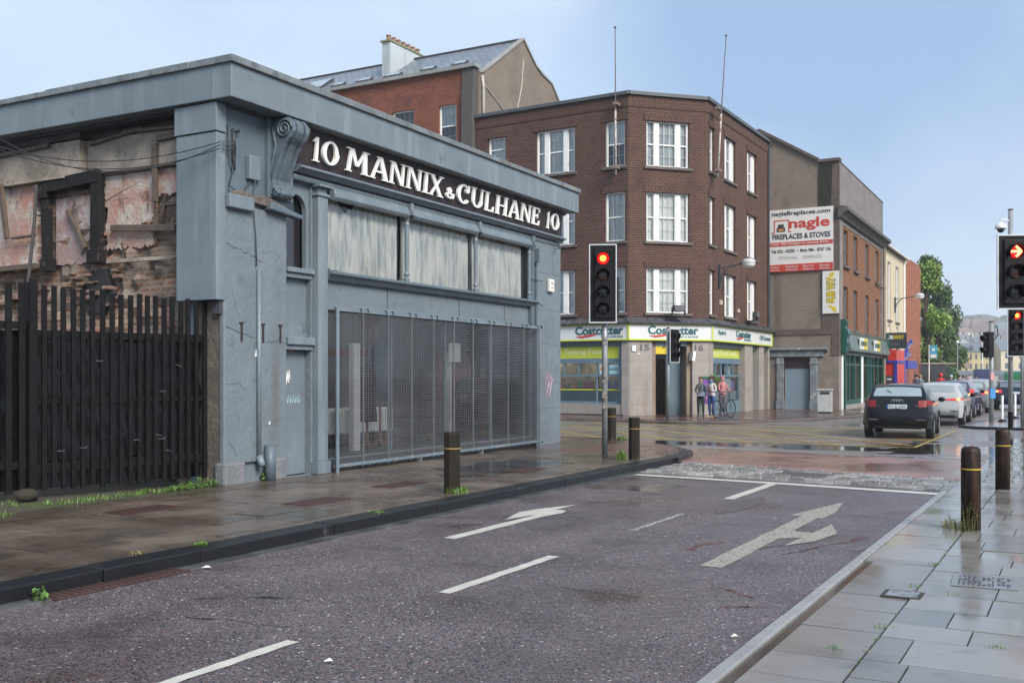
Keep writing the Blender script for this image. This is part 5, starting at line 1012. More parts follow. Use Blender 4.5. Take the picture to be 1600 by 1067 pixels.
# gable building with the big sign -------------------------------------
GX, GY = -10.41, 50.55
GB = thing('gable_building', (GX, GY, 0), 'roughcast gable building with large wall sign and sandwich shop on the street front', 'building')
m_rc = M('brown roughcast', (.215, .18, .148), .95, var=.15, vs=.8, bump=1.2, bs=14, bd=.03, stain=((.13, .105, .08), 1.0, .52, .7), streak=((.10, .08, .065), .9, .6, .75))
m_bandd = M('dark cement band', (.105, .082, .07), .85, var=.3, vs=2, bump=.4, stain=((.045, .045, .03), 1.5, .58, .75))
gw = [(-4.6, .0), (0, 0), (0, 12.0), (-.95, 12.0), (-1.0, 12.15), (-3.85, 13.9), (-4.6, 13.5)]
gm_ = MB().prism([(-4.6, 2.7), (0, 2.7), *gw[2:]], 0, .3); gm_.build('gable_wall', m_rc, GB)
MB().wall(-4.6, 0, 0, 2.7, [(-2.62, -1.42, .1, 2.62)], 0, .3).build('ground_wall', M('patched brown render', (.21, .18, .155), .8, var=.25, vs=1.5, bump=.5, bs=10, stain=((.30, .27, .24), 1.4, .55, .7)), GB)
MB().box(-.98, .03, -.03, .02, 9.1, 12.02).box(-.35, .03, -.03, .02, 2.7, 9.1).box(-4.62, -3.45, -.03, .02, 8.9, 9.5).box(-3.95, -3.65, -.03, .02, 2.7, 8.9).build('dark_band', m_bandd, GB)
for z in (4.6, 5.7, 6.6, 3.5): MB().box(-3.66, -3.3, -.035, .02, z - .25, z + .2).build('cement_block', m_bandd, GB)
MB().box(-4.6, 0, -.045, .02, 3.72, 4.0).box(-.8, 0.02, -.04, .02, 3.9, 4.75).build('cement_string', m_bandd, GB)
MB().prism([(-.97, 9.2), (-.4, 9.2), (-.3, 11.9), (-.95, 11.9)], -.036, -.03).build('moss_stain', M('black moss', (.022, .025, .015), .95, var=.4, vs=5, bump=.6, bs=12), GB)
mb = MB()
for (a, b_) in (((-4.6, 13.5), (-3.85, 13.93)), ((-3.85, 13.93), (-1.0, 12.2)), ((-1.0, 12.1), (.05, 12.1))): mb.bar((a[0], .1, a[1]), (b_[0], .1, b_[1]), .14, .5)
mb.build('verge_capping', m_bandd, GB)
quad_uv('roof', [(-3.85, .2, 13.9), (-.6, .2, 12.0), (-.6, 13.2, 12.0), (-3.85, 13.2, 13.9)], m_slateroof, GB); quad_uv('rear_roof', [(-12, .2, 10), (-3.85, .2, 13.9), (-3.85, 13.2, 13.9), (-12, 13.2, 10)], m_slateroof, GB)
# ground floor doorway on the gable
mb = MB()
for x in (-2.98, -1.36): mb.box(x, x + .34, -.08, .0, .1, 2.62).box(x - .03, x + .37, -.11, 0, .1, .5).box(x - .03, x + .37, -.11, 0, 2.3, 2.38)
mb.box(-3.3, -.7, -.12, 0, 2.66, 2.92).prism([(-.02, 2.9), (-.2, 2.94), (-.26, 3.0), (-.26, 3.06), (-.02, 3.1)], -4.2, -.5, 'x'); mb.build('door_surround', M('worn grey surround', (.19, .22, .24), .6, var=.3, vs=4, stain=((.42, .43, .42), 3, .58, .66)), GB, bevel=.01)
MB().box(-2.62, -1.42, .15, .2, .1, 2.1).build('door', M('smooth blue-grey door', (.20, .27, .33), .45, var=.06), GB); MB().box(-2.62, -1.42, .12, .2, 2.1, 2.62).build('door_light', flat('dark plum fanlight', (.035, .02, .025)), GB); MB().box(-2.72, -2.62, -.02, .1, 0, 2.62).box(-1.42, -1.36, -.02, .1, 0, 2.62).build('door_jamb', flat('maroon jamb', (.09, .05, .05)), GB)
# wall sign
def nagle():
    t = thing('wall_sign', (GX, GY, 0), 'large white and red fireplace shop sign on the roughcast gable', 'sign')
    w_, r_, d_ = flat('sign white', (.68, .67, .64), .4, var=.04), M('sign red', (.50, .045, .03), .45, var=.1), flat('sign black', (.05, .05, .06), .4)
    x0, x1, z0, z1 = -3.36, -.26, 6.83, 9.88
    MB().box(x0, x1, -.1, -.03, z0, z1).build('board', w_, t); MB().box(x0, x1, -.108, -.1, 8.08, 8.28).box(x0, x1, -.108, -.1, z0, z0 + .36).build('red_band', r_, t)
    y = -.104; q = lambda a: x0 + (x1 - x0) * a
    text('naglefireplaces.com', q(.05), q(.96), 9.52, 9.80, y, d_, t, bold=.02); text('nagle', q(.32), q(.95), 8.80, 9.42, y, r_, t, bold=.025)
    text('FIREPLACES & STOVES', q(.06), q(.96), 8.42, 8.68, y, d_, t, bold=.025); text('Over 500 Designs to choose from...', q(.04), q(.97), 8.11, 8.25, -.11, w_, t, bold=.01)
    text('Tel: 022 - 42255  •  Mob: 086 - 8767 156', q(.04), q(.97), 7.76, 7.92, y, d_, t, bold=.02); text('STOVAX', q(.17), q(.46), 7.44, 7.58, y, flat('pale print', (.4, .4, .4)), t); text('DIMPLEX', q(.54), q(.84), 7.44, 7.58, y, flat('pale print', (.4, .4, .4)), t)
    for s_, a, b_ in (('Gas Stoves', .03, .17), ('Multifuel Stoves', .27, .46), ('Electric Stoves', .54, .71), ('Inset Stoves', .80, .95)):
        u_, v_ = s_.split(' '); text(u_, q(a), q(b_), 7.02, 7.12, -.11, w_, t); text(v_, q(a), q(b_), 6.88, 6.98, -.11, w_, t)
    mb = MB()
    for a, b_ in (((.05, 8.75), (.05, 9.35)), ((.05, 9.35), (.28, 9.35)), ((.28, 9.35), (.28, 8.78)), ((.28, 8.78), (.32, 8.78)), ((.0, 8.75), (.05, 8.75))): mb.bar((q(a[0] + .04), -.105, a[1]), (q(b_[0] + .04), -.105, b_[1]), .045, .012)
    mb.build('arch_emblem', r_, t); MB().box(q(.13), q(.26), -.115, -.1, 8.8, 9.0).box(q(.15), q(.24), -.115, -.1, 9.0, 9.16).build('stove_emblem', d_, t); MB().box(q(.155), q(.235), -.12, -.115, 8.84, 8.93).build('flame_emblem', flat('flame orange', (.7, .25, .05)), t)
nagle()
m_sy = flat('sign yellow', (.62, .48, .03), .4); m_sg = flat('sign dark green', (.015, .075, .05), .4)
def banner():
    t = thing('vertical_sign', (GX, GY, 0), 'white vertical sign with yellow lettering below the fireplace sign', 'sign'); x0, x1, z0, z1 = -.75, .02, 4.72, 6.76
    MB().box(x0, x1, -.12, -.05, z0, z1).build('board', flat('sign white', (.68, .67, .64)), t); text('SUB', x0 + .2, x0 + .58, z0 + .5, z0 + 1.08, -.124, m_sy, t, bold=.05, rot90=True); text('WAY', x0 + .2, x0 + .58, z0 + 1.12, z0 + 1.75, -.124, m_sy, t, bold=.05, rot90=True)
    text('SUB', x0 + .17, x0 + .61, z0 + .49, z0 + 1.09, -.119, m_sg, t, bold=.10, ext=.002, rot90=True, name='lettering_shadow'); text('WAY', x0 + .17, x0 + .61, z0 + 1.11, z0 + 1.76, -.119, m_sg, t, bold=.10, ext=.002, rot90=True, name='lettering_shadow')
    MB().prism([(x0 + .2, z0 + .32), (x0 + .28, z0 + .34), (x0 + .46, z0 + .2), (x0 + .42, z0 + .14), (x0 + .66, z0 + .06), (x0 + .62, z0 + .34), (x0 + .55, z0 + .28), (x0 + .36, z0 + .42)], -.125, -.12).prism([(x0 + .2, z1 - .42), (x0 + .3, z1 - .44), (x0 + .44, z1 - .26), (x0 + .5, z1 - .3), (x0 + .56, z1 - .06), (x0 + .3, z1 - .12), (x0 + .36, z1 - .18)], -.125, -.12).build('arrow', m_sy, t)
banner()
# street front (faces +x): local frame of this face
Fs, rzF = (0, 0, 0), R(91.0)
m_b3 = brick('orange street brick', (.27, .12, .055), (.18, .08, .042), (.2, .13, .085), .28, .095, .012, .5, ((.20, .105, .065), 1.2, .55, .75))
fw = []
for x in (1.45, 4.15, 7.65, 11.1): fw += [(x, x + 1.15, 7.15, 8.95), (x, x + 1.15, 4.05, 6.15)]
MB().wall(.9, 12.9, 3.9, 9.4, fw, 0.05, .25).build('wall', m_b3, GB, loc=Fs, rz=rzF)
MB().wall(0, .9, .1, 9.3, [], 0, .25).box(12.9, 13.4, -.03, .3, 0, 9.3).box(.9, 12.9, .02, .1, 8.98 + .12, 9.45).build('stone_quoin', M('stained cement quoin', (.22, .20, .185), .8, var=.25, vs=2, streak=((.11, .10, .095), 1.2, .5, .75)), GB, loc=Fs, rz=rzF)
cn = MB().prism([(.05, 9.3), (-.12, 9.32), (-.2, 9.45), (-.3, 9.55), (-.45, 9.62), (-.45, 9.78), (0, 9.9)], -.2, 13.7, 'x'); cn.build('cornice', M('sooty cornice', (.09, .085, .08), .85, var=.3, vs=2), GB, loc=Fs, rz=rzF)
MB().wall(0, 13.5, 9.8, 12.0, [], .0, .2, False).box(0, 13.5, -.03, .25, 12.0, 12.06).box(13.45, 13.5, 0, 4, 9.8, 12).build('parapet', M('purple-grey cement parapet', (.185, .165, .165), .8, var=.2, vs=1.2, streak=((.11, .09, .09), 1.2, .55, .8)), GB, loc=Fs, rz=rzF)
m_frg = M('blue-grey sash paint', (.16, .20, .24), .5)
for a, b_, z0, z1 in fw: window(GB, Fs, rzF, a, b_, z0, z1, (1,), (2, 1), None, .2, matf=m_frg)
MB().box(.3, 13.2, .9, 1.0, .1, 11.8).build('inner_wall', m_room, GB, loc=Fs, rz=rzF); MB().box(.3, 13.2, .1, 1.0, 3.5, 3.6).box(.3, 13.2, .3, 1.0, 6.5, 6.6).build('floor_slab', m_room, GB, loc=Fs, rz=rzF)
# sandwich shop
m_green = M('dark green shop paint', (.012, .075, .055), .35, var=.15); m_gfas = M('grey green fascia', (.10, .13, .12), .5, var=.1)
MB().prism([(-.1, 2.85), (-.42, 2.95), (-.42, 3.05), (-.25, 3.75), (-.3, 3.85), (0, 3.95)], .85, 13.4, 'x').build('shop_fascia', m_gfas, GB, loc=Fs, rz=rzF)
zb = [(0, 2.75), (-.2, 2.8), (-.3, 2.95), (-.26, 3.1), (-.34, 3.3), (-.3, 3.5), (-.4, 3.75), (-.34, 3.95), (-.22, 4.08), (-.3, 4.22), (-.34, 4.38), (-.18, 4.48), (0, 4.45)]
MB().prism(zb, .3, .85, 'x').build('green_bracket', m_green, GB, loc=Fs, rz=rzF, bevel=.03); MB().prism([(p[0], p[1] - .2) for p in zb], 13.3, 13.7, 'x').build('green_bracket', m_green, GB, loc=Fs, rz=rzF, bevel=.03)
for i, (x0, x1) in enumerate(((3.2, 5.4), (7.6, 9.6))):
    o = MB().box(x0, (x0 + x1) / 2, -.44, -.40, 3.08, 3.66).build('fascia_sign', flat('sign white', (.68, .67, .64)), GB, loc=Fs, rz=rzF); MB().box((x0 + x1) / 2, x1, -.44, -.40, 3.08, 3.66).build('yellow_half', m_sy, o); text('SUBWAY', x0 + .15, x1 - .15, 3.25, 3.5, -.445, m_sg, o, bold=.02)
mb = MB().box(1.0, 13.3, -.1, .1, .1, .55)
for x in (1.0, 2.1, 3.5, 5.2, 6.0, 7.6, 8.4, 9.4, 11.0, 12.8): mb.box(x, x + .16, -.12, .0, .55, 2.9)
mb.box(1.0, 13.3, -.1, -.02, 2.25, 2.33).box(1.0, 13.3, -.12, .1, 2.75, 2.9); mb.build('shopfront_frame', m_green, GB, loc=Fs, rz=rzF); MB().box(5.4, 5.9, -.14, 0, .1, 2.75).box(.55, .8, -.06, 0, .1, 2.75).build('white_pilaster', m_white, GB, loc=Fs, rz=rzF)
MB().poly([(1, .02, .5), (13.3, .02, .5), (13.3, .02, 2.8), (1, .02, 2.8)]).build('shop_pane', m_winc, GB, loc=Fs, rz=rzF); MB().poly([(1, .4, .1), (13.3, .4, .1), (13.3, .4, 2.9), (1, .4, 2.9)]).build('shop_interior', brick('inner brick', (.28, .13, .08), (.32, .2, .12), (.4, .35, .28), .3, .12, .02, .1), GB, loc=Fs, rz=rzF)
for i, c in enumerate([(.7, .3, .02), (.1, .35, .1), (.6, .55, .1), (.65, .12, .05)]): MB().box(8.7 + i * .6, 9.1 + i * .6, .05, .07, 1.0 + .2 * (i % 2), 2.0).build('window_poster', flat('poster %d' % i, c), GB, loc=Fs, rz=rzF)
MB().box(1.2, 13.2, -.14, -.1, .1, .3).build('plinth', m_stone, GB, loc=Fs, rz=rzF)
MB().tube([(13.3, -.1, 0.1), (13.3, -.1, 9.3)], .09).box(10.8, 14.2, -.1, -.06, 6.95, 6.99).build('downpipe', m_stonet, GB, loc=Fs, rz=rzF)
# cream building and brick end building beyond
CY = 64.1
CB = thing('cream_building', (-10.72, CY, 0), 'narrow cream rendered building with a red and blue shop front', 'building', R(90.9))
m_cr = M('cream render', (.55, .48, .34), .75, var=.08, vs=1, streak=((.36, .30, .20), 1.2, .55, .8)); cw = [(2.2, 3.6, 5.2, 8.8), (5.6, 7.0, 5.2, 8.8), (2.4, 3.4, 3.5, 4.9), (5.8, 6.8, 3.5, 4.9)]
MB().wall(0, 9.2, 0, 9.6, cw, 0, .2).poly([(0, 0, 0), (0, 8, 0), (0, 8, 9.6), (0, 0, 9.6)]).build('wall', m_cr, CB)
MB().box(-.12, 0, -.02, .9, 0, 9.55).build('side_strip', M('ochre return', (.33, .22, .10), .8), CB)
for a, b_, z0, z1 in cw: window(CB, (0, 0, 0), 0, a, b_, z0, z1, (1,), (2, 2), 'full', .12, matf=m_frame)
MB().prism([(-.25, 9.55), (-.25, 9.75), (3, 10.9), (6, 9.6)], -.3, 9.4, 'x').build('roof', m_bandd, CB); MB().tube([(-.3, -.28, 9.6), (9.4, -.28, 9.6)], .08).tube([(9.2, -.2, 9.6), (9.2, -.06, 9.2), (9.2, -.06, .1)], .07).build('gutter', m_frame, CB)
MB().box(3, 4.2, 2, 3, 9.8, 12.0).build('roof_box', M('white railing', (.6, .62, .62), .5), CB)
m_r, m_bl = M('bright red shop paint', (.55, .03, .018), .4), M('blue shop paint', (.03, .04, .30), .4)
MB().box(.2, 3.6, -.80, 0, .1, 3.3).build('shop_panel', m_r, CB); MB().box(.14, .3, -.84, -.66, .1, 2.6).box(.14, .3, -.14, 0, .1, 2.6).box(.12, 3.7, -.86, .0, 2.5, 2.66).box(3.6, 4.4, -.8, 0, .1, 2.7).box(4.4, 9, -.9, 0, 2.2, 2.7).build('shop_trim', m_bl, CB)
o = MB().box(.18, .62, -.03, .0, 1.3, 1.75).build('small_sign', flat('charcoal plate', (.05, .05, .06)), CB, loc=(.19, 0, 0), rz=R(-90)); MB().box(.28, .52, -.034, -.03, 1.5, 1.57).build('plate_band', m_white, o)
MB().box(4.6, 8.6, -.02, .0, .1, 2.2).build('shutter', brick('pink shutter', (.50, .28, .33), (.44, .25, .32), (.2, .15, .2), .4, .1, .02, .3), CB)
sg = thing('projecting_sign', (-10.7, 64.35, 3.35), 'black projecting sandwich shop sign between the two shop fronts', 'sign'); MB().box(-.02, 1.35, -.06, .06, 0, .95).build('board', flat('charcoal board', (.035, .04, .045)), sg); text('SUB', .1, .62, .55, .8, -.062, flat('sign white', (.7, .7, .7)), sg, bold=.04); text('WAY', .62, 1.22, .55, .8, -.062, m_sy, sg, bold=.04); text('OPEN', .4, .95, .2, .34, -.062, m_wire, sg); MB().box(-.1, .0, -.03, .03, .3, .4).box(-.1, 0, -.03, .03, .7, .8).build('bracket', m_dark, sg)
o = tag(MB().prism([(p*.6, q*.75) for p, q in [(0, 0), (.3, -.1), (.55, .25), (.9, .3), (1.0, .75), (.7, .6), (.8, 1.2), (1.2, 1.55), (1.0, 1.9), (.6, 1.5), (.35, 1.1), (.2, .5)]], -.05, .05).build('ornament_sign', M('blue and white ornament', (.45, .47, .6), .5, stain=((.05, .07, .35), 1.8, .45, .52)), None, bevel=.02), 'blue and white shaped ornament jutting from the brick end wall', 'sign'); o.location = (-10.5, 70, 2.7)
BE = thing('brick_end_building', (-10.9, 73.4, 0), 'plain red brick building end before the trees', 'building', R(90))
MB().wall(0, 8, 0, 9.7, [], 0, .2, False).box(-.3, 0, .0, 6, 0, 9.9).box(0, 8, 0, .4, 9.7, 9.9).box(8, 8.3, 0, 6, 0, 9.7).build('wall', brick('bright red brick', (.40, .16, .09), (.29, .105, .065), (.17, .09, .07), .5, .20, .016, .8), BE)
MB().box(2, 2.3, -.02, .0, .1, 2.2).box(5, 5.3, -.02, .0, .1, 2.2).build('door', m_dark, BE)
walllamp((-10.72, 69.0, 6.6), 'globe street lamp on a curved bracket on the cream building', 1.2)
# litter bin, bus stop sign
B_ = thing('litter_bin', (-10.05, 45.9, .098), 'grey metal litter bin at the corner of the roughcast building', 'bin', R(10))
MB().box(-.31, .31, -.28, .28, .05, .95).build('body', M('scuffed grey bin', (.40, .41, .40), .45, var=.2, vs=5), B_, bevel=.02); MB().box(-.34, .34, -.31, .31, .97, 1.06).box(-.29, .29, -.26, .26, .94, .98).build('lid', M('bin lid', (.36, .34, .32), .5), B_, bevel=.03); MB().box(-.2, .2, -.285, -.275, .82, .93).build('slot', m_void, B_); MB().box(-.26, .26, -.23, .23, 0, .05).build('foot', m_dark, B_)
BS = thing('bus_stop_sign', (-10.1, 80, 0), 'blue and white bus stop flag on a white column by the trees', 'sign'); MB().tube([(0, 0, 0), (0, 0, 4.0)], .04).build('post', m_frame, BS); MB().box(.05, .55, -.04, .04, 3.0, 3.95).build('flag', flat('bus blue', (.05, .38, .55)), BS); MB().box(.1, .5, -.05, -.04, 3.05, 3.3).box(.2, .4, -.05, -.04, 3.55, 3.75).build('symbol', m_white, BS)
# ================================================================ TRAFFIC LIGHTS, BOLLARDS
m_galv = M('galvanised post', (.30, .32, .33), .45, metal=.35, var=.2, vs=6, stain=((.14, .13, .11), 7, .58, .68)); m_blk = flat('signal black', (.006, .006, .007), .45, spec=.2); m_bb = flat('backboard black', (.008, .008, .009), .6, spec=.15); m_edge = flat('white backboard edge', (.55, .58, .6), .4)
m_lens = flat('dark lens', (.012, .012, .014), .12); m_lensr = flat('unlit amber lens', (.06, .02, .015), .15)
m_red = emit('lit red lens', (1.0, .012, .012), 1.3); m_core = emit('lit red core', (1.0, .42, .06), 2.6); m_halo = emit('lit red edge', (.55, .004, .01), .8)
def head(T, x, y, zt, n=4, lit=0, arrow=False, board=True, rz=0, sp=.33, w_=.26, parent_name='signal_head', sided=False):
    """signal head facing -y (before rz); zt = top of the box"""
    H_ = n * sp + .06; hd = MB().box(-w_ / 2 - .04, w_ / 2 + .04, -.06, .14, zt - H_, zt).build(parent_name, m_blk, T, loc=(x, y, 0), rz=rz, bevel=.01)
    if board:
        MB().box(-.25, .25, -.03, -.01, zt - H_ - .07, zt + .07).build('backboard', m_bb, hd)
        e_ = MB().box(-.27, -.25, -.035, .0, zt - H_ - .09, zt + .09).box(.25, .27, -.035, 0, zt - H_ - .09, zt + .09).box(-.25, .25, -.035, 0, zt + .07, zt + .09).box(-.25, .25, -.035, 0, zt - H_ - .09, zt - H_ - .07); e_.build('board_edge', m_edge, hd)
    for i in range(n):
        zc = zt - .03 - sp * (i + .5); on = i == lit
        MB().lathe([(.115, -.066), (.112, -.075), (.07, -.088), (.001, -.092)], (0, 0, zc), 20, 'y').build('lens', (m_halo if arrow else m_red) if on else (m_lensr if i < 2 else m_lens), hd, smooth=True)
        if on and not arrow: MB().lathe([(.062, -.090), (.045, -.095), (.001, -.097)], (0, 0, zc), 16, 'y').build('lamp_core', m_core, hd, smooth=True)
        if on and arrow:
            MB().bar((-.10, -.1, zc), (.06, -.1, zc), .036, .01).bar((.0, -.101, zc + .085), (.09, -.101, zc), .034, .01).bar((.0, -.102, zc - .085), (.09, -.102, zc), .034, .01).build('arrow', emit('arrow glow', (1, .28, .10), 5), hd)
        vv = []; n2 = 18
        for k in range(n2 + 1):
            a = R(-35 + 250 * k / n2); L_ = .20 * (.35 + .65 * max(0, math.sin(a) * .5 + .5)); vv += [(.128 * math.cos(a), -.05, zc + .128 * math.sin(a)), (.128 * math.cos(a), -.06 - L_, zc + .128 * math.sin(a) - .012)]
        vs_ = MB().add(vv, [(2 * k, 2 * k + 2, 2 * k + 3, 2 * k + 1) for k in range(n2)]).build('visor', m_blk, hd, smooth=True); so = vs_.modifiers.new('s', 'SOLIDIFY'); so.thickness = .005
    return hd
def post(T, h, r_=.057, dark=.0, x=0, y=0):
    p = MB().tube([(x, y, 0), (x, y, h)], r_, 14).build('pole', m_galv, T, smooth=True)
    if dark: MB().tube([(x, y, .0), (x, y, dark)], r_ + .006, 14).build('pole_sleeve', m_blk, T)
    MB().tube([(x, y, h), (x, y, h + .03)], r_ + .008, 14).build('pole_cap', m_blk, T)
    return p
g5 = 'traffic lights at the junction'
t = thing('traffic_light', (-8.32, 18.55, .116), 'tall four-lamp traffic light showing red on the left pavement', 'traffic light', TH, g5)
post(t, 3.95); head(t, -.05, -.14, 4.08, 4, 0, sp=.325, rz=R(-3)); hd = head(t, .16, .14, 3.55, 2, -1, board=False, rz=R(165), w_=.2); 
MB().box(-.03, .03, -.075, -.055, 1.55, 1.6).box(-.05, .03, -.07, -.05, 1.15, 1.32).box(-.05, .05, -.065, -.05, 1.45, 1.52).box(-.05, .04, -.066, -.05, .95, 1.05).box(-.04, .04, -.066, -.05, 2.2, 2.36).build('sticker', M('torn stickers', (.3, .28, .25), .7, stain=((.06, .05, .05), 30, .45, .55)), t)
t = thing('traffic_light', (-13.36, 35.40, .1), 'three-lamp traffic light seen from the side outside the convenience shop doorway', 'traffic light', TH, g5)
post(t, 3.35, .06); head(t, .22, -.04, 3.24, 3, -1, rz=R(42), sp=.33)
MB().bar((0, 0, 3.0), (.2, 0, 3.0), .04).bar((0, 0, 2.4), (.2, 0, 2.4), .04).build('arm', m_blk, t)
# right side
def P3(u, d): s, c = math.sin(TH), math.cos(TH); a = (u - 800) / 1602 * d; return (-s * d + c * a, c * d + s * a)
x, y = P3(1579, 31.3)
t = thing('traffic_light', (x, y, .07), 'four-lamp traffic light showing red behind the arrow signal, camera on its mast', 'traffic light', TH, g5)
post(t, 6.7, .07, .55); head(t, .08, -.16, 3.66, 4, 0, sp=.32)
cm = thing('camera_dome', (x, y, 6.35), 'white dome camera on the tall mast', 'camera', TH); MB().tube([(0, 0, .1), (-.3, -.05, .13), (-.32, -.05, .02)], .025).build('arm', m_frame, cm); MB().lathe([(.03, .03), (.15, -.03), (.17, -.12), (.16, -.16)], (-.32, -.05, 0), 14).build('housing', m_frame, cm, smooth=True); MB().ball((-.32, -.05, -.17), .11, 8).build('dome', m_lens, cm, smooth=True)
x, y = P3(1605, 17.0)
t = thing('traffic_light', (x, y, .05), 'large three-lamp signal with a red right arrow at the right edge of the photo', 'traffic light', TH, g5)
post(t, 3.7, .057); head(t, -.29, -.12, 3.89, 3, 0, arrow=True, sp=.33, rz=R(-2)); MB().bar((-.29, 0, 3.7), (0, 0, 3.7), .05).bar((-.29, 0, 2.95), (0, 0, 2.95), .05).build('arm', m_blk, t)
x, y = P3(1549, 36.3)
t = thing('traffic_light', (x, y, .07), 'slim pedestrian signal seen from the side on the traffic island', 'traffic light', TH, g5)
post(t, 3.55, .08); head(t, -.14, 0, 3.2, 2, -1, board=False, rz=R(-80), sp=.42); MB().tube([(.0, 0, 3.3), (.2, 0, 3.4), (.24, 0, 3.1), (.08, 0, 2.9)], .02, 6).build('cable_loop', m_blk, t); MB().box(-.09, .09, -.13, -.07, .85, 1.2).build('push_button', flat('blue push box', (.05, .25, .55)), t); MB().box(-.06, .06, -.09, -.07, 1.5, 1.75).build('sticker', flat('pink sticker', (.6, .3, .3)), t)
x, y = P3(1597.5, 32.2)
t = thing('keep_left_post', (x, y, .07), 'galvanised post carrying a blue sign beside the red signal', 'sign post', TH); MB().tube([(0, 0, 0), (0, 0, 3.7)], .055, 12).build('pole', m_galv, t, smooth=True); MB().box(-.02, .6, -.09, -.06, 2.45, 3.55).build('sign_face', flat('sign blue', (.02, .07, .35)), t); MB().box(-.05, -.02, -.095, -.055, 2.42, 3.58).build('sign_edge', m_edge, t)
m_bs = M('dark mossy concrete', (.022, .018, .013), .7, spec=.2, var=.35, vs=6, bump=.7, bs=40, stain=((.10, .10, .04), 5, .58, .72)); m_bw = M('wet dark brown timber', (.020, .011, .008), .55, spec=.25, var=.45, vs=8, bump=.6, bs=50, streak=((.07, .042, .028), 14, .5, .72)); m_yb = flat('yellow band', (.45, .32, .03), .5)
def bollard(x, y, z, r_, h, lb, mat, dome, band, g, n=14):
    t = thing('bollard', (x, y, z), lb, 'bollard', random.uniform(0, 1), g); pr = [(r_ * 1.0, -.02), (r_, h - .07)] + ([(r_ * .93, h - .03), (r_ * .75, h - .008), (.001, h)] if dome else [(r_, h - .02), (r_ * .96, h), (.001, h)])
    MB().lathe(pr, n=n).build('post', mat, t, smooth=dome, bevel=0)
    zz = h * band; MB().lathe([(r_ * .95, zz), (r_ + .006, zz), (r_ + .006, zz + .016), (r_ * .95, zz + .016)], n=max(n, 14)).build('yellow_band' if dome else 'band', m_yb if dome else flat('dull brass band', (.30, .20, .07)), t)
gL, gR = 'square-cut dark bollards on the left pavement', 'round timber bollards on the right pavement'
bollard(-7.6, 11.85, .118, .118, .82, 'dark bollard on the left pavement nearest the camera', m_bs, False, .72, gL, 8); bollard(-7.57, 18.25, .118, .115, .80, 'dark bollard just right of the left-hand traffic light', m_bs, False, .72, gL, 8); bollard(-10.4, 23.6, .116, .115, .80, 'dark bollard farthest back on the left pavement corner', m_bs, False, .72, gL, 8)
bollard(-1.1, 12.05, .05, .100, .90, 'brown timber bollard with weeds at its foot', m_bw, True, .72, gR, 18); bollard(-1.09, 16.62, .05, .10, .89, 'brown timber bollard in front of the signal poles', m_bw, True, .71, gR, 18)
for i, (u, d, lb) in enumerate([(1566, 36.8, 'left slim white marker post on the island'), (1586, 39.5, 'right slim white marker post on the island')]):
    x, y = P3(u, d); t = thing('marker_post', (x, y, .07), lb, 'marker post', 0, 'slim marker posts on the island'); MB().lathe([(.16, 0), (.14, .06), (.05, .1)]).build('base', m_blk, t); MB().tube([(0, 0, .1), (0, 0, .95)], .045).build('post', m_frame, t)
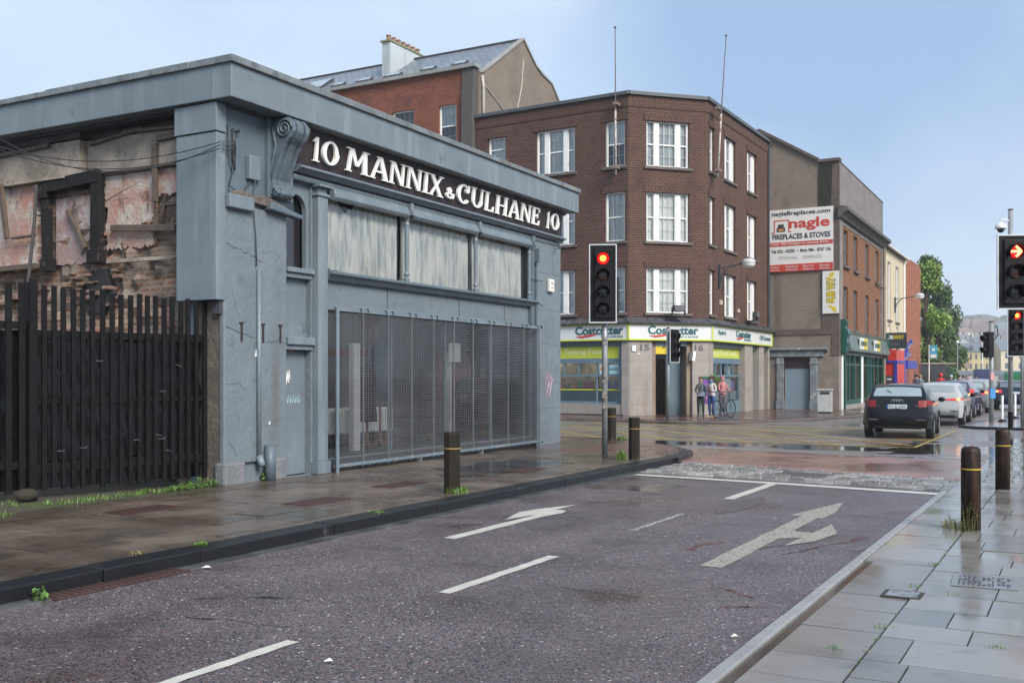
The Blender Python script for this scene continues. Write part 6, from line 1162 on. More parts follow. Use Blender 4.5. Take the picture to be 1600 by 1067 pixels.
# ================================================================ PEOPLE
def person(loc, rz, lb, H_=1.65, skin=(.50, .30, .22), hair=(.03, .02, .015), topc=(.1, .12, .12), leg=(.02, .022, .03), shoe=(.02, .02, .025), hairlen=0, arms='down', stride=0., group=None, fingers=True, sleeve=True, fat=1.0, hood=False, headz=0):
    T = thing('person', loc, lb, 'person', rz, group); k = H_ / 1.65; V = []; E = []; RR = []
    def a(p, r_, par=None):
        V.append(tuple(c * k for c in p)); RR.append(r_ * k); i = len(V) - 1
        if par is not None: E.append((par, i))
        return i
    pel = a((0, 0, .93), .125 * fat); ab = a((0, .01, 1.08), .11 * fat, pel); chx = a((0, 0, 1.25), .125 * fat, ab); sh_ = a((0, -.01, 1.35), .085, chx); nk = a((0, 0, 1.43), .048, sh_); h0 = a((0, .012, 1.49), .062, nk); h1 = a((0, .015, 1.555), .080, h0); h2 = a((0, .0, 1.61), .062, h1)
    a((0, .095, 1.535), .012, h1); a((.085, .0, 1.54), .012, h1); a((-.085, 0, 1.54), .012, h1)
    for s in (1, -1):
        st = stride * s; hp = a((.085 * s, 0, .86), .095 * fat, pel); kn = a((.095 * s, .03 + st * .18, .47), .062, hp); an = a((.10 * s, -.03 + st * .32, .09 + (.03 if st < 0 else 0)), .040, kn); fo = a((.11 * s, .07 + st * .34, .045), .038, an); a((.115 * s, .14 + st * .34, .035), .028, fo)
        so = a((.150 * s, -.01, 1.335), .052, sh_)
        if arms == 'down': el, wr, hn = (.215 * s, -.03, 1.09), (.22 * s, .02, .87), (.22 * s, .035, .80)
        elif arms == 'fold': el, wr, hn = (.215 * s, .0, 1.09), (.06 * s, .2, 1.10), (-.03 * s, .22, 1.12)
        elif arms == 'one': el, wr, hn = ((.21 * s, -.03, 1.09), (.22 * s, .0, .87), (.22 * s, .01, .80)) if s < 0 else ((.215, .0, 1.09), (.14, .2, 1.04), (.08, .26, 1.04))
        else: el, wr, hn = (.215 * s, .06, 1.12), (.2 * s, .3, 1.02), (.2 * s, .37, 1.02)
        e1 = a(el, .044, so); w1 = a(wr, .029, e1); h_ = a(hn, .034, w1)
        if fingers:
            d = (Vector(hn) - Vector(wr)).normalized(); sd = Vector((0, 1, 0)) if abs(d.z) > .6 else Vector((0, 0, 1)); p0 = Vector(hn)
            for j, ln in enumerate((.065, .075, .07, .055)):
                q = p0 + sd * (.022 - .015 * j) + d * .03; f1 = a(q, .009, h_); f2 = a(q + d * ln * .55 - Vector((.01 * s, 0, 0)), .008, f1); a(q + d * ln - Vector((.025 * s, 0, 0)), .007, f2)
            t1 = a(p0 + sd * .035 - d * .01, .010, h_); a(p0 + sd * .055 + d * .02, .008, t1)
    me = bpy.data.meshes.new('body'); me.from_pydata(V, E, []); o = bpy.data.objects.new('body_tmp', me); C.objects.link(o)
    o.modifiers.new('skin', 'SKIN'); ss = o.modifiers.new('s', 'SUBSURF'); ss.levels = 2
    for i, sv in enumerate(me.skin_vertices[0].data): sv.radius = (RR[i], RR[i]); sv.use_root = i == 0
    bpy.context.view_layer.update(); m2 = bpy.data.meshes.new_from_object(o.evaluated_get(bpy.context.evaluated_depsgraph_get())); bpy.data.objects.remove(o); m2.name = 'body'; m2.materials.clear()
    for nm, c in (('skin', skin), ('top', topc), ('legs', leg), ('shoe', shoe)): m2.materials.append(M('%s %.2f %.2f %.2f' % (nm, *c), c, .8, var=.15, vs=14, bump=.4 if nm == 'top' else .1, bs=30))
    ends = [Vector(V[i]) for i in range(len(V)) if i in {b_ for a_, b_ in E} and RR[i] == .034 * k]
    for p in m2.polygons:
        z = p.center.z / k; c = p.center; hand = any((c - e_).length < .085 * k for e_ in ends)
        p.material_index = 3 if z < .085 else 0 if (z > 1.425 or hand) else 2 if (z < .90 and abs(c.x) < .19 * k) else 1; p.use_smooth = True
    b = bpy.data.objects.new('body', m2); C.objects.link(b); b.parent = T
    hm = M('hair %.2f %.2f' % hair[:2], hair, .7, bump=.8, bs=60, vs=20)
    if hood: MB().ball((0, -.01 * k, 1.565 * k), .115 * k, 8, (1, 1.05, 1.1)).build('hood', m2.materials[1], T, smooth=True)
    else:
        mb = MB(); mb.ball((0, -.022 * k, 1.585 * k), .098 * k, 10, (1, 1, 1))
        if hairlen == 1:   # full curly
            for _ in range(46): an_ = random.uniform(.3, math.pi - .3) if random.random() < .0 else random.uniform(math.pi * .98, math.pi * 2.02); mb.ball((math.cos(an_) * .09 * k, math.sin(an_) * .07 * k, (1.44 + random.random() * .2) * k), random.uniform(.04, .06) * k, 5)
        elif hairlen == 2: mb.ball((0, -.05 * k, 1.50 * k), .085 * k, 8, (1, .8, 1.3))
        mb.build('hair', hm, T, smooth=True)
    MB().ball((.030 * k, .086 * k, 1.56 * k), .010 * k, 5).ball((-.030 * k, .086 * k, 1.56 * k), .010 * k, 5).build('eyes', flat('eye dark', (.03, .02, .02)), T); MB().ball((0, .088 * k, 1.505 * k), .018 * k, 5, (1, .35, .3)).build('mouth', flat('lips', (.35, .12, .1)), T)
    return T
gp_ = 'people outside the convenience shop'
p1 = person((*P3(1095, 39.4), .1), R(195), 'woman in dark grey jacket and black trousers with a shoulder bag', 1.56, (.42, .25, .18), (.05, .02, .015), (.06, .075, .075), (.012, .015, .025), (.015, .015, .03), 2, 'one', group=gp_)
MB().box(-.16, .16, .14, .22, .84, 1.0).tube([(.15, .12, .98), (.1, .13, 1.2), (-.08, .06, 1.38), (-.14, -.08, 1.3), (-.14, -.06, 1.0)], .01, 4).build('shoulder_bag', M('grey quilted bag', (.22, .25, .33), .6), p1, bevel=.015)
p2 = person((*P3(1112, 39.6), .1), R(165), 'curly-haired woman in a pale patterned top, blue scarf and jeans', 1.58, (.30, .16, .11), (.06, .025, .015), (.50, .46, .46), (.035, .07, .22), (.55, .35, .08), 1, 'fold', group=gp_)
MB().lathe([(.07, 1.36), (.10, 1.39), (.10, 1.43), (.06, 1.46)], (0, .02, 0), 12).ball((0, .085, 1.38), .05, 8, (1.2, .6, .9)).build('scarf', M('blue scarf', (.10, .20, .42), .9), p2, smooth=True); mb = MB()
for i in range(9): mb.box(-.13 + (i % 3) * .09, -.07 + (i % 3) * .09, .128, .134, 1.02 + (i // 3) * .07, 1.035 + (i // 3) * .07)
mb.build('printed_pattern', flat('dark knit print', (.08, .07, .08)), p2); MB().ball((.16, .2, 1.06), .08, 9, (1.2, .9, 1.2)).ball((.18, .2, .94), .06, 9, (1, .8, 1.4)).build('rolled_jacket', M('teal rolled jacket', (.05, .15, .18), .8, bump=1, bs=12, bd=.02), p2, smooth=True)
p3 = person((*P3(1129, 40.6), .1), R(230), 'person in a pink jacket standing behind the parked bicycle', 1.6, (.42, .25, .2), (.30, .12, .12), (.42, .16, .17), (.12, .12, .13), (.05, .05, .06), 0, 'front', fat=1.15, group=gp_)
# bicycle
def bicycle(loc, rz, lb):
    T = thing('bicycle', loc, lb, 'bicycle', rz)
    for x in (-.5, .5):
        pts = [(x + .33 * math.cos(R(a)), 0, .34 + .33 * math.sin(R(a))) for a in range(0, 361, 15)]; wl = MB().tube(pts, .022, 6).build('wheel', flat('tyre black', (.015, .015, .017), .6), T); mb = MB()
        for a in range(0, 360, 24): mb.tube([(x, 0, .34), (x + .31 * math.cos(R(a)), 0, .34 + .31 * math.sin(R(a)))], .003, 3)
        mb.ball((x, 0, .34), .03, 5).build('spokes', m_wire, wl)
    MB().tube([(-.5, 0, .34), (-.08, 0, .32), (.3, 0, .72), (-.15, 0, .80), (-.08, 0, .32)], .018).tube([(-.5, 0, .34), (-.15, 0, .8)], .012).tube([(.5, 0, .34), (.36, 0, .95)], .016).build('bike_frame', flat('dark bike frame', (.03, .035, .05), .35), T)
    MB().ball((-.17, 0, .92), .1, 6, (1.2, .6, .35)).build('saddle', m_blk, T); MB().tube([(-.15, 0, .8), (-.17, 0, .9)], .014).tube([(.3, -.25, 1.0), (.36, -.1, .98), (.36, .1, .98), (.3, .25, 1.0)], .014).build('handlebar', m_wire, T); MB().tube([(-.08, -.08, .24), (-.08, .08, .4)], .01).lathe([(.08, -.01), (.08, .01)], (-.08, 0, .32), 12, 'y').build('pedals', m_blk, T)
bicycle((*P3(1131, 39.8), .1), R(75), 'dark bicycle standing on the pavement beside the people')
# pavement advert board behind them
t = thing('advert_board', (*P3(1105, 41.0), .1), 'purple framed pavement advertisement board behind the two women', 'advert board', R(25)); MB().box(-.24, .24, -.04, .04, .5, 1.5).build('panel', M('purple poster', (.15, .07, .26), .5, stain=((.5, .5, .6), 4, .5, .6)), t); MB().box(-.27, .27, -.06, .06, 1.5, 1.6).box(-.27, -.24, -.06, .06, 0, 1.5).box(.24, .27, -.06, .06, 0, 1.5).build('frame', flat('green frame', (.02, .14, .06)), t)
plant('leafy_planter', (*P3(1114, 41.0), 1.5), 'bright green foliage showing above the advertisement board', 'plant', lambda m: leaves(m, 0, 0, 0, 300, .3, .2, .3, .05), M('bright leaves', (.12, .30, .04), .5, island=.8))
gd = 'pedestrians on the far pavement'
for u, d, lb, c, h_, kw in [(1432, 62, 'far pedestrian in a dark blue coat beside the brick end', (.07, .10, .16), 1.72, {}), (1438, 64, 'far pedestrian in a pale blue top with fair hair', (.20, .30, .35), 1.68, dict(hair=(.3, .2, .1))), (1470, 58, 'far pedestrian in a bright red hooded coat', (.50, .03, .035), 1.75, dict(hood=True)), (1486, 60, 'far pedestrian in black with a pale blue hat', (.03, .035, .04), 1.66, dict(hair=(.4, .5, .6))), (1499, 72, 'far pedestrian in a grey patterned coat', (.20, .19, .24), 1.7, {}), (1505, 74, 'far pedestrian in a lighter grey coat by the railing', (.28, .28, .3), 1.65, {}), (1512, 120, 'distant pedestrian in pink', (.5, .12, .22), 1.7, {}), (1526, 125, 'distant pedestrian in brown beside the blue van', (.2, .12, .08), 1.7, {})]:
    x, y = P3(u, d); person((x, y, .1), random.uniform(-.4, .4), lb, h_, topc=c, fingers=False, group=gd, stride=.6, **kw)
# ================================================================ CARS
m_tyre = flat('tyre', (.018, .018, .02), .7); m_cg = None
def car(loc, rz, lb, paint, L=4.25, Wd=1.76, Ht=1.43, glassc=(.30, .36, .38), kind='hatch', lamp='side', plate='05-LK-6064', lit=0, rings=False, cat='car', group='cars queueing beyond the junction', brake=False, det=True):
    T = thing('parked_car' if cat == 'x' else 'car', loc, lb, cat, rz, group); hw = Wd / 2
    pm_ = M('paint %.2f %.2f %.2f' % paint, paint, .12, var=.03, bump=0, coat=.2 if max(paint) < .1 else .6, spec=.25 if max(paint) < .1 else .5)
    gm_ = M('car glass %.2f' % glassc[0], glassc, .06, var=.15, vs=1.5, bump=0, spec=.8)
    k = Ht / 1.43; l = L / 4.25
    if kind == 'suv': top = [(0, .55), (.0, .95), (.06, 1.05), (.30, 1.42), (.6, 1.50), (2.3, 1.52), (2.7, 1.44), (3.15, 1.08), (3.9, .98), (4.18, .8), (4.25, .5)]; k = Ht / 1.52; gi = (2, 3); 
    elif kind == 'sedan': top = [(0, .5), (.0, .92), (.06, 1.0), (.42, 1.03), (1.05, 1.38), (1.5, 1.44), (2.3, 1.42), (3.1, .98), (3.9, .86), (4.18, .72), (4.25, .45)]; gi = (3, 4)
    else: top = [(-.06, .50), (-.05, .68), (.07, 1.06), (.40, 1.33), (.72, 1.41), (1.5, 1.43), (2.3, 1.38), (3.1, .96), (3.85, .84), (4.18, .7), (4.25, .42)]; gi = (2, 3)
    top = [(y_ * l, z * k) for y_, z in top]
    belt = .94 * k; zb = .26
    def W(y_, z):
        t = min(1, max(0, y_) / (.38 * l)); t2 = min(1, max(0, L - y_) / (.6 * l)); pl_ = .86 + .14 * math.sin(t * math.pi / 2); pl_ *= .84 + .16 * math.sin(t2 * math.pi / 2)
        f = 1.0 if .45 * k < z < .75 * k else (1 - .06 * min(1, (.45 * k - z) / .25) if z <= .45 * k else 1 - .035 * min(1, (z - .75 * k) / (.2 * k)))
        if z > belt: f -= .30 * ((z - belt) / (Ht - belt)) ** 1.15
        return hw * pl_ * f
    # dense outline
    out_ = []
    for i in range(len(top) - 1):
        p0 = top[max(i - 1, 0)]; p1_ = top[i]; p2_ = top[i + 1]; p3_ = top[min(i + 2, len(top) - 1)]
        for q in range(5):
            t = q / 5
            out_.append(tuple(.5 * ((2 * p1_[c]) + (-p0[c] + p2_[c]) * t + (2 * p0[c] - 5 * p1_[c] + 4 * p2_[c] - p3_[c]) * t * t + (-p0[c] + 3 * p1_[c] - 3 * p2_[c] + p3_[c]) * t ** 3) for c in (0, 1)))
    out_.append(top[-1]); bot = [(L - .02, .32), (L - .12, zb), (.12, zb + .02), (.02, .36)]
    loop = [bot[3]] + out_ + bot[:3]
    nu = 10; vv = []
    for (y_, z) in loop:
        w_ = W(y_, z)
        for j in range(nu + 1):
            u = -1 + 2 * j / nu; cr = (1 - u * u); e_ = -.09 if y_ < .5 * l and z < 1.2 * k else (.10 if y_ > 3.8 * l else 0)
            up_ = .035 if z > .8 * k and .3 * l < y_ < 3.9 * l else 0
            vv.append((u * w_, y_ + e_ * cr, z + up_ * cr))
    n = len(loop); ff = [(i * (nu + 1) + j, i * (nu + 1) + j + 1, (i + 1) % n * (nu + 1) + j + 1, (i + 1) % n * (nu + 1) + j) for i in range(n) for j in range(nu)]
    b = MB().add(vv, ff)
    # sides: fan strips between the outline and a mid curve
    def ztop(y_):
        for (a, b_) in zip(out_, out_[1:]):
            if a[0] <= y_ <= b_[0] and b_[0] > a[0]: return a[1] + (b_[1] - a[1]) * (y_ - a[0]) / (b_[0] - a[0])
        return out_[-1][1]
    ys = sorted(set([round(max(.0, min(L, p[0])), 3) for p in loop])); K = 10
    for s in (1, -1):
        vv = []
        for y_ in ys:
            zt = ztop(y_) if y_ > .001 else out_[5][1]; z0 = .36 if y_ < .02 else (zb + .02 if y_ < L - .1 else .33)
            for j in range(K + 1): z = z0 + (zt - z0) * j / K; vv.append((s * W(y_, z), y_, z))
        b.add(vv, [(i * (K + 1) + j, (i + 1) * (K + 1) + j, (i + 1) * (K + 1) + j + 1, i * (K + 1) + j + 1)[::s] for i in range(len(ys) - 1) for j in range(K)])
    b.build('body', pm_, T, smooth=True)
    # windows on the shell: rear, windscreen
    def shellpatch(nm, i0, i1, u0, u1, mat, off=.006, parent=None):
        pts = [p for p in out_[i0:i1 + 1]]; vv = []
        for a_, (y_, z) in enumerate(pts):
            w_ = W(y_, z); q = pts[min(a_ + 1, len(pts) - 1)]; r_ = pts[max(a_ - 1, 0)]; d = Vector((q[0] - r_[0], q[1] - r_[1])).normalized(); nx_ = Vector((-d.y, d.x)) * off
            for j in range(9): u = u0 + (u1 - u0) * j / 8; cr = 1 - u * u; e_ = -.09 if y_ < .5 * l and z < 1.2 * k else (.10 if y_ > 3.8 * l else 0); up_ = .035 if z > .8 * k and .3 * l < y_ < 3.9 * l else 0; vv.append((u * w_, y_ + e_ * cr + nx_.x, z + up_ * cr + nx_.y))
        return MB().add(vv, [(i * 9 + j, i * 9 + j + 1, (i + 1) * 9 + j + 1, (i + 1) * 9 + j) for i in range(len(pts) - 1) for j in range(8)]).build(nm, mat, parent or T, smooth=True)
    rw_ = shellpatch('rear_window', gi[0] * 5 + 1, gi[1] * 5, -.86, .86, gm_)
    shellpatch('windscreen', 6 * 5 + 1, 7 * 5 - 1, -.88, .88, gm_)
    def side(nm, poly, mat, off=.005, parent=None):
        for s in (1, -1):
            # subdivide polygon by rows between bottom and top edge
            vv = []; m_ = len(poly) // 2; lo, hi = poly[:m_], poly[m_:][::-1]
            for (a_, b_) in zip(lo, hi):
                for j in range(5): y_ = a_[0] + (b_[0] - a_[0]) * j / 4; z = a_[1] + (b_[1] - a_[1]) * j / 4; vv.append((s * (W(y_, z) + off), y_, z))
            MB().add(vv, [(i * 5 + j, (i + 1) * 5 + j, (i + 1) * 5 + j + 1, i * 5 + j + 1)[::s] for i in range(m_ - 1) for j in range(4)]).build(nm, mat, parent or T, smooth=True)
    dg = flat('side glass', (.035, .045, .05), .06)
    if kind == 'sedan': side('side_window', [(1.0 * l, 1.0 * k), (1.5 * l, .98 * k), (2.2 * l, .97 * k), (2.95 * l, .98 * k), (2.9 * l, 1.0 * k), (2.3 * l, 1.34 * k), (1.6 * l, 1.36 * k), (1.15 * l, 1.30 * k)][:4] + [(2.9 * l, 1.0 * k), (2.3 * l, 1.34 * k), (1.6 * l, 1.36 * k), (1.15 * l, 1.30 * k)], dg)
    else: side('side_window', [(.52 * l, 1.02 * k), (1.4 * l, .99 * k), (2.2 * l, .97 * k), (2.95 * l, .98 * k), (2.9 * l, 1.0 * k), (2.3 * l, 1.31 * k), (1.5 * l, 1.36 * k), (.72 * l, 1.32 * k)], dg)
    # tail lamps: wrap the corners
    m_tl = emit('tail lamp %d' % lit, (.50, .02, .03) if lit else (.20, .008, .012), .55 if lit else .06)
    for s in (1, -1):
        z0, z1, wd = ((.84 * k, 1.02 * k, .25) if lamp == 'side' else (.84 * k, .94 * k, .5) if lamp == 'slim' else (.72 * k, 1.12 * k, .2)); y_ = .0
        vv = []
        for j in range(7):
            t = j / 6; X_ = hw * (1 - 0) ; 
            if t < .72: u = 1 - wd / hw + (wd / hw) * t / .72; yy = (-.09 * (1 - u * u)) - .085; w_ = W(0.0, (z0 + z1) / 2) ; xx = u * w_
            else: yy = (t - .72) / .28 * .34 * l; xx = W(yy, (z0 + z1) / 2) + .01
            zo = 0 if lamp != 'slim' else (.04 * (1 - t))
            for z in (z0 + (0 if lamp != 'slim' else .02 * (1 - t)), z1 - zo): vv.append((s * xx, yy + (0.06 * l if z == z1 and lamp == 'tall' else 0) + (max(0, (z - .68 * k) * .32) if t < .72 else 0), z))
        MB().add(vv, [(2 * j, 2 * j + 2, 2 * j + 3, 2 * j + 1)[::s] for j in range(6)]).build('tail_lamp', m_tl, T, smooth=True)
        if lit: MB().ball((s * (hw * .84), -.03, (z0 + z1) / 2), .045, 6, (1.6, .6, 1)).build('lamp_glow', emit('lamp hot spot', (1, .35, .1), 3), T)
    # bumper crease, plate, exhaust, mirror, wiper, antenna
    MB().box(-hw * .82, hw * .82, -.115, -.05, .49 * k, .52 * k).build('bumper_strip', M('bumper line', (.10, .105, .11) if max(paint) < .1 else sh(paint, .75), .3, bump=0), T, bevel=.01); MB().box(-hw * .70, hw * .70, -.09, .1, .27, .36).build('lower_valance', m_blk, T, bevel=.02)
    pl_ = MB().box(-.26, .26, -.112, -.02, .80 * k, .91 * k).build('number_plate', flat('plate white', (.60, .64, .68), .4), T)
    if det: text(plate, -.21, .23, .82 * k, .89 * k, -.113, flat('plate print', (.04, .04, .05)), pl_, ext=.001, bold=.01); MB().box(-.26, -.222, -.1135, -.112, .80 * k, .91 * k).build('blue_strip', flat('plate blue', (.02, .08, .4)), pl_)
    if rings:
        mb = MB()
        for i in range(4): mb.tube([(-.105 + i * .07 + .045 * math.cos(R(a)), -.055, 1.0 * k + .045 * math.sin(R(a))) for a in range(0, 361, 20)], .0065, 5)
        mb.build('ring_badge', flat('chrome', (.75, .75, .76), .15, metal=.8), T)
        MB().bar((-.05, .05, 1.12 * k), (-.28, .26, 1.30 * k), .018, .018).build('wiper', m_blk, T)
        text('2.0 TDI', .34, .52, .86 * k, .89 * k, -.06, flat('chrome', (.7, .7, .7)), T, ext=.002); text('A3', -.50, -.42, .86 * k, .89 * k, -.06, flat('chrome', (.7, .7, .7)), T, ext=.002)
    if brake: MB().box(-.18, .18, top[gi[1]][0] - .04, top[gi[1]][0] + .02, top[gi[1]][1] + .03, top[gi[1]][1] + .055).build('brake_lamp', emit('brake strip', (1, .05, .03), 2.5), T)
    for s in (1, -1):
        MB().ball((s * (hw + .10), 2.75 * l, 1.0 * k), .088, 8, (1.15, .6, .8)).build('wing_mirror', m_blk if det and max(paint) > .0 else m_blk, T, smooth=True)
        for y_ in (.72 * l, 3.38 * l):
            wh = MB().lathe([(.20, -.11), (.30, -.105), (.315, -.08), (.315, .08), (.30, .105), (.20, .11)], (s * (hw - .10), y_, .315), 20, 'x').build('wheel', m_tyre, T, smooth=True); MB().lathe([(.001, -.113), (.19, -.112), (.2, .112), (.001, .113)], (s * (hw - .10), y_, .315), 14, 'x').build('rim', M('alloy rim', (.35, .36, .37), .3, metal=.5, bump=0), wh)
            pts = [(s * (W(y_, .6) + .004), y_ + .37 * math.cos(R(a)), .315 + .37 * math.sin(R(a))) for a in range(-5, 186, 12)]; MB().tube(pts, .02, 5).add([(s * (hw - .02) * 1.002, y_ + .36 * math.cos(R(a)), .315 + .36 * math.sin(R(a))) for a in range(0, 181, 15)], [tuple(range(13))]).build('wheel_arch', m_blk, T)
    return T
car((-4.55, 29.6, .0), R(4), 'black hatchback with rear wiper driving away through the junction', (.008, .009, .012), 4.2, 1.80, 1.47, (.26, .32, .33), 'hatch', 'side', '05-LK-6064', rings=True, group='cars in the street')
def dcar(u, d, yaw, lb, *a, **k): x, y = P3(u, d); return car((x, y, 0), R(yaw), lb, *a, group='cars in the street', **k)
dcar(1461, 35.5, 1, 'silver hatchback directly beyond the black hatchback', (.42, .43, .43), 4.3, 1.78, 1.47, (.28, .32, .32), 'hatch', 'slim', '141-C-2391', lit=1)
dcar(1485, 42.0, 0, 'dark purple hatchback between the silver and the grey cars', (.05, .05, .085), 4.2, 1.75, 1.50, (.2, .24, .27), 'hatch', 'tall', '08-C-1172', lit=1)
dcar(1513, 47.5, 4, 'mid grey hatchback with brake lamps on', (.13, .14, .145), 4.4, 1.80, 1.48, (.30, .36, .36), 'hatch', 'side', '10-C-5504', lit=1, brake=True)
dcar(1533, 55, 6, 'pale silver estate car ahead of the grey hatchback', (.33, .34, .35), 4.6, 1.82, 1.52, (.36, .42, .44), 'suv', 'side', '06-C-771', det=False)
dcar(1584, 52, 8, 'dark blue car at the far right behind the signal posts', (.02, .025, .045), 4.5, 1.82, 1.45, (.12, .15, .17), 'hatch', 'side', '12-C-90', lit=1, det=False)
dcar(1561, 78, 4, 'small dark car far up the right-hand lane', (.05, .05, .05), 4.2, 1.75, 1.45, (.2, .24, .25), 'hatch', 'side', '', det=False) if False else None
# vans at the far end
def van(u, d, yaw, lb, body, w_=2.3, h_=3.0, L_=7, cat='van', txt=None, cabc=None):
    x, y = P3(u, d); T = thing(cat, (x, y, 0), lb, cat, R(yaw)); MB().box(-w_ / 2, w_ / 2, 0, L_, .6, h_).build('cargo_box', body, T, bevel=.08); MB().prism([(L_, .5), (L_ + 1.6, .5), (L_ + 1.7, 1.3), (L_ + 1.1, 2.1), (L_, 2.2)], -w_ * .46, w_ * .46, 'x').build('cab', cabc or body, T, bevel=.05)
    MB().box(-w_ * .47, w_ * .47, -.05, .02, .5, .75).build('bumper', m_blk, T)
    for s in (1, -1):
        MB().box(s * w_ * .42 - .08, s * w_ * .42 + .08, -.03, 0, .9, 1.2).build('tail_lamp', emit('tail lamp 0', (.35, .02, .025), .25), T)
        for yy in (1.2, L_ + .4): MB().lathe([(.25, -.12), (.42, -.1), (.42, .1), (.25, .12)], (s * (w_ / 2 - .12), yy, .42), 16, 'x').build('wheel', m_tyre, T)
    if txt: text(txt, -w_ * .42, w_ * .42, h_ * .68, h_ * .82, -.052 + .05, m_sy, T, ext=.004)
van(1538, 128, 8, 'dark blue box van far along the street', M('dull blue van', (.035, .05, .13), .5), 2.1, 2.6, 5)
van(1598, 112, 6, 'bright green van at the far right', M('bright green van', (.01, .16, .06), .5), 3.4, 2.0, 5)
# ================================================================ TREES, FAR TOWN
m_bark = M('bark', (.06, .045, .035), .9, bump=.8, bs=10, bd=.03)
def tree(loc, h, rx, lb, col, n=5200, leaf=.17, droop=0, lean=0, z0f=.15, name='leafy_tree', seed=1):
    rnd = random.Random(seed); T = thing(name, loc, lb, 'tree', 0, 'trees beyond the brick end building'); mb = MB(); mb.tube([(0, 0, 0), (.1, 0, h * .25), (lean * .5, .1, h * .5), (lean, 0, h * .8)], [h * .028, h * .022, h * .015, h * .005], 8)
    cl = []
    for i in range(26):
        a = rnd.uniform(0, 6.28); t = rnd.uniform(z0f + .12, .97); rr = rx * (math.sin(math.pi * min(1, t * .62 + .32)) ** .8) * rnd.uniform(.25, .95); p = Vector((lean * t + math.cos(a) * rr, math.sin(a) * rr, h * t)); cl.append((p, rx * rnd.uniform(.20, .40)))
        mb.tube([(lean * t * .6, 0, h * max(.12, t - .3)), tuple(p * .5 + Vector((lean * t * .3, 0, h * (t - .12) * .5))), tuple(p)], [h * .009, h * .005, h * .001], 5)
    mb.build('trunk', m_bark, T); vv = []; ff = []
    for _ in range(n):
        p, r_ = rnd.choice(cl); d = Vector((rnd.gauss(0, 1), rnd.gauss(0, 1), rnd.gauss(0, .8))).normalized() * r_ * rnd.random() ** .4
        q = p + d; q.z -= droop * rnd.random() * rnd.random() * h
        if q.z < h * z0f * .6: continue
        s_ = leaf * rnd.uniform(.5, 1.2); u_ = Vector((rnd.uniform(-1, 1), rnd.uniform(-1, 1), rnd.uniform(-1, 1) - (1.5 if droop else 0))).normalized(); v_ = u_.cross(Vector((rnd.uniform(-1, 1), rnd.uniform(-1, 1), rnd.uniform(-1, 1)))).normalized()
        k = len(vv); vv += [tuple(q - u_ * s_), tuple(q + v_ * s_ * .45), tuple(q + u_ * s_), tuple(q - v_ * s_ * .45)]; ff.append((k, k + 1, k + 2, k + 3))
    MB().add(vv, ff).build('crown', M('foliage %.2f %.2f' % col[:2], col, .6, var=.35, vs=.5, bump=0, island=.9), T)
def at(u, d, z=0): x, y = P3(u, d); return (x, y, z)
tree(at(1444, 88), 11.2, 2.7, 'light green leafy tree nearest the brick end wall', (.19, .29, .055), 7600, .19, seed=3)
tree(at(1450, 104), 14.0, 2.9, 'tall dark drooping tree, second from the brick end', (.085, .14, .05), 9000, .19, .10, z0f=.1, seed=5)
tree(at(1466, 106), 11.6, 2.4, 'dark willow leaning towards the street, farthest right of the trees', (.08, .13, .045), 9000, .19, .16, .5, z0f=.06, seed=8)
tree(at(1462, 96), 7.5, 2.6, 'lower dark tree filling under the taller crowns', (.09, .15, .05), 6000, .18, .05, z0f=.05, seed=11)
plant('round_shrub', at(1472, 78, .5), 'rounded bright green shrub over the iron screen', 'shrub', lambda m: leaves(m, 0, 0, .9, 1500, 1.2, 1.0, 1.5, .12), M('shrub leaves', (.08, .17, .04), .6, island=.8, bump=0))
# iron screen / shelter at the trees
t = thing('iron_screen', at(1462, 76), 'dark iron screen with a pale top rail under the trees', 'railing', TH); mb = MB()
for i in range(28): mb.box(-1.3 + i * .095, -1.27 + i * .095, -.02, .02, .1, 2.6)
mb.build('bars', m_dark, t); MB().box(-1.4, 1.5, -.06, .06, 2.6, 2.72).build('rail', m_stonet, t); MB().box(-1.35, 1.4, -.03, .03, .1, .2).build('rail', m_stonet, t); MB().box(-1.4, 1.5, 1.2, 1.3, .1, 2.5).build('back_panel', m_dark, t)
t = thing('low_railing', at(1505, 84), 'low pale railing along the far pavement', 'railing', R(75)); mb = MB()
for i in range(40): mb.box(i * .3, i * .3 + .04, -.02, .02, .1, 1.1)
mb.box(0, 12, -.02, .02, 1.1, 1.16).build('rails', m_stonet, t)
t = thing('round_road_sign', at(1511, 95), 'round grey-backed road sign on a post', 'road sign', TH); MB().tube([(0, 0, 0), (0, 0, 3)], .04).build('post', m_galv, t); MB().lathe([(.001, -.02), (.30, -.02), (.30, .02), (.001, .02)], (0, 0, 2.7), 20, 'y').build('disc', flat('red sign rim', (.28, .12, .11)), t); MB().lathe([(.001, -.03), (.23, -.03), (.23, -.021), (.001, -.021)], (0, 0, 2.7), 20, 'y').build('disc_face', m_stone, t); MB().bar((-.17, -.034, 2.87), (.17, -.034, 2.53), .05, .01).build('bar', flat('red sign rim', (.28, .12, .11)), t)
for u, d, lb in ((1496, 90, 'thin green lamp column by the willow'), (1535, 140, 'thin pale lamp column beside the blue van')):
    t = thing('lamp_column', at(u, d), lb, 'lamp post', 0, 'far lamp columns'); MB().tube([(0, 0, 0), (0, 0, 4.6 if u < 1500 else 6)], .06, 8).build('column', m_galv if u < 1500 else m_frame, t); MB().ball((0, 0, 4.7 if u < 1500 else 6.1), .16, 6).build('lamp', m_frame, t)
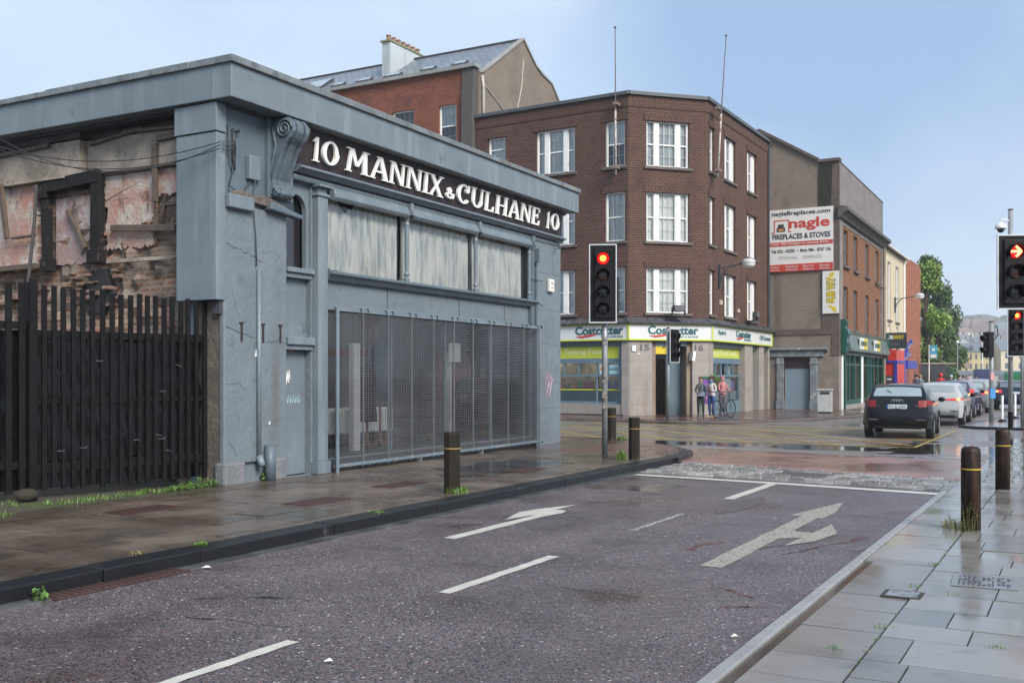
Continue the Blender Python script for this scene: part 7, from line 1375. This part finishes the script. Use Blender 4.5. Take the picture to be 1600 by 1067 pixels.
# hill
HV = []; nx_, ny_ = 40, 14
for j in range(ny_ + 1):
    for i in range(nx_ + 1):
        u = 1100 + 1100 * i / nx_; d = 430 + 520 * j / ny_; x, y = P3(u, d); q = j / ny_; z = (-1 + 54 * q ** .85 * (1 + .12 * math.sin(i * .9))) ; HV.append((x, y, z))
struct(MB().add(HV, [(j * (nx_ + 1) + i, j * (nx_ + 1) + i + 1, (j + 1) * (nx_ + 1) + i + 1, (j + 1) * (nx_ + 1) + i) for j in range(ny_) for i in range(nx_)]).build('hill', M('far hillside', (.10, .13, .08), .95, var=.3, vs=.05), smooth=True))
m_far = [M('far wall %d' % i, c, .8, var=.06, vs=.3, bump=0) for i, c in enumerate([(.55, .50, .42), (.62, .60, .56), (.30, .20, .17), (.45, .42, .38), (.60, .52, .45), (.50, .35, .3)])]
m_rf = [M('far roof %d' % i, c, .6, var=.1, vs=.3, bump=0) for i, c in enumerate([(.16, .18, .20), (.12, .13, .15), (.22, .15, .13)])]; m_fw = flat('far window', (.10, .12, .14), .3)
def house(loc, rz, w_, dp, h, rh, wm, rm, lb, cols=3, rows_=2, group=None, dormers=0, mat=None, name='terraced_house', chim=True):
    T = thing(name, loc, lb, 'house' if name != 'warehouse' else 'building', rz, group); MB().box(-w_ / 2, w_ / 2, 0, dp, -4, h).prism([(0, h), (dp, h), (dp / 2, h + rh)], -w_ / 2, w_ / 2, 'x').build('wall', wm, T)
    MB().add([(-w_ / 2 - .2, -.3, h), (w_ / 2 + .2, -.3, h), (w_ / 2 + .2, dp / 2, h + rh + .15), (-w_ / 2 - .2, dp / 2, h + rh + .15), (-w_ / 2 - .2, dp + .3, h), (w_ / 2 + .2, dp + .3, h)], [(0, 1, 2, 3), (3, 2, 5, 4)]).build('roof', rm, T)
    for i in range(cols):
        for j in range(rows_): x = -w_ / 2 + w_ * (i + .5) / cols; z = h * (j + .55) / rows_; MB().box(x - w_ / cols * .19, x + w_ / cols * .19, -.08, .0, z - h / rows_ * .28, z + h / rows_ * .26).build('window', m_fw, T)
    for i in range(dormers): x = -w_ / 2 + w_ * (i + .5) / dormers; f_ = MB().prism([(x - .6, h + .3), (x + .6, h + .3), (x + .6, h + 1.7), (x, h + 2.3), (x - .6, h + 1.7)], .4, 4).build('dormer', m_rf[1], T); MB().box(x - .35, x + .35, .3, .4, h + .5, h + 1.6).build('dormer_window', m_fw, f_)
    if chim: MB().box(w_ * .3, w_ * .3 + 1, dp / 2 - .5, dp / 2 + .5, h + rh * .6, h + rh + 1.5).build('chimney', m_far[2], T)
    return T
gh = 'hillside houses at the end of the street'
# riverside row: yellow hotel-like terrace, blue and cream houses
m_yel = M('pale yellow render', (.62, .50, .24), .8, var=.04, vs=.2, bump=0)
house(at(1509, 330), TH - R(22), 14, 12, 9.6, 2.8, m_yel, m_rf[0], 'long pale yellow terrace with dark dormers', 9, 3, None, 4, name='yellow_terrace')
house(at(1544, 335), TH - R(10), 5.0, 10, 7.5, 3, M('powder blue render', (.35, .42, .58), .8, bump=0), m_rf[0], 'powder blue house beside the yellow terrace', 2, 2, None, name='blue_house')
house(at(1563, 330), TH, 8, 10, 9.5, 4, M('peach render', (.62, .45, .32), .8, bump=0), m_rf[0], 'peach house with slate roof, right of the blue house', 2, 3, None, name='peach_house')
house(at(1596, 325), TH, 13, 10, 9.8, 4, M('cream yellow render', (.62, .53, .36), .8, bump=0), m_rf[0], 'cream house behind the signal posts', 3, 3, None, name='cream_house')
house(at(1535, 300), TH - R(20), 26, 4, 2.2, 1.0, m_far[3], m_rf[1], 'low grey riverside sheds under the yellow terrace', 8, 1, None, name='low_shed', chim=False)
rh_ = random.Random(4); hc = ['white', 'cream', 'brick', 'grey', 'pink', 'red']; pos_ = []
for i in range(28):
    row = i % 4; u = 1484 + (i // 4) * 17.5 + row * 5 + rh_.uniform(-2, 2); d = 450 + row * 95 + rh_.uniform(-15, 15); q = max(0, (d - 430) / 520); z = -1 + 54 * q ** .85 - .5
    k = rh_.randrange(6); x, y = P3(u, d); w_ = rh_.uniform(10, 19)
    house((x, y, z), TH + R(rh_.choice((-35, -15, 0, 20, 60))), w_, 9, rh_.uniform(4.5, 7), rh_.uniform(3, 5), m_far[k], m_rf[rh_.randrange(3)],
          'small %s hillside house in the %s row, %s along from the willow' % (['cream', 'white', 'dark brick', 'grey', 'pale ochre', 'dull red'][k], ['lowest', 'second', 'third', 'top'][row], ['first', 'second', 'third', 'fourth', 'fifth', 'sixth', 'seventh', 'eighth', 'ninth'][i // 4]), 3, 2, gh, name='hillside_house')
tm_ = MB(); rr_ = random.Random(9)
for i in range(2600):
    u = 1380 + rr_.random() * 420; d = rr_.uniform(440, 930); q = (d - 430) / 520; z = -1 + 54 * max(0, q) ** .85
    if math.sin(u * .08) + math.sin(d * .03 + u * .02) < .4: continue
    x, y = P3(u, d); s_ = rr_.uniform(1.0, 2.2); a = rr_.uniform(0, 3.1); z += rr_.uniform(0, 5)
    tm_.add([(x - math.cos(a) * s_, y - math.sin(a) * s_, z), (x + math.cos(a) * s_, y + math.sin(a) * s_, z), (x + math.cos(a) * s_ * .7, y, z + s_ * 1.3), (x - math.cos(a) * s_ * .7, y, z + s_ * 1.3)], [(0, 1, 2, 3)])
tag(tm_.build('hillside_trees', M('far foliage', (.07, .12, .05), .8, island=.8, bump=0)), 'distant trees and bushes scattered over the hillside', 'trees', kind='stuff')
# light damp air over the distance
g = NG('damp air'); g.t.nodes.remove(g.b); pv = g.n('ShaderNodeVolumePrincipled'); pv.inputs['Color'].default_value = (.85, .92, 1, 1); pv.inputs['Density'].default_value = .0005; g.l(pv.outputs[0], g.t.nodes['Material Output'].inputs['Volume'])
tag(MB().box(-880, 880, -55, 1500, -6, 90).build('haze', g.m), 'thin damp haze in the air', 'haze', kind='stuff')
